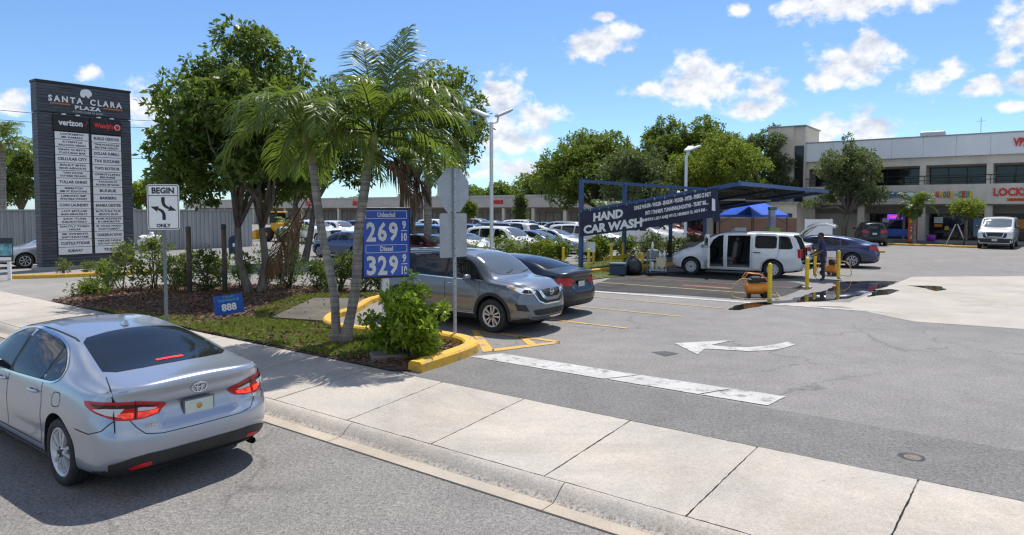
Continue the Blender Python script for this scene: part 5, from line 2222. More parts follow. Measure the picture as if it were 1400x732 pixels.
# ---------------------------------------------------------------- hedge shrubs behind the lawn, left to right
hedge = [
    (118, 406, .55, .42, LEAF_MID, 260, 'low tuft of green shoots at the left tip of the planting bed', 5),
    (166, 400, .75, 1.55, LEAF_SHRUB, 420, 'pale yellow green shrub in front of the tall plaza sign', 4),
    (207, 397, .70, 1.75, LEAF_SHRUB, 400, 'airy pale shrub right of the tall plaza sign', 5),
    (236, 399, .60, 1.05, LEAF_DARK, 300, 'sparse dark shrub between the traffic sign post and first timber post', 6),
    (281, 399, .65, 1.20, LEAF_DARK, 420, 'dense dark shrub between the two timber posts', 6),
    (328, 396, .55, 1.15, LEAF_MID, 260, 'thin leafy shrub between the second timber post and the twin trunk', 6),
    (392, 396, .75, 1.35, LEAF_DARK, 520, 'grey green shrub right of the twin tree trunk', 6),
    (436, 399, .55, .85, LEAF_DARK, 360, 'low dark shrub at the tip of the dead frond', 6),
    (462, 400, .70, 1.30, LEAF_DARK, 560, 'dark shrub seen between the two palm trunks', 6),
    (520, 398, .70, 1.0, LEAF_DARK, 360, 'dark shrub hidden mostly by the price sign cabinet', 6),
    (300, 391, .60, 1.0, LEAF_SHRUB, 260, 'olive shrub just behind the second timber post', 6),
    (255, 392, .60, 1.15, LEAF_SHRUB, 280, 'olive shrub just behind the first timber post', 6),
    (362, 390, .70, 1.2, LEAF_DARK, 360, 'dark shrub close behind the twin trunk', 6),
    (145, 396, .60, .75, LEAF_MID, 280, 'low green shrub left of the pale ones by the plaza sign', 6),
    (494, 401, .60, 1.10, LEAF_DARK, 420, 'dark shrub behind the grey crossover and price sign', 6),
]
for i, (px, py, r, h, mt, n, lab, per) in enumerate(hedge):
    c = ground(px, py)
    bush('hedge_shrub', lab, (c.x, c.y, .03), (r * 1.1, r * .85, h * 1.15), mt, int(n * .55), per, .13 if mt is not LEAF_SHRUB else .15, 14, 'shrubs along the planting bed', seed=20 + i, aspect=.34, r0=.26, r1=.42, stems=8, up=.7)
# shrubs between the bays and the far car park
far_hedge = [(590, 362, .9, 1.0, LEAF_LIME), (636, 362, .9, 1.1, LEAF_LIME), (676, 361, 1.1, 1.3, LEAF_MID), (712, 360, 1.1, 1.35, LEAF_MID), (742, 359, 1.0, 1.35, LEAF_LIME), (766, 358, .9, 1.2, LEAF_MID),
             (806, 357, .8, 1.1, LEAF_MID), (826, 356, .8, 1.3, LEAF_LIME), (852, 354, .9, 1.35, LEAF_MID), (884, 353, 1.1, 1.35, LEAF_OAK), (912, 351, 1.0, 1.0, LEAF_DARK), (945, 349, 1.1, 1.1, LEAF_DARK), (975, 348, 1.0, 1.0, LEAF_DARK)]
names = ['lime shrub behind the price sign', 'lime shrub left of the lamp post', 'dense green shrub just right of the lamp post', 'flowering green shrub over the black saloon roof', 'lime shrub behind the black saloon', 'green shrub left of the first blue canopy post',
         'low green shrub right of the first blue canopy post', 'lime shrub under the HAND lettering', 'green shrub left of the second blue canopy post', 'grey leaved shrub under the CAR WASH lettering', 'dark low shrub behind the cleaning cart',
         'dark low shrub at the foot of the white lamp by the wash', 'dark shrub behind the white minivan bonnet']
for i, (px, py, r, h, mt) in enumerate(far_hedge):
    c = ground(px, py)
    bush('hedge_shrub', names[i], (c.x, c.y, .03), (r, r * .8, h), mt, 260, 6, .15, 10, 'shrubs between car wash and car park', seed=60 + i, aspect=.4, stems=4)

# ---------------------------------------------------------------- trees
c = ground(347, 402)
tree('almond_tree', 'big dark glossy tree with a twin trunk behind the lawn, tallest on the left', (c.x, c.y, 0), (-.40, .4, 5.05), (2.85, 2.7, 3.2), LEAF_BIG, 95, 7600, 7, .20, .17, 2, .06, 'trees', 2, .55, 1.0, extra=[(-2.6, .2, 3.5, .8, .8, .7), (-2.7, 0, 4.5, .7, .7, .6), (-.6, 0, 7.9, .6, .6, .5)])
c = ground(409, 360)
tree('almond_tree', 'second dark tree with forked grey trunk behind the left palm', (c.x, c.y, 0), (.6, 0, 6.0), (3.6, 3.2, 3.5), LEAF_BIG, 60, 4600, 7, .23, .22, 2, .10, 'trees', 5, .6, 1.15)
c = ground(556, 352)
tree('oak_tree', 'airy spreading tree behind the right palm with bare limbs showing', (c.x, c.y, 0), (.4, 0, 7.2), (4.4, 3.6, 3.7), LEAF_MID, 50, 3600, 7, .24, .20, 2, .18, 'trees', 8, .6, 1.2, shell=.45, extra=[(3.6, 0, 7.6, .9, .9, .5), (4.0, 0, 6.9, .6, .6, .4), (3.2, 0, 5.6, .9, .9, .7), (2.6, 0, 4.6, .8, .8, .7)])
c = at(812, 64)
tree('oak_tree', 'broad round dense tree behind the first blue canopy post', (c.x, c.y, 0), (0, 0, 6.0), (6.0, 5.0, 4.3), LEAF_MID, 90, 7600, 7, .30, .3, 1, .3, 'trees', 12, .9, 1.6, shell=.55)
c = at(872, 56)
tree('oak_tree', 'grey green oak above the middle of the wash banner', (c.x, c.y, 0), (0, 0, 4.9), (3.6, 3.2, 3.4), LEAF_OAK, 50, 4200, 7, .22, .25, 1, .3, 'trees', 13, .6, 1.1)
c = at(905, 66)
tree('oak_tree', 'taller ragged green tree left of the white wash lamp', (c.x, c.y, 0), (0, 0, 6.8), (3.4, 3.0, 4.8), LEAF_MID, 46, 3600, 7, .28, .25, 1, .3, 'trees', 14, .7, 1.2, shell=.4)
c = at(985, 58)
tree('oak_tree', 'bright yellow green tree over the canopy roof', (c.x, c.y, 0), (0, 0, 5.6), (4.4, 3.6, 4.0), LEAF_LIME, 64, 6000, 7, .22, .25, 1, .3, 'trees', 15, .7, 1.3)
c = at(968, 66)
tree('oak_tree', 'mid green tree behind the yellow green one, highest of that clump', (c.x, c.y, 0), (0, 0, 7.3), (4.8, 3.6, 4.5), LEAF_MID, 56, 4400, 7, .28, .25, 1, .3, 'trees', 16, .8, 1.3, shell=.45)
c = at(1052, 62)
tree('oak_tree', 'dark olive tree touching the beige stair tower', (c.x, c.y, 0), (0, 0, 6.0), (3.0, 2.8, 4.9), LEAF_OAK, 50, 4400, 7, .24, .25, 1, .3, 'trees', 17, .6, 1.1)
c = at(1153, 53.5)
tree('oak_tree', 'grey olive tree with visible limbs before the two storey building', (c.x, c.y, 0), (.6, 0, 5.0), (3.2, 2.6, 3.1), LEAF_OAK, 50, 4200, 6, .20, .24, 1, .12, 'trees', 18, .5, .95, shell=.4, extra=[(.2, 0, 8.0, .5, .5, .6), (-2.6, 0, 3.0, .7, .7, .4)])
c = at(1319, 50.2)
tree('small_tree', 'small pale green tree beside the white folding board', (c.x, c.y, 0), (.1, 0, 2.75), (1.25, 1.1, 1.05), LEAF_LIME, 16, 500, 6, .16, .07, 1, .1, None, 19, .35, .6)
c = at(30, 62)
tree('oak_tree', 'round green tree behind the grey fence left of the plaza sign', (c.x, c.y, 0), (0, 0, 5.6), (3.3, 3.0, 3.9), LEAF_MID, 40, 2400, 7, .28, .22, 1, .2, 'trees', 21, .7, 1.2)
c = at(205, 66)
tree('oak_tree', 'green tree behind the grey fence right of the plaza sign', (c.x, c.y, 0), (0, 0, 3.9), (2.8, 2.6, 2.5), LEAF_LIME, 30, 1600, 7, .26, .2, 1, .2, 'trees', 22, .6, 1.0)
c = at(712, 70)
tree('cypress', 'slim pointed conifer in front of the strip of shops', (c.x, c.y, 0), (0, 0, 2.6), (.8, .8, 2.4), LEAF_DARK, 14, 900, 7, .20, .1, 1, .05, None, 24, .45, .6, extra=[(0, 0, 4.4, .35, .35, .7), (0, 0, 1.2, .95, .95, .8), (0, 0, 2.2, .8, .8, .8), (0, 0, 3.3, .6, .6, .8)])
c = at(640, 66)
tree('small_tree', 'small round green tree left of the stop sign back', (c.x, c.y, 0), (0, 0, 2.5), (1.0, 1.0, 1.3), LEAF_MID, 14, 600, 7, .2, .09, 1, .2, None, 25, .4, .6)
c = at(735, 105)
tree('oak_tree', 'distant tree rising over the roof of the shops', (c.x, c.y, 0), (0, 0, 5.6), (4, 3, 3), LEAF_MID, 26, 1300, 7, .4, .3, 1, .2, 'trees', 26, 1.0, 1.5)
c = at(690, 120)
tree('oak_tree', 'farthest tree over the shops behind the lamp post', (c.x, c.y, 0), (0, 0, 5.0), (6, 3, 3), LEAF_MID, 30, 1300, 7, .45, .3, 1, .2, 'trees', 27, 1.0, 1.5)
far_group = 'distant trees behind the strip of shops'
first = None
rg_ = random.Random(77)
for k in range(16):
    p = st(-150 + k * 8.5 + rg_.uniform(-2, 2), 98 + rg_.uniform(-6, 10))
    if first is None:
        first = tree('distant_tree', 'distant green tree whose crown shows above the roof of the strip of shops', (p.x, p.y, 0), (0, 0, 4.2), (5.0, 4.0, 3.2), LEAF_MID, 34, 1800, 7, .42, .3, 1, .2, far_group, 28, 1.0, 1.6)
    else:
        c_ = copy_tree(first)
        c_.location = p
        k_ = rg_.uniform(.75, 1.15)
        c_.scale = (k_, k_, k_ * rg_.uniform(.85, 1.1))
        c_.rotation_euler = (0, 0, rg_.uniform(0, 6))
# palms further off
random.seed(31)


def fan(n, up=.6, seed=0):
    r = random.Random(seed)
    return [(2 * pi * i / n + r.uniform(-.2, .2), r.uniform(-.1, up + .5), r.uniform(1.3, 2.0), r.uniform(.85, 1.1)) for i in range(n)]


c = at(6, 47)
palm('royal_palm', 'tall smooth trunked palm behind the fence at the far left edge', (c.x, c.y, 0), [(0, 0, 0), (-.05, 0, 3), (.05, 0, 5.6), (.05, 0, 6.6)], .24, .17, fan(15, .7, 3), 2.5, .62, lw=.05, nl=36)
c = at(1250, 51.5)
palm('cabbage_palm', 'short dense palm in front of the shop fronts by the dark car', (c.x, c.y, 0), [(0, 0, 0), (0, 0, 1.6), (.03, 0, 2.8)], .14, .12, fan(22, .8, 5), 1.6, .42, False, lw=.05, nl=30)
c = at(782, 37)
palm('young_palm', 'young palm with pale arching fronds between the blue canopy posts', (c.x + 1.5, c.y, 0), [(0, 0, 0), (-.08, 0, 1.2), (.12, 0, 2.5)], .09, .07, fan(14, .6, 7), 1.5, .40, False, lw=.04, nl=30)
c = at(585, 33)
palm('royal_palm', 'pale straight palm trunk behind the price sign and stop sign', (c.x, c.y, 0), [(0, 0, 0), (0, 0, 2.4), (.02, 0, 4.3)], .20, .17, fan(14, .5, 9), 2.0, .5, lw=.045, nl=32)
c = at(398, 39)
palm('young_palm', 'small green palm beside the yellow loader', (c.x, c.y, 0), [(0, 0, 0), (0, 0, .8), (0, 0, 1.5)], .09, .08, fan(12, .7, 12), 1.2, .34, False, lw=.035, nl=26)
# ================================================================== buildings
m, nt, b = new_mat('stucco')
f = noise_fac(nt, .6, 5, .6)
f2 = noise_fac(nt, 2.0, 4, .6, stretch=(1, 1, .15))
c = ramp(nt, f, [(.3, (.60, .535, .45)), (.7, (.68, .615, .525))])
nt.links.new(mixc(nt, 1.0, c, ramp(nt, f2, [(.3, (.88, .87, .86)), (.6, (1.0,) * 3)]), 'MULTIPLY'), b.inputs['Base Color'])
b.inputs['Roughness'].default_value = .9
bump(nt, b, noise_fac(nt, 40, 4, .7), .3, .01)
STUCCO = m
STUCCO_W = M('white_fascia_panels', (.74, .745, .75), .6, var=.06, scale=.7, stretch=(1, 1, .3))
STUCCO_D = M('shaded_header', (.33, .275, .225), .9, var=.12, scale=1.2)  # header tan darkened for the shade under the overhang
CREAM = M('cream_wall', (.64, .565, .46), .9, var=.08, scale=.8)
CONC_F = M('walkway_concrete', (.36, .34, .31), .9, var=.12, scale=2)
FRAME = M('dark_bronze_frame', (.035, .032, .03), .45, var=.15)
INTERIOR = M('dim_interior', (.06, .055, .05), .9, var=.4, scale=1.5)
ROOF = M('roof_gravel', (.33, .32, .30), .95, var=.15, scale=4)


def local(root_name, label, cat, s, t, rz=ANG_U):
    p = st(s, t)
    return thing(root_name, label, cat, (p.x, p.y, 0), rz)


def window_unit(parent, x0, x1, z0, z1, y, panes=2, depth=.12, glass=None, name='window'):
    """frame as the part, pane as sub-part; front face looks towards -y"""
    f = MB()
    w = .06
    f.box(((x0 + x1) / 2, y, z1 - w / 2), (x1 - x0, depth, w))
    f.box(((x0 + x1) / 2, y, z0 + w / 2), (x1 - x0, depth, w))
    for k in range(panes + 1):
        x = x0 + (x1 - x0) * k / panes
        x = min(max(x, x0 + w / 2), x1 - w / 2)
        f.box((x, y, (z0 + z1) / 2), (w, depth - .004, z1 - z0 - 2 * w))
    o = f.build(name, FRAME, parent)
    g = MB()
    g.box(((x0 + x1) / 2, y + .02, (z0 + z1) / 2), (x1 - x0 - w, .02, z1 - z0 - w))
    g.build('pane', glass or GLASS_SHOP, o)
    return o


# ---- two storey building on the right
B0, BT = -15.4, 63.6
bld = local('shop_building', 'two storey beige shop building with white roof band and upper walkway', 'building', B0, BT)
LEN, DEP = 62.0, 18.0
nb = 14
bay = LEN / nb
mb = MB()
mb.box((LEN / 2, 2.2 + .15 + (DEP - 2.2) / 2, 3.45), (LEN, DEP - 2.2, 6.9))
mb.build('wall', STUCCO, bld)
mb = MB()
for k in range(nb * 2):
    x0 = k * bay / 2
    mb.box((x0 + bay / 4, .25, 7.6), (bay / 2 - .015, .5, 1.6))
mb.box((LEN / 2, .53, 7.55), (LEN - .1, .1, 1.4))
mb.build('roof_band', STUCCO_W, bld)
mb = MB()
mb.box((LEN / 2, .28, 8.44), (LEN + .1, .7, .08))
mb.box((LEN / 2, 1.5, 7.2), (LEN, 2.3, .5))
mb.box((LEN / 2, DEP / 2, 7.9), (LEN - .2, DEP - 1.4, .4))
mb.build('roof', ROOF, bld)
mb = MB()
mb.box((LEN / 2, .42, 6.47), (LEN, .34, .64))
mb.build('beam', STUCCO, bld)
mb = MB()
mb.box((LEN / 2, .10, 3.82), (LEN, .36, 1.54))
mb.build('sign_band', STUCCO, bld)
mb = MB()
mb.box((LEN / 2, 1.30, 4.35), (LEN, 2.0, .22))
mb.box((LEN / 2, 1.28, 3.0), (LEN, 2.0, .12))
mb.build('walkway_slab', CONC_F, bld)
mb = MB()
mb.box((LEN / 2, 2.10, 2.62), (LEN, .24, .62))
mb.build('shop_header', STUCCO_D, bld)
for k in range(nb + 1):
    mb = MB()
    mb.box((k * bay, .46, 5.31), (.42, .42, 1.70))
    mb.build('column', STUCCO, bld)
    mb = MB()
    mb.box((k * bay, .50, 1.46), (.50, .50, 2.92))
    mb.build('column', STUCCO, bld)
for k in range(nb):
    x0 = k * bay + .12
    window_unit(bld, x0 + .2, x0 + bay - .4, 4.62, 6.05, 2.30, 3)
    if k not in (0,):
        window_unit(bld, x0 + .25, x0 + bay * .62, .14, 2.28, 2.28, 2, name='shop_window')
        window_unit(bld, x0 + bay * .66, x0 + bay - .35, .04, 2.28, 2.28, 2, name='shop_door')
rl = MB()
rl.tube([(0, .20, 5.30), (LEN, .20, 5.30)], .03, 6)
rl.tube([(0, .20, 4.95), (LEN, .20, 4.95)], .022, 6)
for k in range(int(LEN / 1.45)):
    rl.tube([(k * 1.45 + .3, .20, 4.58), (k * 1.45 + .3, .20, 5.30)], .02, 6)
rl.build('railing', FRAME, bld)
mb = MB()
mb.box((LEN / 2, 1.1, .07), (LEN, 3.0, .14))
mb.build('shop_walkway', CONC_F, bld)
# stair tower at its left end
tw = local('stair_tower', 'beige stair tower with dark vertical glazing left of the shop building', 'building', B0 - .1, BT - .6)
mb = MB()
mb.box((-1.9, 2.7, 4.95), (2.2, 5.4, 9.9))
mb.box((-.35, 2.7, 4.95), (.9, 5.0, 9.9))
mb.build('wall', CREAM, tw)
mb = MB()
mb.box((-1.45, 2.7, 9.94), (3.3, 5.6, .08))
mb.build('roof', ROOF, tw)
window_unit(tw, -2.9, -1.9, 1.0, 6.4, -.02, 1, .10)
window_unit(tw, -.72, .02, .6, 8.2, .17, 1, .08)


def sign_letters(name, label, txt, s, t, z, w, h, mats, cat='shop sign', depth=.06, group=None, backing=None):
    root = local(name, label, cat, s, t)
    root.location.z = z
    if backing:
        bk = MB()
        bk.box((0, .05, 0), (backing[0], .06, backing[1]), bev=.03)
        bk.build('backing_board', backing[2], root)
    if len(mats) == 1:
        mb = MB()
        put_text(mb, txt, (0, 0, 0), (1, 0, 0), (0, 0, 1), h, .03 * h, depth, fit=w, fit_h=h)
        mb.build('letters', mats[0], root)
    else:
        n = len(txt)
        for i, ch in enumerate(txt):
            if ch == ' ':
                continue
            mb = MB()
            put_text(mb, ch, (-w / 2 + (i + .5) * w / n, 0, 0), (1, 0, 0), (0, 0, 1), h, .045 * h, depth, fit=w / n * .78 if ch != '-' else w / n * .4, fit_h=h if ch != '-' else None)
            mb.build('letter', mats[i % len(mats)], root)
    return root


LET_Y = M('yellow_letters', (.75, .50, .02), .45, var=.06)
LET_G = M('green_letters', (.06, .30, .08), .45, var=.08)
LET_B = M('blue_letters', (.04, .12, .42), .45, var=.08)
LET_O = M('orange_board', (.75, .25, .02), .5, var=.06)


def bs(px):
    k = .8 + .6 * (px - 700) / F_PX
    d = BT / k
    x = (px - 700) / F_PX * d
    return .8 * x - .6 * d


FT = BT - .10
sign_letters('shop_sign', 'red block letters cut off at the right edge above the white van', 'LOCKS', bs(1380), FT, 3.95, 2.1, .62, [LETTER_R])
sign_letters('shop_sign', 'small orange board with red lettering under the red block letters', 'MUNDIAL', bs(1391), FT, 3.36, 1.15, .15, [LETTER_R], backing=(1.5, .30, LET_O))
sign_letters('shop_sign', 'many coloured letters over the shop front by the small pale tree', 'NMOUE-CEUB', bs(1303), FT, 3.80, 2.5, .52, [LETTER_R, LET_Y, LET_G, LETTER_R, LET_Y, LET_G, LET_G, LETTER_R, LET_G, LET_Y])
sign_letters('shop_sign', 'blue letters on a pale board half behind the olive tree', 'JOUNIT', bs(1222), FT, 3.80, 1.3, .34, [LET_B], backing=(2.2, .62, M('pale_sign_board', (.62, .66, .70), .5)))
el = local('shop_sign', 'white oval sign with dark rim behind the short palm', 'shop sign', bs(1243), FT)
el.location.z = 3.74
mb = MB()
mb.lathe([(0, -.06), (.36, -.06), (.38, -.02), (.38, .05)], 28, 0, 'Y')
o = mb.build('board', WHITE, el)
o.scale = (1.4, 1, .75)
mb = MB()
mb.lathe([(.37, -.07), (.42, -.07), (.42, .05), (.37, .05)], 28, 0, 'Y')
o = mb.build('rim', FRAME, el)
o.scale = (1.4, 1, .75)
sign_letters('shop_sign', 'red letters high on the white roof band at the right edge', 'VPX', bs(1393), BT - .05, 7.65, 1.05, .62, [LETTER_R])
# lit neon board in a shop window
ne = local('neon_sign', 'glowing violet and red window sign by the dark parked car', 'sign', bs(1218), BT + 2.05)
ne.location.z = 2.0
m, nt, b = new_mat('violet_neon')
b.inputs['Base Color'].default_value = (.12, .02, .3, 1)
b.inputs['Emission Color'].default_value = (.22, .05, .8, 1)
nt.links.new(ramp(nt, noise_fac(nt, 6, 2), [(.3, .5), (.7, 1.0)]), b.inputs['Emission Strength'])
NEON = m
m, nt, b = new_mat('red_neon')
b.inputs['Base Color'].default_value = (.4, .02, .06, 1)
b.inputs['Emission Color'].default_value = (1, .05, .2, 1)
nt.links.new(ramp(nt, noise_fac(nt, 6, 2), [(.3, .7), (.7, 1.1)]), b.inputs['Emission Strength'])
NEON_R = m
mb = MB()
mb.box((0, 0, 0), (1.15, .06, .42), bev=.02)
mb.build('panel', NEON, ne)
mb = MB()
put_text(mb, 'OPEN', (0, -.04, 0), (1, 0, 0), (0, 0, 1), .2, .006, .006, fit=.75, fit_h=.18)
mb.build('letters', NEON_R, ne)

# papers in the shop windows, plant on the roof
for px, z_, w_, h_, mt_ in ((1279, 1.75, .62, .5, LETTER_W), (1279, 1.30, .55, .22, LET_O), (1291, 1.1, .30, .30, LET_Y), (1297, .95, .26, .26, LET_B), (1337, 1.2, .8, 1.5, M('pale_blue_poster', (.20, .36, .50), .5, var=.2, scale=2)),
                            (1205, 1.7, .5, .35, LETTER_W), (1390, 1.5, .9, .7, LET_O)):
    mb = MB()
    xl = bs(px) - B0
    mb.box((xl, 2.19, z_), (w_, .012, h_))
    mb.build('window_poster', mt_, bld)
for xl, w_ in ((9, 1.8), (24, 2.4), (33, 1.6)):
    mb = MB()
    mb.box((xl, 5.5, 8.75), (w_, 1.4, 1.1), bev=.05)
    for q in range(5):
        mb.box((xl, 4.79, 8.4 + q * .17), (w_ * .85, .03, .05))
    mb.build('air_conditioner', GALV, bld)
for xl in (12.5, 29.0):
    mb = MB()
    mb.tube([(xl, 3, 8.2), (xl, 3, 10.0)], .018, 5)
    mb.bar((xl - .3, 3, 9.7), (xl + .3, 3, 9.7), .02, .02)
    mb.build('aerial', FRAME, bld)
# things along the shop fronts
fl = local('feather_board', 'tall orange banner board standing outside the shop fronts', 'banner', bs(1253), BT - 2.6)
mb = MB()
mb.box((0, 0, 1.05), (.58, .08, 1.9), bev=.02)
mb.build('panel', M('orange_banner', (.70, .12, .02), .5, var=.12, scale=3), fl)
mb = MB()
mb.box((0, -.05, 1.72), (.44, .01, .28))
mb.build('yellow_patch', LET_Y, fl)
mb = MB()
for z, w in ((1.2, .2), (.98, .3), (.55, .2), (.40, .26)):
    mb.box((0, -.05, z), (w, .012, .10))
mb.build('lettering_block', LETTER_W, fl)
mb = MB()
mb.box((0, 0, .05), (.7, .5, .1), bev=.03)
mb.build('foot', DARK, fl)
ab = local('sandwich_board', 'white folding board seen edge on, open like a tent', 'board', bs(1312), BT - 2.9)
for s in (-1, 1):
    mb = MB()
    mb.bar((.62 * s, 0, .02), (.06 * s, 0, 1.52), .7, .05)
    mb.build('panel', WHITE, ab)
pc_ = local('flower_tub', 'bright violet tub on the shop walkway', 'tub', bs(1275), BT - .9)
mb = MB()
mb.lathe([(0, .14), (.26, .14), (.36, .62), (.33, .62), (.30, .55), (0, .55)], 18, 0)
mb.build('pot', M('violet_plastic', (.36, .06, .52), .4), pc_)
tb = local('bench', 'dark blue bench outside the shop with the lit sign', 'bench', bs(1234), BT - 1.2)
mb = MB()
mb.box((0, 0, .48), (2.2, .45, .08), bev=.02)
mb.build('seat', LET_B, tb)
mb = MB()
mb.box((0, .22, .80), (2.2, .06, .5), bev=.02)
mb.build('backrest', LET_B, tb)
for s in (-1, 1):
    mb = MB()
    mb.box((s * .95, 0, .22), (.08, .42, .44))
    mb.build('leg', FRAME, tb)
for px, t_, w_ in ((1231, BT - 7.0, 1.9), (1274, BT - 7.0, 2.8), (1324, BT - 7.6, 2.2), (1192, BT - 17.0, 1.5)):
    s_ = 0
    k = .8 + .6 * (px - 700) / F_PX
    d = t_ / k
    p = at(px, d)
    kb = thing('parking_stop', {1231: 'yellow parking stop behind the dark car by the shops', 1274: 'long yellow parking stop before the orange banner board', 1324: 'yellow kerb piece at the foot of the small pale tree', 1192: 'short yellow kerb end behind the navy saloon'}[px],
               'parking stop', (p.x, p.y, 0), ANG_U)
    mb = MB()
    mb.box((0, 0, .07), (w_, .20, .14), bev=.035)
    mb.build('block', KYEL, kb)
    for s in (-1, 1):
        mb = MB()
        mb.lathe([(0, .145), (.022, .145), (.022, .13)], 8, 0, c=(s * w_ * .35, 0, 0))
        mb.build('pin', GALV, kb)

# ---- long strip of shops across the middle
S0 = -138
strip = local('strip_mall', 'long low strip of shops with grey brown fascia across the back of the lot', 'building', S0, 72)
SL = 136.0
mb = MB()
mb.box((SL / 2, 9.2, 2.1), (SL, 14, 4.2))
mb.build('wall', STUCCO_D, strip)
mb = MB()
mb.box((SL / 2, -.1, 3.60), (SL + .6, .5, 1.35))
mb.build('fascia', M('fascia_stucco', (.46, .42, .38), .9, var=.08, scale=.8), strip)
mb = MB()
mb.box((SL / 2, -.05, 4.40), (SL + .8, .8, .25))
mb.box((SL / 2, 8, 4.3), (SL, 15.6, .12))
mb.build('roof', M('roof_edge', (.44, .42, .39), .9, var=.1), strip)
mb = MB()
mb.box((SL / 2, 1.15, 2.86), (SL, 2.2, .12))
mb.build('soffit', STUCCO_D, strip)
for k in range(29):
    mb = MB()
    mb.box((k * SL / 28, .15, 1.42), (.45, .45, 2.8))
    mb.build('column', STUCCO, strip)
for k in range(28):
    x0 = k * SL / 28
    window_unit(strip, x0 + .4, x0 + 2.9, .35, 2.3, 2.22, 2, name='shop_window')
    window_unit(strip, x0 + 3.2, x0 + 4.4, .05, 2.3, 2.22, 1, name='shop_door')
for px, txt, w_, h_ in ((680, 'LANDROS', 1.9, .55), (800, 'TAXES', 2.2, .65), (492, 'MARKET', 3.2, .8), (425, 'PIZZA', 2.6, .8)):
    k = .8 + .6 * (px - 700) / F_PX
    d = 71.6 / k
    x = (px - 700) / F_PX * d
    sign_letters('shop_sign', {680: 'red shop letters on the grey fascia right of the lamp post', 800: 'red shop letters behind the first blue canopy post', 492: 'red shop letters glimpsed between the palms', 425: 'red shop letters behind the forked tree trunk'}[px], txt, .8 * x - .6 * d, 71.6, 3.62, w_, h_, [LETTER_R])
# low tan building behind the wash and tent
low = local('low_building', 'low tan building with dark windows behind the blue tent', 'building', -24.0, 57)
mb = MB()
mb.box((4.8, 3, 1.55), (9.6, 6, 3.1))
mb.build('wall', CREAM, low)
mb = MB()
mb.box((4.8, 3, 3.16), (10.0, 6.5, .14))
mb.build('roof', ROOF, low)
for k in range(4):
    window_unit(low, .5 + k * 2.35, 2.2 + k * 2.35, .5, 2.3, -.03, 2)
# brown yard wall and white board
bw = thing('yard_wall', 'low brown rendered wall behind the white minivan', 'wall', tuple(at(1044, 47.0)), -.06)
mb = MB()
mb.box((-.5, 0, 1.0), (5.4, .2, 2.0))
mb.build('wall', M('brown_render', (.20, .115, .075), .9, var=.1, scale=1.5), bw)
mb = MB()
mb.box((-.5, 0, 2.03), (5.5, .26, .06))
mb.build('coping', STUCCO_D, bw)
wb = thing('privacy_screen', 'plain white upright panel right of the brown wall', 'screen', tuple(at(1119, 46.4)), -.06)
mb = MB()
mb.box((0, 0, 1.0), (1.85, .06, 1.9))
mb.build('board', WHITE, wb)
for s in (-1, 1):
    mb = MB()
    mb.box((s * .85, .06, 1.0), (.07, .06, 2.0))
    mb.build('post', GALV, wb)

# ================================================================== the wash canopy
CP1 = ground(794.6, 367)
PH = 3.87
dirU = Vector((5.83, -3.62, 0)).normalized()
CA = Vector((8.9, 26.6, 3.62))
CP1 = Vector((3.07, 30.2, 0))
dirN = N.copy()
DKSTEEL = M('dark_blue_steel', (.012, .018, .034), .6, var=.2)
can = thing('wash_canopy', 'dark blue steel car wash canopy with tilted roof and tall posts', 'canopy', tuple(CP1))
post_pts = [CP1, Vector((5.78, 33.2, 0)), Vector((9.05, 37.9, 0)), CP1 + dirN * 14.7]
post_pts = [CP1 + dirN * k for k in (0, 4.1, 9.6, 14.7)]
for p in post_pts:
    mb = MB()
    q = p - CP1
    mb.box((q.x, q.y, PH / 2), (.17, .17, PH), ANG_U, bev=.012)
    mb.box((q.x, q.y, .012), (.34, .34, .024), ANG_U)
    mb.build('post', BLUE_STEEL, can)
mb = MB()
mb.bar(Vector((0, 0, PH)) - dirN * .1, Vector((dirN.x * 14.8, dirN.y * 14.8, PH)), .10, .14)
mb.build('top_beam', BLUE_STEEL, can)
zl, zh = 2.50, 3.62
W_ = 6.86
a0 = Vector((0, 0, zl))
a1 = Vector((dirU.x * W_, dirU.y * W_, zh))
nv = dirN * 14.7
for k, (pa, pb_) in enumerate(((a0, a1), (a0 + nv, a1 + nv))):
    mb = MB()
    mb.bar(pa, pb_, .10, .16)
    mb.build('end_beam', BLUE_STEEL, can)
mb = MB()
mb.bar(a1 - dirN * .08, a1 + nv + dirN * .08, .12, .16)
mb.build('edge_beam', M('blue_edge_beam', (.06, .13, .30), .4, var=.12), can)
for k in range(1, 6):
    t_ = k / 6
    mb = MB()
    mb.bar(a0.lerp(a1, t_) + Vector((0, 0, -.02)), a0.lerp(a1, t_) + nv + Vector((0, 0, -.02)), .06, .10)
    mb.build('purlin', DKSTEEL, can)
for k in (1, 2):
    mb = MB()
    off = dirN * (14.7 * k / 3)
    mb.bar(a0 + off + Vector((0, 0, -.12)), a1 + off + Vector((0, 0, -.12)), .09, .12)
    mb.build('rafter', DKSTEEL, can)
mb = MB()
zz = Vector((0, 0, .06))
for k in range(34):
    p = nv * (k / 34)
    q = nv * ((k + 1) / 34)
    up = Vector((0, 0, .03 if k % 2 else 0))
    mb.add([a0 + p + zz + up, a1 + p + zz + up, a1 + q + zz + up, a0 + q + zz + up], [(0, 1, 2, 3)])
    mb.add([a0 + p + zz + up + Vector((0, 0, .012)), a1 + p + zz + up + Vector((0, 0, .012)), a1 + q + zz + up + Vector((0, 0, .012)), a0 + q + zz + up + Vector((0, 0, .012))], [(0, 1, 2, 3)])
mb.build('roof_sheet', M('dark_roof_sheet', (.016, .020, .028), .7, var=.2, scale=1), can)
mb = MB()
for p in (.35, .62):
    c_ = a0.lerp(a1, .7) + nv * p + Vector((0, 0, -.22))
    mb.bar(c_ - dirU * .6, c_ + dirU * .6, .12, .08)
mb.build('lamp', WHITE, can)
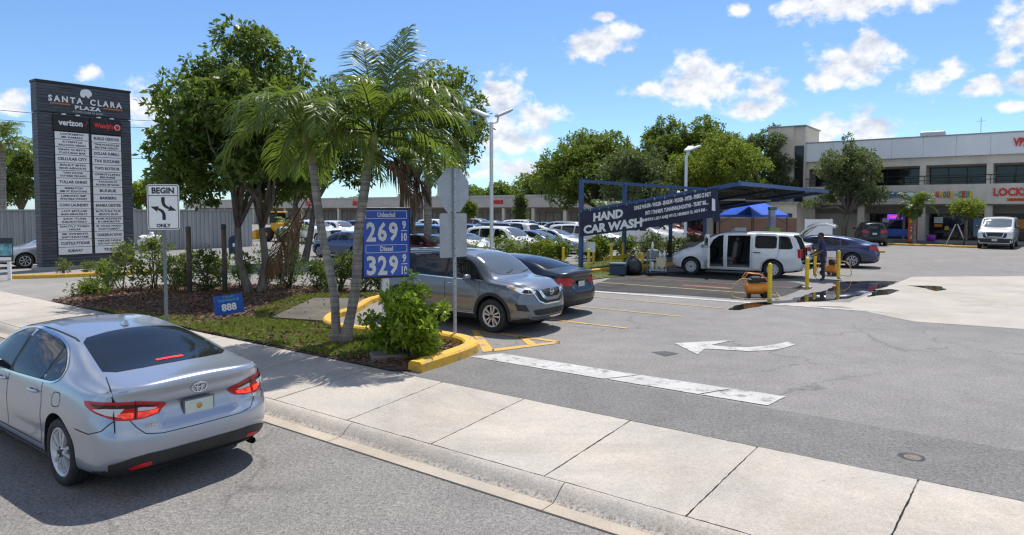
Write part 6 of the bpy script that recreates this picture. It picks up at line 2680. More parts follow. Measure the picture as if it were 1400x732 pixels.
# banner tied under the end beam
NAVY_CLOTH = M('navy_banner_vinyl', (.012, .017, .055), .5, var=.2, scale=2)
ban = thing('banner', 'long navy HAND CAR WASH banner sagging along the canopy edge', 'banner', tuple(CP1))
bl = 6.0
slope = (zh - zl) / W_
fr_n = Vector((dirU.y, -dirU.x, 0))       # towards the street
if fr_n.y > 0:
    fr_n = -fr_n


def bp(u_, v_, off=0.0):
    """u along 0..1, v 0 bottom..1 top"""
    wav = .05 * sin(u_ * 9 + v_ * 2) * (1 - v_ * .6) + .025 * sin(u_ * 23 + 1)
    zt = zl + slope * bl * u_ + .02 - .05 * sin(u_ * pi) - .012 * abs(sin(u_ * 18))
    hgt = 1.10 + .06 * u_
    fold = 0
    p = dirU * (.02 + bl * u_) + fr_n * (.10 + wav + off)
    return Vector((p.x, p.y, zt - hgt * (1 - v_)))


mb = MB()
nu, nvv = 60, 12
vs = [bp(i / nu, j / nvv) for i in range(nu + 1) for j in range(nvv + 1)]
fs = [(i * (nvv + 1) + j, (i + 1) * (nvv + 1) + j, (i + 1) * (nvv + 1) + j + 1, i * (nvv + 1) + j + 1) for i in range(nu) for j in range(nvv)]
mb.add(vs, fs, 0, True)
mb.build('cloth', NAVY_CLOTH, ban)
# folded flap hanging at the right end
fl_ = MB()
e = [bp(1, 1, .02), bp(1, .55, .02), bp(1, 0, .02)]
q = [bp(.955, .98, .08), bp(.965, .35, .12), bp(.975, -.14, .10), bp(1.012, -.20, .06), bp(1.02, .25, .04)]
fl_.add([e[0], q[0], q[1], e[1], q[2], q[3], q[4]], [(0, 3, 2, 1), (3, 4, 2), (3, 5, 4), (3, 6, 5)], 0, False)
fl_.build('folded_corner', NAVY_CLOTH, ban)
mb = MB()
a_ = [bp(.966, .66, .125), bp(.985, .60, .10), bp(.99, .20, .115), bp(.968, .24, .145)]
mb.add(a_, [(0, 1, 2, 3)])
mb.build('white_patch', LETTER_W, ban)


def banner_text(txt, u0, u1, v0, v1, bold=.03, mi=0):
    vs, fs = text_geo(txt, 1.0, bold, 0.0)
    xs = [p[0] for p in vs]
    ys = [p[1] for p in vs]
    X0, X1, Y0, Y1 = min(xs), max(xs), min(ys), max(ys)
    out = [bp(u0 + (u1 - u0) * (x - X0) / (X1 - X0), v0 + (v1 - v0) * (y - Y0) / (Y1 - Y0), .016) for x, y, z in vs]
    mb = MB()
    mb.add(out, fs)
    return mb.build('lettering', LETTER_W, ban)


banner_text('HAND', .105, .335, .53, .87, .05)
banner_text('CAR WASH', .03, .475, .08, .43, .05)
banner_text('SUNUE WHUUM - WHUSH - ENGIUM - WUXIM - WITIR - PHIIIG CI INDT', .415, .955, .74, .90, .045)
banner_text('INTI I TINNRPI. TUNNINNLINGVITNI - TIURT BIL...', .50, .94, .48, .63, .045)
banner_text('BNINDUI L-20 F ANEJ WI CL HINRRUI CL ALN INI -', .475, .93, .22, .37, .045)
mb = MB()
for k in range(15):
    p = bp(.01 + k * .07, .985, .0)
    mb.lathe([(.012, -.01), (.026, -.012), (.026, .004)], 8, 0, 'Y', p)
    mb.tube([p, p + Vector((0, .06, .07))], .006, 5)
mb.build('eyelets', GALV, ban)

# white notice board on first post
nb_ = thing('notice_board', 'small white notice under the banner on the first blue post', 'sign', tuple(CP1 + Vector((.42, .05, .95))), ANG_U)
mb = MB()
mb.box((0, -.1, 0), (.62, .03, .45))
mb.build('board', WHITE, nb_)
mb = MB()
mb.box((0, -.02, 0), (.7, .04, .06))
mb.build('bracket', GALV, nb_)

# ---------------------------------------------------------------- blue tent
tc_ = at(1029, 41.5)
tent = thing('tent', 'bright blue pop up tent with sloping sides beyond the minivan', 'tent', (tc_.x, tc_.y, 0), .42)
TB = M('blue_tent_cloth', (.035, .12, .62), .38, var=.08, scale=3)
mb = MB()
hw = 1.42
he, ht = 2.30, 3.02
rw_ = .62
v = [(-hw, -hw, he), (hw, -hw, he), (hw, hw, he), (-hw, hw, he), (-rw_, -.25, ht), (rw_, -.25, ht), (rw_, .25, ht), (-rw_, .25, ht),
     (-hw - .02, -hw - .02, he - .16), (hw + .02, -hw - .02, he - .16), (hw + .02, hw + .02, he - .16), (-hw - .02, hw + .02, he - .16)]
mb.add(v, [(0, 1, 5, 4), (1, 2, 6, 5), (2, 3, 7, 6), (3, 0, 4, 7), (4, 5, 6, 7), (8, 9, 1, 0), (9, 10, 2, 1), (10, 11, 3, 2), (11, 8, 0, 3)])
mb.build('roof_cloth', TB, tent)
for sx in (-1, 1):
    for sy in (-1, 1):
        mb = MB()
        mb.bar((sx * (hw - .05), sy * (hw - .05), 0), (sx * (hw - .05), sy * (hw - .05), he), .05, .05)
        mb.bar((sx * (hw - .05), sy * (hw - .05), he - .55), (sx * (hw - .6), sy * (hw - .6), he - .05), .03, .03)
        mb.build('leg', FRAME, tent)

# ---------------------------------------------------------------- bollards and rails
spec_b = [((1054, 410), 1.06, 'yellow bollard in front of the orange pressure washer'), ((1105, 393), 1.0, 'yellow bollard behind the minivan, left of the person'),
          ((1147.8, 380.5), 1.06, 'yellow bollard right of the person by the puddle'), ((1115.4, 376), 1.0, 'yellow bollard half hidden behind the person'),
          ((805, 370.5), .95, 'yellow post just right of the first blue canopy post'), ((812, 362), .95, 'yellow post behind another by the first blue canopy post'),
          ((836, 368), 1.05, 'yellow post on the left end of the low yellow rail'), ((852, 361), 1.05, 'yellow post in the middle of the low yellow rail'),
          ((878, 372), .80, 'yellow post beside the second blue canopy post'), ((893, 357), .95, 'yellow post behind the cleaning cart'),
          ((770.5, 366), .92, 'yellow post left of the first blue canopy post')]
b0 = None
for i, (p, h, lab) in enumerate(spec_b):
    g_ = ground(*p)
    if b0 is None:
        b0 = thing('bollard', lab, 'bollard', tuple(g_), 0, 'yellow bollards around the car wash')
        mb = MB()
        r = .062
        mb.lathe([(r, 0), (r, .97), (r * .93, 1.01), (r * .7, 1.04), (r * .3, 1.055), (0, 1.06)], 18, 0)
        mb.build('pipe', YELLOW, b0)
        mb = MB()
        mb.lathe([(.16, 0), (.15, .02), (r + .004, .024)], 18, 0)
        mb.build('collar', CONC_F, b0)
    else:
        c_ = copy_tree(b0)
        c_.location = g_
        c_.scale = (1, 1, h / 1.06)
        tag(c_, lab)
for (pa, pb_, z, lab) in (((826, 367), (866, 361), .42, 'low yellow timber rail between posts by the wash'), ((872, 370), (893, 366), .62, 'short yellow rail beside the cleaning cart')):
    a_, b_ = ground(*pa), ground(*pb_)
    r_ = thing('rail', lab, 'rail', tuple(a_))
    mb = MB()
    mb.bar(Vector((0, 0, z)), b_ - a_ + Vector((0, 0, z)), .08, .14)
    mb.build('beam', YELLOW, r_)
kerb_run('yellow_kerb', 'weathered yellow kerb along the grass behind the wash bay', gp([(808, 374), (846, 369), (880, 367), (940, 361), (985, 357)]), .18, .16)

# ---------------------------------------------------------------- wash bay clutter
g_ = ground(845, 377)
cool = thing('cooler', 'blue grey cooler box standing at the wash bay kerb', 'cooler', tuple(g_), -.25)
mb = MB()
mb.box((0, 0, .22), (.62, .40, .42), bev=.04)
mb.build('body', M('cooler_blue', (.03, .055, .09), .5, var=.2), cool)
mb = MB()
mb.box((0, 0, .47), (.66, .44, .09), bev=.03)
mb.build('lid', M('cooler_lid', (.10, .14, .18), .5, var=.2), cool)
g_ = ground(866, 376)
bg_ = thing('black_bin', 'black bin bag slumped against the second blue post', 'bin bag', tuple(g_))
mb = MB()
mb.lathe([(.0, 0), (.30, .02), (.36, .2), (.34, .45), (.22, .62), (.10, .70), (.12, .76), (0, .78)], 14, 0)
me = mb
o = me.build('bag', M('bin_bag_plastic', (.012, .012, .015), .32, var=.2), bg_)
for v_ in o.data.vertices:
    k_ = 1 + .12 * sin(v_.co.z * 21 + v_.co.x * 13) + .08 * sin(v_.co.y * 17)
    v_.co.x *= k_
    v_.co.y *= k_
g_ = ground(898, 376)
cart = thing('cleaning_cart', 'cluttered grey cleaning cart with white bottles at the wash bay', 'cart', tuple(g_), .1)
mb = MB()
mb.box((0, 0, .20), (.70, .44, .05))
mb.box((0, 0, .62), (.70, .44, .05))
for sx in (-1, 1):
    for sy in (-1, 1):
        mb.bar((sx * .32, sy * .2, .06), (sx * .32, sy * .2, .95 if sx < 0 else .65), .035, .035)
mb.build('frame', GALV, cart)
mb = MB()
mb.box((-.14, 0, .83), (.36, .36, .38), bev=.04)
mb.build('tub', M('grey_tub', (.20, .21, .22), .6, var=.2), cart)
for x_, y_, h_ in ((.1, -.1, .3), (.2, .05, .24), (.28, -.12, .34), (-.2, -.1, .3)):
    z0_ = .65 if x_ > 0 else 1.02
    mb = MB()
    mb.lathe([(0, z0_), (.05, z0_), (.05, z0_ + h_ * .65), (.02, z0_ + h_ * .8), (.02, z0_ + h_), (0, z0_ + h_)], 10, 0, c=(x_, y_, 0))
    mb.build('bottle', WHITE, cart)
for x_ in (-.2, 0, .2):
    mb = MB()
    mb.lathe([(0, .23), (.08, .23), (.08, .5), (.03, .55), (0, .56)], 10, 0, c=(x_, -.08, 0))
    mb.build('bottle', WHITE, cart)
mb = MB()
mb.add([(-.1, -.24, .70), (.3, -.25, .68), (.26, -.27, .35), (.10, -.26, .28), (-.06, -.26, .4)], [(0, 1, 2, 3, 4)])
mb.build('rag', M('pale_rag', (.62, .55, .32), .9), cart)
for sx in (-1, 1):
    mb = MB()
    mb.lathe([(0, -.02), (.06, -.02), (.06, .02), (0, .02)], 12, 0, 'Y', (sx * .3, -.2, .06))
    mb.build('wheel', RUBBER, cart)
g_ = ground(946, 362)
bxs = thing('crate', 'grey cardboard crate behind the minivan bonnet', 'box', tuple(g_), .3)
mb = MB()
mb.box((0, 0, .45), (.8, .6, .9), bev=.02)
mb.build('body', M('grey_card', (.30, .27, .23), .9, var=.15), bxs)
mb = MB()
mb.box((0, -.1, .98), (.84, .04, .22), M=Matrix.Rotation(.5, 3, 'X'))
mb.build('flap', M('card_flap', (.34, .31, .26), .9, var=.15), bxs)
# vacuum station with pale and green boxes beyond the minivan
g_ = at(1010, 34)
vb = thing('tool_box', 'white box with green base beyond the minivan roof', 'box', (g_.x, g_.y, 0))
mb = MB()
mb.box((0, 0, .55), (.7, .55, 1.1))
mb.build('stand', FRAME, vb)
mb = MB()
mb.box((0, 0, 1.22), (.66, .5, .22), bev=.02)
mb.build('green_base', M('green_plastic', (.03, .16, .08), .5), vb)
mb = MB()
mb.box((0, 0, 1.52), (.60, .46, .40), bev=.03)
mb.build('white_top', WHITE, vb)
g_ = at(1055, 36)
vs_ = thing('vacuum_station', 'tall pale vacuum post with green and yellow boxes beyond the minivan', 'vacuum', (g_.x, g_.y, 0))
mb = MB()
mb.box((0, 0, 1.35), (.30, .24, 2.7), bev=.02)
mb.build('column', M('pale_grey_metal', (.5, .52, .6), .5), vs_)
mb = MB()
mb.box((0, -.14, 2.0), (.22, .02, .5))
mb.build('price_panel', M('lilac_panel', (.40, .34, .58), .5, var=.3, scale=14), vs_)
mb = MB()
mb.box((0, -.05, 2.66), (.40, .3, .16), bev=.02)
mb.build('top_sign', M('teal_panel', (.08, .30, .30), .5), vs_)
mb = MB()
mb.box((.02, -.2, 1.45), (.62, .3, .42), bev=.03)
mb.build('canister', M('lime_plastic', (.40, .52, .10), .5, var=.15), vs_)
mb = MB()
mb.tube([(.1, -.2, 1.3), (.4, -.3, .9), (.3, -.3, .4), (.0, -.35, .25)], .035, 8)
mb.build('hose', DARK, vs_)


def pressure_washer(px, py, label, rz, sc=1.0):
    g_ = ground(px, py)
    r_ = thing('pressure_washer', label, 'pressure washer', tuple(g_), rz, 'orange pressure washers')
    ORG = M('orange_tank', (.72, .25, .02), .35, var=.08, coat=.5)
    mb = MB()
    mb.lathe([(0, -.36), (.10, -.36), (.155, -.31), (.17, -.2), (.17, .2), (.155, .31), (.10, .36), (0, .36)], 20, 0, 'X', (0, 0, .28))
    mb.build('tank', ORG, r_)
    mb = MB()
    mb.box((-.06, 0, .55), (.30, .22, .18), bev=.04)
    mb.lathe([(0, -.14), (.08, -.14), (.08, .14), (0, .14)], 14, 0, 'X', (.14, 0, .54))
    mb.box((-.22, 0, .52), (.12, .16, .14), bev=.03)
    mb.build('motor', DARK, r_)
    mb = MB()
    mb.tube([(-.32, .13, .25), (-.40, .13, .62), (-.30, .13, .74), (.1, .13, .70), (.32, .13, .45)], .016, 8)
    mb.tube([(-.32, -.13, .25), (-.40, -.13, .62), (-.30, -.13, .74), (.1, -.13, .70), (.32, -.13, .45)], .016, 8)
    mb.build('handle', ORG, r_)
    for s in (-1, 1):
        mb = MB()
        mb.lathe([(0, -.03), (.09, -.03), (.10, -.015), (.10, .015), (.09, .03), (0, .03)], 16, 0, 'Y', (.22, .19 * s, .10))
        mb.build('wheel', RUBBER, r_)
    mb = MB()
    mb.box((-.24, 0, .06), (.06, .28, .12))
    mb.build('foot', DARK, r_)
    mb = MB()
    pts = [(-.2, -.1, .55), (-.5, -.2, .58), (-.72, -.25, .40), (-.80, -.25, .12), (-.6, -.3, .02), (-.1, -.42, .02), (.4, -.36, .02), (.62, -.15, .02), (.55, .1, .18), (.36, .05, .55), (.15, .0, .6)]
    P_ = [Vector(p) for p in pts]
    dens = []
    for i in range(len(P_) - 1):
        p0, p1, p2, p3 = P_[max(0, i - 1)], P_[i], P_[i + 1], P_[min(len(P_) - 1, i + 2)]
        for j in range(6):
            t_ = j / 6
            dens.append(.5 * ((2 * p1) + (p2 - p0) * t_ + (2 * p0 - 5 * p1 + 4 * p2 - p3) * t_ * t_ + (3 * p1 - p0 - 3 * p2 + p3) * t_**3))
    mb.tube(dens, .014, 6)
    mb.build('hose', M('tan_hose', (.52, .36, .14), .5), r_)
    return r_


pressure_washer(1037, 408, 'orange pressure washer with looped hose by the nearest bollard', ANG_U + .55)
pressure_washer(1136, 377, 'orange pressure washer behind the person by the navy saloon', ANG_U + 2.6)

# ================================================================== signs
DEC_W = M('white_sign_face', (.82, .82, .82), .45, var=.03)
# ---- tall plaza sign
pl = thing('plaza_sign', 'tall dark slatted plaza pylon listing the shops on white strips', 'sign', (-20.15, 29.1, 0), atan2(.8, .6))
PW, PD, PHH = 3.8, .62, 8.13
m, nt, b = new_mat('dark_slats')
tcn = node(nt, 'ShaderNodeTexCoord')
wv = node(nt, 'ShaderNodeTexWave', wave_type='BANDS', bands_direction='Z', wave_profile='SAW')
wv.inputs['Scale'].default_value = 2.35
nt.links.new(tcn.outputs['Object'], wv.inputs['Vector'])
f = noise_fac(nt, 3, 5, .6, stretch=(.4, .4, 6))
c = ramp(nt, f, [(.34, (.035, .040, .050)), (.66, (.105, .115, .135))])
nt.links.new(mixc(nt, 1.0, c, ramp(nt, wv.outputs['Fac'], [(.0, (.35,) * 3), (.22, (.95,) * 3), (.85, (1.15,) * 3), (1.0, (.35,) * 3)]), 'MULTIPLY'), b.inputs['Base Color'])
b.inputs['Roughness'].default_value = .6
bump(nt, b, wv.outputs['Fac'], .5, .02)
SLAT = m
mb = MB()
mb.box((PW / 2, PD / 2, 7.425), (PW, PD, 1.25))
mb.build('head_panel', SLAT, pl)
mb = MB()
mb.box((PW / 2, PD / 2, 3.385), (PW - .012, PD - .012, 6.77))
mb.build('shaft', SLAT, pl)
mb = MB()
mb.box((PW / 2, PD / 2, 8.09), (PW + .06, PD + .06, .10))
mb.build('cap', BLACK, pl)
mb = MB()
mb.box((PW / 2, PD / 2, .06), (PW + .3, PD + .3, .14))
mb.build('plinth', CONC_F, pl)
fx, fz = PW / 2, 7.0
for tx, xc, fw in (('SANTA', -.80, 1.35), ('CLARA', .84, 1.35)):
    mb = MB()
    put_text(mb, tx, (fx + xc, -.03, 7.40), (1, 0, 0), (0, 0, 1), .40, .014, .012, fit=fw, fit_h=.27, space=1.45)
    mb.build('main_lettering', LETTER_W, pl)
mb = MB()
put_text(mb, 'PLAZA', (fx + .08, -.03, 7.11), (1, 0, 0), (0, 0, 1), .30, .012, .012, fit=1.05, fit_h=.17, space=1.2)
mb.build('plaza_lettering', LETTER_W, pl)
mb = MB()
put_text(mb, 'A TOWN CLARA CA SAVERS', (fx + .08, -.03, 6.92), (1, 0, 0), (0, 0, 1), .1, .002, .004, fit=1.25, fit_h=.09)
mb.build('small_lettering', M('grey_letters', (.45, .46, .5), .5), pl)
ORB = M('orange_bar', (.55, .17, .05), .5)
for x_ in (fx - 1.02, fx + 1.12):
    mb = MB()
    mb.box((x_, -.03, 7.19), (.80, .02, .055))
    mb.build('orange_bar', ORB, pl)
mb = MB()
crest = rounded([(-.26, -.20), (-.30, .02), (-.22, .22), (0, .30), (.20, .24), (.28, .08), (.26, -.10), (.14, -.12), (.16, -.24), (.04, -.20), (-.02, -.06), (-.08, -.22)], 2, .2)
v2, f2 = cdt_fill(crest)
mb.add([(fx + .02 + p.x * .85, -.035, 7.74 + p.y * .75) for p in v2], [list(q) for q in f2])
mb.build('white_crest', LETTER_W, pl)
# the two black header panels
hx = [(.56, 1.62), (1.80, 1.62)]
rows_l = ['LOCKSMITH|MR KAMAHI', 'ATTENTUS|BALLOON VISION', 'SINN O RITY|CUSTLANA BAR', 'CELLULAR CITY', 'BAULT BITN|BIOS AIRWAYS', 'TAN DUOR|TATTERIE TIKUNOS', 'TULLAR OHNO', 'IMMATCH|BIM ST EDUCIONE', 'LIMUNO BIP|PHUTRLE WNVET', 'COIN LAUNDRY', 'LOT MTLUIS|BARA MRNUNLTY', 'SAX TUISI|INSURATOSLY', 'DACTLY TORIN|HNLSA', 'BE WIHENTI|BARTYNNATOMS', 'CUSTILE PTIONE', 'SUBWAY']
rows_r = ['BUIKLE CEDIOOE', 'TINE PUNCIVLES|MUTRE LISION', 'DOLLAR SUMALL', 'TAX EUCUNIIE', 'TWO ROTECIR', 'CHINTLLENLI|BEUNIES', 'TAUCIOUT|BUNNI BITSION', 'BUUILIE', 'BARBERS', 'BANIRA DENTISE', 'BUTLTUNI TIUR|BEATS BUR', 'RUIR PIZZISETE|B UINURUTE', 'IE. NUNI NUSO|CUSTTUSMAT', 'TANKERUN SONG', 'NEUSE NUNI|LFITTNUT OUNUP', 'TIUNL']
for ci, (x0, w_) in enumerate(((.62, 1.34), (2.08, 1.24))):
    mb = MB()
    mb.box((x0 + w_ / 2 - .02, -.03, 6.37), (w_ + .06, .10, .66))
    mb.build('black_panel', BLACK, pl)
    mb = MB()
    if ci == 0:
        put_text(mb, 'verizon', (x0 + w_ / 2 - .05, -.085, 6.39), (1, 0, 0), (0, 0, 1), .3, .010, .004, fit=.95, fit_h=.25)
        mb.build('panel_lettering', LETTER_W, pl)
        mb = MB()
        p = [(x0 + w_ - .17, 6.37), (x0 + w_ - .12, 6.31), (x0 + w_ - .02, 6.53), (x0 + w_ - .045, 6.53), (x0 + w_ - .12, 6.36), (x0 + w_ - .155, 6.40)]
        mb.add([(a, -.086, b_) for a, b_ in p], [tuple(range(6))])
        mb.build('red_tick', LETTER_R, pl)
    else:
        put_text(mb, "Wendy's", (x0 + .50, -.085, 6.37), (1, 0, 0), (0, 0, 1), .3, .014, .004, fit=.80, fit_h=.30)
        mb.build('panel_lettering', M('bright_red_letters', (.75, .03, .03), .45), pl)
        mb = MB()
        mb.lathe([(0, -.004), (.155, -.004), (.155, .0)], 20, 0, 'Y', (x0 + 1.08, -.086, 6.37))
        mb.build('red_roundel', LETTER_R, pl)
        mb = MB()
        mb.lathe([(.10, -.006), (.125, -.006), (.125, .0)], 20, 0, 'Y', (x0 + 1.08, -.088, 6.37))
        mb.build('roundel_ring', LETTER_W, pl)
    rows = rows_l if ci == 0 else rows_r
    z1, z0 = 6.00 + (0 if ci == 0 else -.02), .62
    hh = (z1 - z0) / 16
    mb = MB()
    mb.box((x0 + w_ / 2, -.012, (z0 + z1) / 2), (w_ + .05, .03, z1 - z0 + .06))
    mb.build('strip_frame', BLACK, pl)
    for ri, tx in enumerate(rows):
        zc = z1 - hh * (ri + .5)
        mb = MB()
        mb.box((x0 + w_ / 2, -.034, zc), (w_ - .01, .02, hh - .022))
        strip_o = mb.build('name_strip', DEC_W, pl)
        mb = MB()
        ln = tx.split('|')
        for li, t_ in enumerate(ln):
            zz_ = zc + (0 if len(ln) == 1 else (.068 if li == 0 else -.068))
            wd = min(w_ * .86, .10 * len(t_)) * (1 if li == 0 else .92)
            put_text(mb, t_, (x0 + w_ / 2, -.048, zz_), (1, 0, 0), (0, 0, 1), .1, .003, .001, fit=wd, fit_h=.13 if len(ln) == 1 else .085)
        mb.build('strip_lettering', LETTER_K, strip_o)
lm = MB()
for x_ in (.95, 1.5, 2.35, 2.9):
    lm.box((x_, -.16, 6.74), (.14, .12, .05))
    lm.bar((x_, -.10, 6.74), (x_, .0, 6.76), .03, .03)
lm.build('spot_lamp', WHITE, pl)
# low weeds at its foot
for px, h_ in ((86, .5), (116, .45), (135, .5)):
    c_ = ground(px, 374)
    bush('weed', {86: 'weed tuft at the left foot of the plaza sign', 116: 'weed tuft at the middle foot of the plaza sign', 135: 'weed tuft at the right foot of the plaza sign'}[px], (c_.x, c_.y, .02), (.4, .3, h_), LEAF_SHRUB, 70, 6, .12, 6, 'weeds at the plaza sign', seed=px, aspect=.25, stems=3, up=.8)

# ---- traffic sign on the pavement edge
tb_ = Vector(((224 - 700) / F_PX * 15.3, 15.3, 0))
ts = thing('traffic_sign', 'white BEGIN ONLY turn lane sign on a grey post', 'road sign', tuple(tb_), .10)
mb = MB()
mb.box((0, .03, 1.55), (.055, .035, 3.2))
mb.box((0, .012, 1.55), (.08, .006, 3.19))
mb.build('post', M('dull_post_steel', (.17, .20, .21), .6, .5, var=.15, scale=14), ts)


def plate_poly(w, h, r=.05, n=5):
    out = []
    for cx, cy, a0_ in ((w / 2 - r, h / 2 - r, 0), (-w / 2 + r, h / 2 - r, 90), (-w / 2 + r, -h / 2 + r, 180), (w / 2 - r, -h / 2 + r, 270)):
        for k in range(n + 1):
            a_ = radians(a0_ + 90 * k / n)
            out.append((cx + cos(a_) * r, cy + sin(a_) * r))
    return out


def flat_shape(mb, poly, y, z, thick=.0, mi=0, x=0):
    v2, f2 = cdt_fill(poly)
    if thick == 0:
        fs = []
        for q in f2:
            a_ = (v2[q[1]].x - v2[q[0]].x) * (v2[q[2]].y - v2[q[0]].y) - (v2[q[1]].y - v2[q[0]].y) * (v2[q[2]].x - v2[q[0]].x)
            fs.append(list(q) if a_ > 0 else list(q)[::-1])
        mb.add([(x + p.x, y, z + p.y) for p in v2], fs, mi)
    else:
        n = len(poly)
        vs = [(x + p[0], y, z + p[1]) for p in poly] + [(x + p[0], y + thick, z + p[1]) for p in poly]
        mb.add(vs, [tuple(range(n)), tuple(range(2 * n - 1, n - 1, -1))] + [(i, i + n, (i + 1) % n + n, (i + 1) % n) for i in range(n)], mi)


SZ = 2.66
mb = MB()
flat_shape(mb, plate_poly(.69, 1.02, .06), 0, SZ, .012, 0)
face = mb.build('panel', DEC_W, ts)
mb = MB()
o_, i_ = plate_poly(.655, .985, .05), plate_poly(.625, .955, .04)
n = len(o_)
mb.add([(p[0], -.003, SZ + p[1]) for p in o_] + [(p[0], -.003, SZ + p[1]) for p in i_], [(k, (k + 1) % n, (k + 1) % n + n, k + n) for k in range(n)])
mb.box((0, -.003, SZ + .255), (.62, .003, .014))
mb.build('border', BLACK, face)
mb = MB()
put_text(mb, 'BEGIN', (0, -.004, SZ + .37), (1, 0, 0), (0, 0, 1), .15, .005, .001, fit=.48, fit_h=.14)
put_text(mb, 'ONLY', (0, -.004, SZ - .415), (1, 0, 0), (0, 0, 1), .1, .004, .001, fit=.31, fit_h=.085)
mb.build('lettering', BLACK, face)
mb = MB()
# arrow from top bending right and its mirror from below bending left
A1 = [(-.075, .17), (.005, .17), (.005, .02), (.03, -.03), (.10, -.055), (.10, -.10), (.275, -.045), (.10, .075), (.10, .02)]
sh1 = [(-.06, .19), (.015, .19), (.015, .07), (.035, .02), (.08, -.02), (.125, -.04), (.115, .015), (.265, -.11), (.07, -.115), (.105, -.08), (.04, -.06), (-.02, -.015), (-.05, .04), (-.06, .10)]
flat_shape(mb, sh1, -.004, SZ + .03, 0, 0, .02)
sh2 = [(-p[0], -p[1]) for p in sh1]
flat_shape(mb, sh2, -.004, SZ - .10, 0, 0, -.01)
mb.build('arrows', BLACK, face)

# ---- fuel price sign
pp = at(528, 14.0)
ps = thing('price_sign', 'blue fuel price box sign showing 269 and 329 on a white post', 'sign', (pp.x, pp.y, 0), .46)
SW, SH, SD, SC0 = .98, 1.40, .20, 1.92
mb = MB()
mb.box((0, SD / 2, .62), (.13, .13, 1.24))
mb.build('post', WHITE, ps)
mb = MB()
mb.box((0, SD / 2, SC0), (SW + .06, SD, SH + .06), bev=.012)
mb.build('cabinet', BLACK, ps)
PBLUE = M('price_sign_blue', (.018, .095, .54), .38, var=.06, coat=.3)
mb = MB()
mb.box((.005, -.006, SC0), (SW - .02, .02, SH - .03))
pan = mb.build('face_panel', PBLUE, ps)
mb = MB()


def frame_rect(mb, cx, cz, w, h, t, y):
    mb.box((cx, y, cz + h / 2), (w, .004, t))
    mb.box((cx, y, cz - h / 2), (w, .004, t))
    mb.box((cx - w / 2, y, cz), (t, .004, h - t))
    mb.box((cx + w / 2, y, cz), (t, .004, h - t))


zT = SC0 + SH / 2
for zc, tx in ((zT - .12, 'Unleaded'), (zT - .82, 'Diesel')):
    frame_rect(mb, 0, zc, .86, .155, .010, -.019)
    put_text(mb, tx, (0, -.019, zc + (-.012 if tx == 'x' else 0)), (1, 0, 0), (0, 0, 1), .12, .003, .001, fit=.37 if tx == 'Unleaded' else .27, fit_h=.105)
for zc, tx in ((zT - .47, '269'), (zT - 1.16, '329')):
    for k, ch in enumerate(tx):
        put_text(mb, ch, (-.32 + k * .232, -.019, zc), (1, 0, 0), (0, 0, 1), .4, .013, .001, fit=.195, fit_h=.40)
    put_text(mb, '9', (.375, -.019, zc + .135), (1, 0, 0), (0, 0, 1), .2, .007, .001, fit=.085, fit_h=.175)
    mb.box((.375, -.019, zc + .015), (.13, .004, .016))
    put_text(mb, '10', (.375, -.019, zc - .115), (1, 0, 0), (0, 0, 1), .2, .007, .001, fit=.12, fit_h=.175)
mb.build('figures', LETTER_W, pan)

# ---- back of a stop sign with a plate under it
sp_ = ground(620, 469)
ss_ = thing('stop_sign', 'bare grey back of an octagonal stop sign with a square plate below', 'road sign', (sp_.x, sp_.y, .05), radians(50))
mb = MB()
mb.box((0, -.03, 1.68), (.05, .045, 3.36))
for k in range(20):
    mb.box((0, -.0545, .3 + k * .15), (.012, .003, .02), mi=1)
mb.build('post', [GALV, BLACK], ss_)
ALU = M('bare_aluminium', (.38, .40, .42), .55, .55, var=.08, scale=5)
mb = MB()
R8 = .46
flat_shape(mb, [(cos(radians(22.5 + 45 * k)) * R8, sin(radians(22.5 + 45 * k)) * R8) for k in range(8)], -.004, 2.93, .008)
mb.build('octagon', ALU, ss_)
mb = MB()
flat_shape(mb, plate_poly(.74, .86, .04), -.003, 2.05, .008)
mb.build('plate', ALU, ss_)

# ---- blue yard sign
yp = ground(313, 437)
ys = thing('yard_sign', 'tilted blue yard sign reading 888 stuck in the mulch', 'yard sign', (yp.x, yp.y, .05), .22)
RT = Matrix.Rotation(radians(-8), 3, 'Y')
mb = MB()
for s in (-1, 1):
    mb.tube([RT @ Vector((s * .18, .012, -.02)), RT @ Vector((s * .18, .012, .35))], .006, 5)
mb.build('wire_stake', GALV, ys)
mb = MB()
mb.box(RT @ Vector((0, 0, .30)), (.66, .008, .46), M=RT)
mb.build('panel', M('yard_sign_blue', (.015, .085, .42), .5, var=.08), ys)
mb = MB()
put_text(mb, '888', RT @ Vector((.0, -.007, .24)), RT @ Vector((1, 0, 0)), RT @ Vector((0, 0, 1)), .2, .008, .001, fit=.34, fit_h=.18)
mb.build('numerals', LETTER_W, ys)
mb = MB()
put_text(mb, 'INSURANCE', RT @ Vector((.02, -.007, .41)), RT @ Vector((1, 0, 0)), RT @ Vector((0, 0, 1)), .06, .002, .001, fit=.46, fit_h=.055)
put_text(mb, 'TODAY', RT @ Vector((.02, -.007, .485)), RT @ Vector((1, 0, 0)), RT @ Vector((0, 0, 1)), .06, .002, .001, fit=.26, fit_h=.045)
mb.build('small_lettering', M('cyan_letters', (.10, .42, .52), .5), ys)

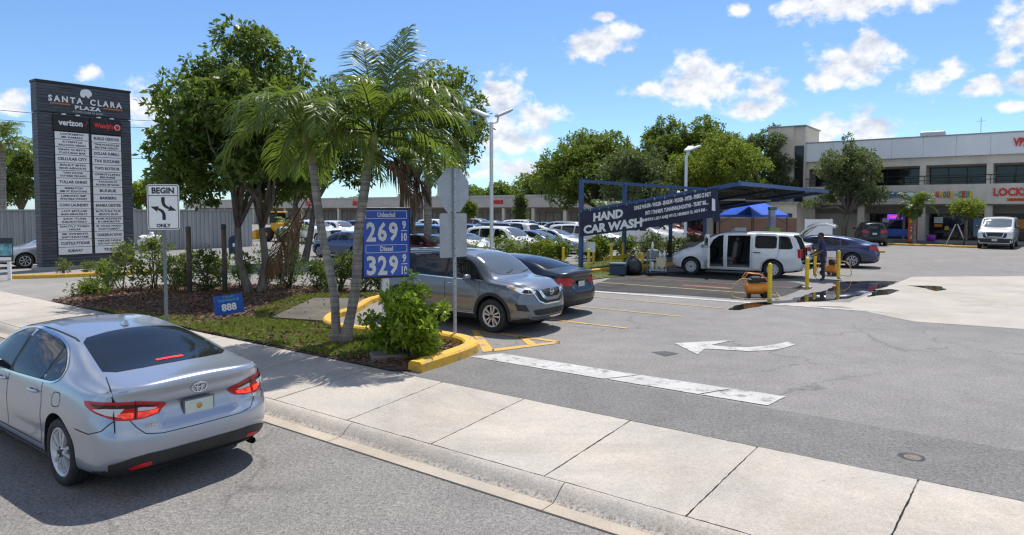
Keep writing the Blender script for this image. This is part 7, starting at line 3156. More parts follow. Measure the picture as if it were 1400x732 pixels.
# ---- small picture sign at the far left edge
lp_ = ground(8, 384)
ls = thing('post_sign', 'small picture sign on a white post at the left edge', 'sign', (lp_.x, lp_.y, 0), .3)
mb = MB()
mb.box((.05, .04, .72), (.10, .10, 1.44))
mb.build('post', WHITE, ls)
mb = MB()
mb.box((-.1, -.03, 1.14), (.62, .03, .86))
mb.build('board', M('dark_board', (.02, .03, .04), .5), ls)
mb = MB()
mb.box((-.1, -.05, 1.14), (.58, .01, .44))
mb.build('picture', M('sign_picture', (.12, .30, .34), .5, var=.9, scale=5), ls)
mb = MB()
mb.box((-.1, -.05, .80), (.50, .01, .12))
mb.build('caption_strip', LETTER_W, ls)

# ---- parking lot lamps
LAMPM = M('white_lamp_metal', (.66, .67, .69), .4, .2, var=.05)


def lot_lamp(px, d, top, label, heads, w=.13):
    p = at(px, d)
    r_ = thing('street_lamp', label, 'street lamp', (p.x, p.y, 0), 0, 'white lot lamps')
    mb = MB()
    mb.box((0, 0, top / 2), (w, w, top), .4)
    mb.build('pole', LAMPM, r_)
    mb = MB()
    mb.box((0, 0, .22), (.5, .5, .44), .4, bev=.05)
    mb.build('base', CONC_F, r_)
    for (az, reach, tilt, L_) in heads:
        hm = MB()
        dx, dy = cos(az), sin(az)
        hm.bar((0, 0, top - .08), (dx * reach, dy * reach, top + .02), .06, .06)
        hm.bar((dx * reach, dy * reach, top + .02), (dx * (reach + .05), dy * (reach + .05), top + .30), .07, .07)
        R_ = Matrix.Rotation(az, 3, 'Z') @ Matrix.Rotation(-tilt, 3, 'Y')
        hm.box((dx * (reach + L_ * .38), dy * (reach + L_ * .38), top + .36 + sin(tilt) * L_ * .3), (L_, .40, .13), M=R_, bev=.04)
        h_ = hm.build('lamp_head', LAMPM, r_)
        g = MB()
        g.box((dx * (reach + L_ * .40), dy * (reach + L_ * .40), top + .285 + sin(tilt) * L_ * .3), (L_ * .7, .30, .02), M=R_)
        g.build('diffuser', M('lamp_diffuser', (.32, .33, .34), .3), h_)
    return r_


lot_lamp(672, 31, 6.55, 'tall white lamp with two heads behind the stop sign', [(2.5, .30, .42, .85), (.45, .30, .42, .85)])
lot_lamp(937, 44, 6.1, 'white lamp with one angled head by the wash canopy', [(.25, .14, .35, .95), (1.0, .14, .35, .95)])

# ---------------------------------------------------------------- odds and ends left of the palms
TIMB = bark_mat('old_timber', (.055, .040, .030), (.13, .10, .075))
for px, py, top, lab in ((257, 404, 310, 'weathered timber post nearer the traffic sign'), (305.5, 403, 307, 'weathered timber post nearer the twin trunk tree')):
    g_ = ground(px, py)
    r_ = thing('timber_post', lab, 'post', (g_.x, g_.y, 0), 0, 'timber posts in the hedge')
    mb = MB()
    hgt = height(top, g_.y)
    mb.tube([(0, 0, -.05), (.01, 0, hgt * .5), (0, .01, hgt - .02), (0, .01, hgt)], [.078, .074, .070, .060], 10)
    mb.build('shaft', TIMB, r_)
    mb = MB()
    mb.lathe([(.073, hgt - .16), (.076, hgt - .15), (.076, hgt - .02), (.062, hgt + .006), (0, hgt + .008)], 10, 0)
    mb.build('cap', BLACK if px > 300 else TIMB, r_)
# mailbox
g_ = ground(320, 353)
mx_ = thing('mailbox', 'dark blue street mailbox with rounded top beyond the hedge', 'mailbox', tuple(g_), .35)
MBL = M('mailbox_blue', (.012, .028, .10), .4, var=.12, coat=.3)
mb = MB()
prof = [(-.28, .25), (.28, .25), (.28, .95)] + [(cos(a) * .28, .95 + sin(a) * .28) for a in [pi * k / 12 for k in range(1, 12)]] + [(-.28, .95)]
vs = [(p[0], -.26, p[1]) for p in prof] + [(p[0], .26, p[1]) for p in prof]
n = len(prof)
mb.add(vs, [tuple(range(n)), tuple(range(2 * n - 1, n - 1, -1))] + [(i, i + n, (i + 1) % n + n, (i + 1) % n) for i in range(n)])
mb.build('body', MBL, mx_)
for sx in (-1, 1):
    for sy in (-1, 1):
        mb = MB()
        mb.box((sx * .24, sy * .22, .13), (.06, .06, .26))
        mb.build('leg', MBL, mx_)
mb = MB()
mb.box((.04, -.268, .72), (.24, .012, .18))
mb.build('label_plate', LETTER_W, mx_)
# corrugated fence
FEN = M('grey_corrugated_metal', (.34, .355, .36), .55, .25, var=.16, scale=1.2, stretch=(1, 1, .2))


def corrugated(name, label, a_, b_, h_):
    a_, b_ = Vector(a_), Vector(b_)
    L_ = (b_ - a_).length
    d_ = (b_ - a_) / L_
    nn = Vector((-d_.y, d_.x, 0))
    r_ = thing(name, label, 'fence', tuple(a_))
    mb = MB()
    n_ = int(L_ / .28)
    vs, fs = [], []
    for k in range(n_):
        for q, o_ in ((0, 0), (.32, 0), (.42, .06), (.90, .06)):
            p = d_ * ((k + q) * .28) + nn * o_
            vs += [(p.x, p.y, 0), (p.x, p.y, h_)]
    for i in range(len(vs) // 2 - 1):
        fs.append((2 * i, 2 * i + 2, 2 * i + 3, 2 * i + 1))
    mb.add(vs, fs)
    mb.build('sheet', FEN, r_)
    mb = MB()
    mb.bar(Vector((0, 0, h_)), d_ * L_ + Vector((0, 0, h_)), .14, .08)
    mb.build('top_rail', FEN, r_)
    for k in range(int(L_ / 3) + 1):
        mb = MB()
        p = d_ * min(L_, k * 3.0) + nn * .12
        mb.box((p.x, p.y, h_ / 2), (.10, .10, h_))
        mb.build('post', FRAME, r_)
    return r_


fa = ground(-60, 354)
fbp = ground(346, 337)
corrugated('metal_fence', 'long grey corrugated metal fence behind the plaza sign and mailbox', fa, fbp, 2.58)
# white storage tank
g_ = ground(207, 346)
tk = thing('storage_tank', 'white horizontal gas tank on short legs beyond the shrubs', 'tank', tuple(g_), atan2(.8, .6) - .9)
mb = MB()
mb.lathe([(0, -.80), (.18, -.78), (.32, -.70), (.38, -.55), (.38, .55), (.32, .70), (.18, .78), (0, .80)], 20, 0, 'X', (0, 0, .70))
mb.build('vessel', WHITE, tk)
mb = MB()
mb.lathe([(0, .16), (.10, .16), (.12, 0), (.12, -.06)], 12, 0, c=(0, 0, 1.10))
mb.build('valve_dome', WHITE, tk)
for s in (-1, 1):
    mb = MB()
    mb.box((s * .55, 0, .17), (.16, .7, .34))
    mb.build('leg', CONC_F, tk)
# yellow loader
g_ = ground(384, 330)
ld = thing('loader', 'yellow wheel loader parked by the fence seen between trunks', 'loader', tuple(g_), -.5)
LY = M('loader_yellow', (.66, .33, .015), .45, var=.1)
mb = MB()
mb.box((.3, 0, 1.15), (1.9, 1.2, .85), bev=.12)
mb.box((-.9, 0, .85), (1.0, .9, .5), bev=.08)
mb.build('body', LY, ld)
mb = MB()
mb.box((-.35, 0, 1.9), (.9, 1.1, .9), bev=.1)
mb.build('cab', GLASS_CAR, ld)
mb = MB()
mb.box((-.35, 0, 2.4), (1.05, 1.2, .1), bev=.03)
mb.build('cab_roof', LY, ld)
mb = MB()
for s in (-1, 1):
    mb.bar((-.6, s * .42, 1.15), (-1.9, s * .42, .55), .12, .18)
mb.build('lift_arm', LY, ld)
mb = MB()
mb.add([(-1.8, -1, .15), (-2.5, -1, .10), (-2.35, -1, .75), (-1.85, -1, .95), (-1.8, 1, .15), (-2.5, 1, .10), (-2.35, 1, .75), (-1.85, 1, .95)], [(0, 1, 2, 3), (7, 6, 5, 4), (0, 4, 5, 1), (0, 3, 7, 4), (3, 2, 6, 7)])
mb.build('bucket', LY, ld)
for sx in (-.75, .85):
    for sy in (-1, 1):
        mb = MB()
        mb.lathe([(.2, -.2), (.5, -.2), (.58, -.1), (.58, .1), (.5, .2), (.2, .2)], 20, 0, 'Y', (sx, sy * .72, .58))
        mb.lathe([(0, .15), (.22, .15), (.22, -.15), (0, -.15)], 14, 1, 'Y', (sx, sy * .72, .58))
        mb.build('wheel', [RUBBER, LY], ld)
# utility lines crossing behind the sign
for i, (ya, yb, lab) in enumerate(((139, 168, 'upper black cable across the sky behind the plaza sign'), (157, 175, 'lower black cable across the sky behind the plaza sign'), (208, 214, 'lowest thin cable right of the plaza sign'))):
    a_ = at(-250, 44, height(ya - 16, 44))
    b_ = at(330, 62, height(yb + 2, 62))
    r_ = thing('power_line', lab, 'cable', tuple(a_), 0, 'overhead cables')
    mb = MB()
    pts = []
    for k in range(25):
        t_ = k / 24
        p = (b_ - a_) * t_
        pts.append(p - Vector((0, 0, .5 * 4 * t_ * (1 - t_))))
    mb.tube(pts, .022, 5)
    mb.build('wire', BLACK, r_)

# ================================================================== vehicles in the lot
random.seed(3)
sed, _ = plain_car('sedan', 'saloon', 'black saloon parked nose in beside the grey crossover', 'car', P_BLACK, spec=sedan_spec(1.0), rim='ten')
park(sed, st(-8.58 - 2.44, 14.42), -U)

van_pos = ground(946.7, 376.3).lerp(ground(1055.7, 381.4), .5)
# navy saloon and white saloon beyond the minivan
navy, _ = plain_car('sedan', 'saloon', 'navy blue saloon with red tail lamps right of the person', 'car', P_NAVY, spec=sedan_spec(1.0), rim='ten')
hv = Vector((-.868, .497, 0))
g_ = ground(1166, 367)
nrear = g_ + Vector((0, 0, 0))
park(navy, nrear + hv * 1.36 + Vector((.497, .868, 0)) * .90, hv)
wsed = copy_tree(navy)
tag(wsed, 'white saloon between the minivan and the navy saloon')
recolour(wsed, P_WHITE)
park(wsed, navy.location - Vector((.497, .868, 0)) * 1.5 + hv * 2.6 + Vector((0, 0, 0)), hv)

# ---------------------------------------------------------------- the white minivan being washed, doors and tailgate open
GLASS_VAN = glassy('privacy_glass', (0.006, 0.007, 0.008), .05, .18, 0.0)
sp = minivan_spec()
car = Car(sp, P_WHITE, True)
mv = thing('minivan', 'white minivan with side doors and tailgate open in the wash bay', 'minivan')
DOORWAY = [(1.02, .36), (1.00, 1.02), (.80, 1.44), (.58, 1.60), (.36, 1.64), (.32, .36)]
SLIDE = [(.24, .36), (.24, 1.62), (-.66, 1.64), (-.66, .36)]
def inp(poly, x, z):
    return bool(in_poly(np.array([[x, z]]), poly)[0])


def hole(c, n):
    if c.y > .5:
        if inp(DOORWAY, c.x, c.z) or inp(SLIDE, c.x, c.z):
            return True
    if c.x < -2.15 and abs(c.y) < .80 and .58 < c.z < 1.66 and n.x < -.15:
        return True
    return False


car.cut_holes(hole)
body = link_mesh('body', car.mesh, mv)
car.mesh.materials.append(M('grey_headliner', (.16, .155, .145), .9))
sm = body.modifiers.new('shell', 'SOLIDIFY')
sm.thickness = .035
sm.offset = -1
sm.material_offset = 2
sm.material_offset_rim = 0
screens(car, mv, 'minivan')
mv_children = [c for c in mv.children if c.name.startswith('rear_window')]
for c_ in mv_children:
    bpy.data.objects.remove(c_)
for poly, modes in ((SIDE_DLO['minivan'][0], 'R'), (SIDE_DLO['minivan'][1], 'R'), (SIDE_DLO['minivan'][2], 'LR')):
    for mode in modes:
        car.panel('side_window', rounded(poly, 1, .08), mode, GLASS_CAR, mv, .004, .10)
seam = M('minivan_seam_gap', (.05, .05, .05), .8)
TRIM = M('grey_door_trim', (.12, .115, .11), .8, var=.2)
SEATM = M('grey_seat_cloth', (.13, .12, .11), .9, var=.2, scale=12)
# rounded door frames of the openings
for poly in (DOORWAY, SLIDE):
    mb = MB()
    car.strip('', poly, 'L', .05, P_WHITE, mv, .006, True, .05, mb)
    mb.build('door_frame', P_WHITE, mv)
# sliding door run back over the flank, carries the dark rear glass
sl = MB()
outl = rounded([(-.74, .34), (-1.02, .34), (-1.06, .60), (-1.30, .78), (-1.62, .79), (-1.66, 1.02), (-1.66, 1.64), (-.74, 1.66)], 1, .10)
car.panel('', outl, 'L', P_WHITE, mv, .075, .09, mb=sl)
edge = []
for side_eps in (.075, .010):
    pts = []
    for p in outl:
        l_, _n = car.onto('L', p[0], p[1], side_eps)
        pts.append(l_)
    edge.append(pts)
n = len(outl)
sl.add(edge[0] + edge[1], [(i, i + n, (i + 1) % n + n, (i + 1) % n) for i in range(n)])
door = sl.build('sliding_door', P_WHITE, mv)
car.panel('door_glass', rounded([(-.82, 1.12), (-1.60, 1.13), (-1.60, 1.58), (-.82, 1.60)], 1, .1), 'L', GLASS_VAN, door, .082, .1)
mb = MB()
l_, _n = car.onto('L', -.86, .98, .09)
mb.tube([(-.78, l_.y, .98), (-.80, l_.y + .03, .98), (-1.0, l_.y + .03, .98), (-1.02, l_.y, .98)], .016, 8)
mb.build('door_handle', DARK, door)
car.panel('quarter_glass', rounded([(-1.72, 1.13), (-2.08, 1.14), (-2.12, 1.24), (-2.02, 1.52), (-1.94, 1.57), (-1.72, 1.59)], 1, .1), 'L', GLASS_VAN, mv, .006, .1)
# front door swung open towards us
fd = MB()
fd_o = bpy.data.objects.new('front_door', None)
dm = MB()
dm.box((-.50, 0, .42), (1.0, .09, .84), bev=.05)
dm.bar((-.06, 0, .84), (-.42, 0, 1.28), .06, .05)
dm.bar((-.42, 0, 1.28), (-.98, 0, 1.30), .06, .05)
dm.bar((-.97, 0, .84), (-.97, 0, 1.30), .06, .05)
fdo = dm.build('front_door', P_WHITE, mv, (1.10, .97, .34))
fdo.rotation_euler = (0, 0, radians(-66))
dm = MB()
dm.box((-.52, 0, 1.06), (.84, .012, .38))
dm.build('door_glass', GLASS_CAR, fdo)
dm = MB()
dm.box((-.50, -.05, .44), (.86, .03, .66), bev=.02)
dm.build('door_card', TRIM, fdo)
# interior
it = MB()
it.box((-.55, 0, .42), (3.6, 1.74, .06))
it.build('floor', TRIM, mv)
it = MB()
it.box((1.12, 0, .82), (.42, 1.66, .44), bev=.10)
it.build('dashboard', DARK, mv)
it = MB()
pts = [(.80 + sin(a) * .05, .42 + cos(a) * .19, .98 + sin(a) * .18) for a in [2 * pi * k / 20 for k in range(21)]]
it.tube(pts, .014, 6, caps=False)
it.bar((.82, .42, .98), (1.0, .42, .90), .04, .04)
it.build('steering_wheel', DARK, mv)
for x_, y_ in ((.28, .42), (.28, -.42), (-.78, .42), (-.78, -.42), (-1.70, 0)):
    w_ = .52 if x_ > -1.5 else 1.3
    s_ = MB()
    s_.box((x_, y_, .66), (.50, w_, .16), bev=.06)
    s_.box((x_, y_, .52), (.40, w_ * .8, .16))
    so = s_.build('seat', SEATM, mv)
    s_ = MB()
    s_.box((x_ - .28, y_, 1.02), (.16, w_, .66), M=Matrix.Rotation(-.16, 3, 'Y'), bev=.06)
    s_.build('backrest', SEATM, so)
    s_ = MB()
    s_.box((x_ - .35, y_, 1.46), (.12, .28, .18), bev=.05)
    s_.build('headrest', SEATM, so)
it = MB()
it.box((-2.26, 0, .60), (.35, 1.6, .05))
it.build('boot_sill', DARK, mv)
# tailgate raised on its hinge
tg = MB()
lw = .74
P_ = [(-2.34, 1.73), (-2.55, 1.93), (-2.88, 2.10), (-3.22, 2.13), (-3.55, 2.02)]
vs = []
for i, (x_, z_) in enumerate(P_):
    ww = lw - .04 * i
    for dz in (0, -.07):
        vs += [(x_, -ww, z_ + dz - .03), (x_, 0, z_ + dz + .02), (x_, ww, z_ + dz - .03)]
fs = []
for i in range(len(P_) - 1):
    o_ = i * 6
    for k in (0, 1):
        fs += [(o_ + k, o_ + k + 1, o_ + 7 + k, o_ + 6 + k), (o_ + 3 + k, o_ + 9 + k, o_ + 10 + k, o_ + 4 + k)]
    fs += [(o_, o_ + 6, o_ + 9, o_ + 3), (o_ + 2, o_ + 5, o_ + 11, o_ + 8)]
e = (len(P_) - 1) * 6
fs += [(e, e + 1, e + 4, e + 3), (e + 1, e + 2, e + 5, e + 4), (0, 3, 4, 1), (1, 4, 5, 2)]
tg.add(vs, fs)
tgo = tg.build('tailgate', P_WHITE, mv, sharp=50)
g2 = MB()
g2.add([(-2.56, -.60, 1.965), (-2.56, .60, 1.965), (-2.86, .56, 2.125), (-2.86, -.56, 2.125)], [(0, 1, 2, 3)])
g2.build('tailgate_glass', GLASS_CAR, tgo)
g2 = MB()
g2.add([(-2.57, -.6, 1.83), (-2.57, .6, 1.83), (-2.88, .56, 1.985), (-3.2, .5, 2.015), (-3.2, -.5, 2.015), (-2.88, -.56, 1.985)], [(0, 1, 2, 5), (5, 2, 3, 4)])
g2.build('tailgate_lining', M('pale_tailgate_lining', (.55, .56, .52), .6), tgo)
for s in (-1, 1):
    g2 = MB()
    g2.tube([(-2.20, s * .74, 1.45), (-2.80, s * .70, 1.97)], .012, 6)
    g2.build('gas_strut', BLACK, mv)
for s in (1, -1):
    f_ = lambda P: [(a * s, b_) for a, b_ in P]
    car.panel('headlight', f_([(16, .84), (36, .90), (58, .93), (62, .84), (36, .76), (16, .77)]), ('cyl', 1.8, .22 * s), CLEAR_LENS, mv, .006, .05, (.012, 1))
    car.panel('taillight', f_([(147, 1.12), (138, 1.13), (122, 1.13), (122, .80), (138, .80), (147, .82)]), ('cyl', -1.9, .22 * s), RED_LENS, mv, .008, .05, (.012, 1))
car.panel('grille', rounded([(-.40, .50), (.40, .50), (.42, .74), (-.42, .74)], 1, .15), 'F', DARK, mv, .006, .08)
mirror(car, 1.16, 1.12, mv, P_WHITE)
for mode in 'LR':
    car.strip('side_moulding', [(1.1, .52), (-.6, .53)] if mode == 'R' else [(-1.05, .55), (-1.06, .54)], mode, .04, P_WHITE, mv, .012)
wheels(mv, sp, 'cap', .215, .215)
head = Vector((-.868, .497, 0))
mid = ground(946.7, 376.3).lerp(ground(1055.7, 381.4), .5)
off = (sp['axles'][0] + sp['axles'][1]) / 2
park(mv, mid - head * off + Vector((.497, .868, 0)) * .94, head)

# dark car parked nose in at the shops, white cargo van, silver hatchback at the far left
dk, _ = plain_car('suv', 'crossover', 'dark crossover parked nose in at the shop fronts', 'car', P_BLACK, rim='seven')
p = ground(1199, 336.5)
park(dk, Vector((p.x + .55, p.y + 1.9, 0)), Vector((.36, .93, 0)))
wv_, wcar = plain_car('van', 'cargo_van', 'white cargo van facing us at the right edge', 'van', P_WHITE, rim='six')
wcar.panel('bumper', [(-.92, .42), (.92, .42), (.95, .70), (-.95, .70)], 'F', DARK, wv_, .01, .1)
plate(wcar, 'F', 0, .60, wv_, .32, .17, (.5, .5, .5), False)
mb = MB()
wcar.strip('', [(-.5, 1.08), (-.42, .80), (.42, .80), (.5, 1.08)], 'F', .035, CHROME, wv_, .02, False, .05, mb)
mb.build('grille_trim', CHROME, wv_)
p = ground(1362, 341)
park(wv_, Vector((p.x + 1.9, p.y + 2.4, 0)), Vector((-.64, -.77, 0)))
hb, _ = plain_car('sedan', 'hatchback', 'silver hatchback at the left edge in front of the plaza sign', 'car', P_LTSILVER, spec=sedan_spec(2.0), rim='seven')
p = ground(33, 367.5)
hh_ = Vector((-.72, -.69, 0))
park(hb, p - hh_ * 1.465 + Vector((.69 * -1, .72, 0)) * .9, hh_)

# ---------------------------------------------------------------- rows of parked cars beyond the hedge
prot = {}
prot['sedan'], _ = plain_car('sedan', 'parked_car', 'x', 'car', paint('car_paint_row_sedan', (.5, .5, .5)), 'cars parked in rows in the lot', spec=sedan_spec(.6))
prot['suv'], _ = plain_car('suv', 'parked_car', 'x', 'car', paint('car_paint_row_suv', (.5, .5, .5)), 'cars parked in rows in the lot')
prot['minivan'], _ = plain_car('minivan', 'parked_car', 'x', 'car', paint('car_paint_row_minivan', (.5, .5, .5)), 'cars parked in rows in the lot')
prot['pickup'], _ = plain_car('pickup', 'parked_car', 'x', 'car', paint('car_paint_row_pickup', (.5, .5, .5)), 'cars parked in rows in the lot')
used = set()
# (kind, s, t, forward sign along u, paint, label)
rows = [
    ('sedan', -23.0, 23.6, 1, P_MAROON, 'maroon saloon just behind the stop sign plate'),
    ('sedan', -23.2, 26.4, 1, P_WHITE, 'white saloon left of the lamp post in the near row'),
    ('suv', -22.6, 29.2, 1, P_WHITE, 'white four door crossover right behind the lamp post'),
    ('sedan', -22.4, 31.9, 1, P_BLUE, 'blue saloon nosing out right of the white crossover'),
    ('sedan', -22.9, 34.6, 1, P_LTSILVER, 'silver saloon over the hedge behind the black saloon'),
    ('suv', -22.6, 37.4, 1, P_WHITE, 'white crossover left of the first blue canopy post'),
    ('sedan', -22.8, 40.2, 1, P_LTSILVER, 'silver saloon behind the first blue canopy post'),
    ('minivan', -22.4, 45.4, 1, P_WHITE, 'white people carrier under the CAR WASH lettering'),
    ('suv', -22.6, 49.0, 1, P_WHITE, 'white crossover under the right half of the banner'),
    ('sedan', -22.6, 52.2, 1, P_RED, 'red saloon beyond the wash lamp'),
    ('sedan', -29.4, 24.4, -1, P_BLUE, 'dark blue saloon showing its tail behind the price sign'),
    ('sedan', -29.2, 27.2, -1, P_WHITE, 'white saloon behind the dark blue one near the price sign'),
    ('suv', -29.4, 30.1, -1, P_NAVY, 'navy crossover behind the stop sign post'),
    ('suv', -29.2, 33.0, -1, P_BLACK, 'black crossover with pale roof rails behind the lamp post'),
    ('minivan', -29.0, 36.0, -1, P_BLACK, 'long black people carrier behind the white crossovers'),
    ('suv', -29.3, 39.0, -1, P_WHITE, 'white crossover in the second row below the conifer'),
    ('sedan', -29.2, 42.0, -1, P_WHITE, 'white saloon in the second row right of the conifer'),
    ('suv', -29.2, 45.2, -1, P_LTSILVER, 'silver crossover in the second row behind the blue post'),
    ('sedan', -29.2, 48.4, -1, P_WHITE, 'white saloon in the second row under the banner'),
    ('suv', -29.2, 51.5, -1, P_WHITE, 'white crossover in the second row near the wash lamp'),
    ('pickup', -44.5, 33.2, 1, P_WHITE, 'white pickup half hidden by the forked trunk'),
    ('suv', -45.2, 36.2, 1, P_WHITE, 'white crossover seen between the two palms'),
    ('suv', -45.0, 39.0, 1, P_BLUE, 'blue grey crossover beside the white one between the palms'),
    ('sedan', -45.0, 42.0, 1, P_WHITE, 'white saloon peeping out left of the price sign'),
    ('sedan', -45.0, 45.0, 1, P_LTSILVER, 'silver saloon in the far row behind the price sign'),
    ('suv', -45.0, 48.0, 1, P_WHITE, 'white crossover in the far row behind the straight palm'),
    ('suv', -45.0, 54.0, 1, P_BEIGE, 'beige crossover in the far row under the shop fascia'),
    ('sedan', -45.0, 57.0, 1, P_WHITE, 'white saloon in the far row by the shop windows'),
    ('suv', -36.5, 50.5, 1, P_WHITE, 'white crossover in front of the shop windows left of the blue post'),
    ('sedan', -36.5, 54.0, 1, P_LTSILVER, 'silver saloon in front of the shop windows by the blue post'),
]
for kind, s, t, sg, pm, lab in rows:
    if kind not in used:
        used.add(kind)
        o = prot[kind]
    else:
        o = copy_tree(prot[kind])
    tag(o, lab)
    recolour(o, pm)
    jit = random.uniform(-.04, .04)
    dv = U * sg
    dv = Vector((dv.x * cos(jit) - dv.y * sin(jit), dv.x * sin(jit) + dv.y * cos(jit), 0))
    park(o, st(s, t), dv)

# ================================================================== the person washing
pf = ground(1126, 385)
SKIN = M('brown_skin', (.13, .07, .043), .55, var=.1)
SHIRT = M('navy_shirt', (.030, .034, .105), .85, var=.15, scale=20)
TROUS = M('dark_jeans', (.024, .028, .050), .85, var=.15, scale=20)
SHOE = M('black_shoes', (.012, .012, .012), .6)
HAIR = M('black_hair', (.008, .007, .007), .7, var=.2, scale=60, bmp=.5)


def skinned(name, verts, edges, radii, mat, parent, sub=2, root_i=0):
    me = bpy.data.meshes.new(name)
    me.from_pydata(verts, edges, [])
    ob = bpy.data.objects.new(name, me)
    COL.objects.link(ob)
    mod = ob.modifiers.new('skin', 'SKIN')
    mod.use_smooth_shade = True
    for i, r in enumerate(radii):
        me.skin_vertices[0].data[i].radius = r if hasattr(r, '__len__') else (r, r)
    me.skin_vertices[0].data[root_i].use_root = True
    sb = ob.modifiers.new('sub', 'SUBSURF')
    sb.levels = sb.render_levels = sub
    dg = C.evaluated_depsgraph_get()
    dg.update()
    out = bpy.data.meshes.new_from_object(ob.evaluated_get(dg))
    bpy.data.objects.remove(ob)
    out.materials.clear()
    for m_ in (mat if isinstance(mat, list) else [mat]):
        out.materials.append(m_)
    for p_ in out.polygons:
        p_.use_smooth = True
    return link_mesh(name, out, parent)


per = thing('person', 'person in navy shirt and dark trousers standing behind the minivan hosing it', 'person', (pf.x, pf.y, 0), radians(168))
# local: +x is where the person faces, +y their left; feet on z = 0
V = [(0, 0, .95),                                                   # 0 pelvis
     (0.00, 0, 1.10), (.01, 0, 1.25), (.03, 0, 1.40), (.05, 0, 1.49), (.075, 0, 1.56),   # 1-5 spine, chest, neck
     (.02, .10, .90), (.03, .115, .50), (.0, .12, .10), (.13, .13, .045),   # 6-9 left leg, foot
     (-.02, -.10, .90), (-.04, -.115, .50), (-.08, -.12, .10), (.05, -.13, .045),  # 10-13 right leg
     (.04, .185, 1.40), (.06, .245, 1.14), (.26, .20, .98), (.33, .18, .94),      # 14-17 left arm, wrist
     (.04, -.185, 1.40), (.06, -.245, 1.14), (.27, -.18, 1.0), (.34, -.15, .97)]
E = [(0, 1), (1, 2), (2, 3), (3, 4), (4, 5), (0, 6), (6, 7), (7, 8), (8, 9), (0, 10), (10, 11), (11, 12), (12, 13), (3, 14), (14, 15), (15, 16), (16, 17), (3, 18), (18, 19), (19, 20), (20, 21)]
Rr = [(.13, .15), (.12, .14), (.125, .155), (.11, .14), (.055, .06), (.05, .05),
      (.085, .085), (.062, .062), (.045, .045), (.035, .04), (.085, .085), (.062, .062), (.045, .045), (.035, .04),
      (.062, .062), (.048, .048), (.038, .038), (.028, .028), (.062, .062), (.048, .048), (.038, .038), (.028, .028)]
bd = skinned('body', V, E, Rr, [SKIN, SHIRT, TROUS, SHOE], per)
for p_ in bd.data.polygons:
    c_ = p_.center
    if c_.z < .075:
        p_.material_index = 3
    elif c_.z < .98 and not (abs(c_.y) > .13 and c_.x > .10):
        p_.material_index = 2
    elif c_.z < 1.50 and not (c_.x > .10 and c_.z < 1.12) and not (abs(c_.y) > .2 and c_.z < 1.16):
        p_.material_index = 1
    else:
        p_.material_index = 0
# head with face, hair
hd_ = MB()
vs, fs = [], []
n1, n2 = 18, 22
for i in range(n1 + 1):
    th = pi * i / n1
    for k in range(n2):
        ph = 2 * pi * k / n2
        x_, y_, z_ = cos(ph) * sin(th), sin(ph) * sin(th), cos(th)
        px_ = x_ * (.098 if z_ > -.2 else .098 - .03 * (-z_ - .2))
        py_ = y_ * (.076 - (.022 * max(0, -z_)))
        pz_ = z_ * .118
        f_ = max(0, cos(ph)) * sin(th)
        if f_ > .8 and abs(y_) < .22 and -.35 < z_ < .12:
            px_ += .022 * (1 - abs(y_) / .22) * (1 - abs(z_ + .15) / .3)
        if f_ > .6 and .05 < z_ < .25 and .2 < abs(y_) < .55:
            px_ -= .007
        vs.append((.085 + px_, py_, 1.655 + pz_))
for i in range(n1):
    for k in range(n2):
        fs.append((i * n2 + k, (i + 1) * n2 + k, (i + 1) * n2 + (k + 1) % n2, i * n2 + (k + 1) % n2))
hd_.add(vs, fs, 0, True)
hd_o = hd_.build('head', SKIN, per)
mb = MB()
for s in (-1, 1):
    mb.lathe([(0, .006), (.011, .003), (.013, -.004)], 8, 0, 'X', (.172, s * .032, 1.668))
mb.build('eyes', BLACK, hd_o)
mb = MB()
mb.box((.170, 0, 1.592), (.008, .045, .010), bev=.003)
mb.build('mouth', M('lips', (.10, .035, .03), .5), hd_o)
for s in (-1, 1):
    mb = MB()
    mb.lathe([(0, .006), (.022, .005), (.028, -.004), (.018, -.008)], 10, 0, 'Y', (.078, s * .078, 1.655))
    mb.build('ear', SKIN, hd_o)
mb = MB()
vs, fs = [], []
for i in range(10):
    th = pi * .60 * i / 9
    for k in range(n2):
        ph = 2 * pi * k / n2
        t2 = th * (.62 if cos(ph) > .3 else (.8 if cos(ph) > -.2 else 1.0))
        vs.append((.080 + cos(ph) * sin(t2) * .108, sin(ph) * sin(t2) * .086, 1.660 + cos(t2) * .128))
for i in range(9):
    for k in range(n2):
        fs.append((i * n2 + k, (i + 1) * n2 + k, (i + 1) * n2 + (k + 1) % n2, i * n2 + (k + 1) % n2))
mb.add(vs, fs, 0, True)
mb.build('hair', HAIR, hd_o)
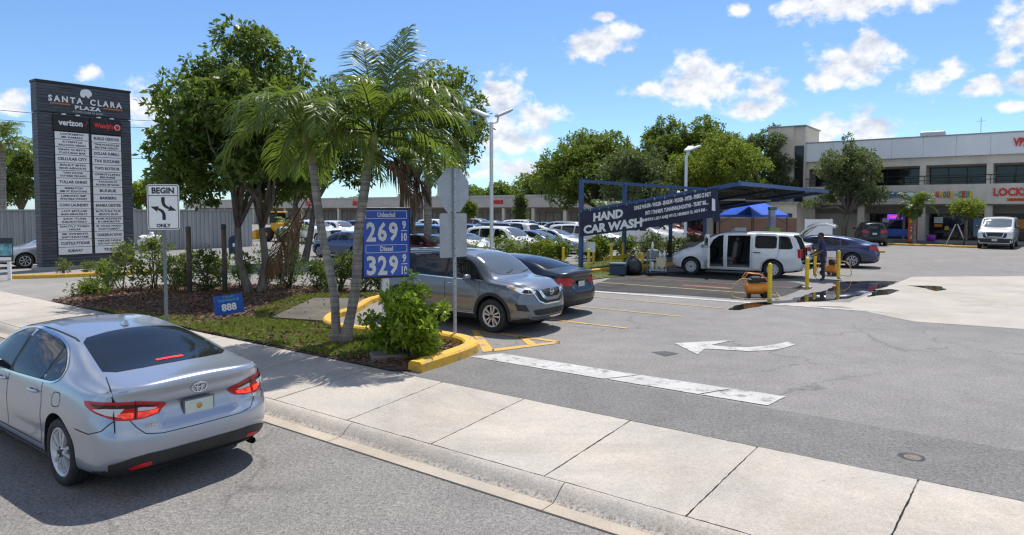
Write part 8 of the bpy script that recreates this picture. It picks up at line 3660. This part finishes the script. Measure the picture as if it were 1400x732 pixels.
# hands: palm, four curled fingers, thumb
for s, w in ((1, Vector((.33, .18, .94))), (-1, Vector((.34, -.15, .97)))):
    vv = [tuple(w), tuple(w + Vector((.055, 0, -.012)))]
    ee = [(0, 1)]
    rr = [(.024, .026), (.020, .036)]
    for f_, (dy, ln) in enumerate(((-.030, .9), (-.010, 1.0), (.010, .95), (.029, .75))):
        b_ = len(vv)
        a_ = w + Vector((.085, dy, -.018))
        vv += [tuple(a_), tuple(a_ + Vector((.028 * ln, 0, -.022))), tuple(a_ + Vector((.022 * ln, 0, -.055 * ln)))]
        ee += [(1, b_), (b_, b_ + 1), (b_ + 1, b_ + 2)]
        rr += [.0095, .009, .007]
    b_ = len(vv)
    vv += [tuple(w + Vector((.035, -.036 * s, -.012))), tuple(w + Vector((.066, -.046 * s, -.034)))]
    ee += [(0, b_), (b_, b_ + 1)]
    rr += [.011, .008]
    skinned('hand', vv, ee, rr, SKIN, per, 1)
# spray lance in the hands, hose to the ground
lance = thing('spray_lance', 'black spray lance with trailing hose held by the person', 'spray lance', (pf.x, pf.y, 0), radians(168))
mb = MB()
mb.tube([(.30, -.15, .98), (.42, .02, .93), (.42, .18, .90)], .014, 8)
mb.tube([(.42, .05, .93), (.62, .03, .62), (.75, .02, .40)], .009, 6)
mb.build('lance', BLACK, lance)
mb = MB()
mb.tube([(.30, -.15, .98), (.26, -.30, .60), (.22, -.34, .20), (.10, -.40, .03), (-.3, -.5, .02), (-.7, -.2, .02)], .012, 6)
mb.build('hose', DARK, lance)
tw_ = thing('white_towel', 'white drying towel hanging over a stand behind the person', 'towel', tuple(ground(1137, 377) + Vector((0, 0, 0))), .2)
mb = MB()
mb.bar((0, 0, 0), (0, 0, .95), .03, .03)
mb.bar((-.2, 0, .95), (.2, 0, .95), .03, .03)
mb.build('stand', GALV, tw_)
mb = MB()
vs = []
for i in range(9):
    for j in range(9):
        u_, v_ = i / 8, j / 8
        vs.append((-.2 + .4 * u_ + .06 * (1 - v_) * (u_ - .3), -.03 - .02 * sin(u_ * 12) * (1 - v_), .38 + .58 * v_))
mb.add(vs, [(i * 9 + j, (i + 1) * 9 + j, (i + 1) * 9 + j + 1, i * 9 + j + 1) for i in range(8) for j in range(8)], 0, True)
mb.build('cloth', WHITE, tw_)
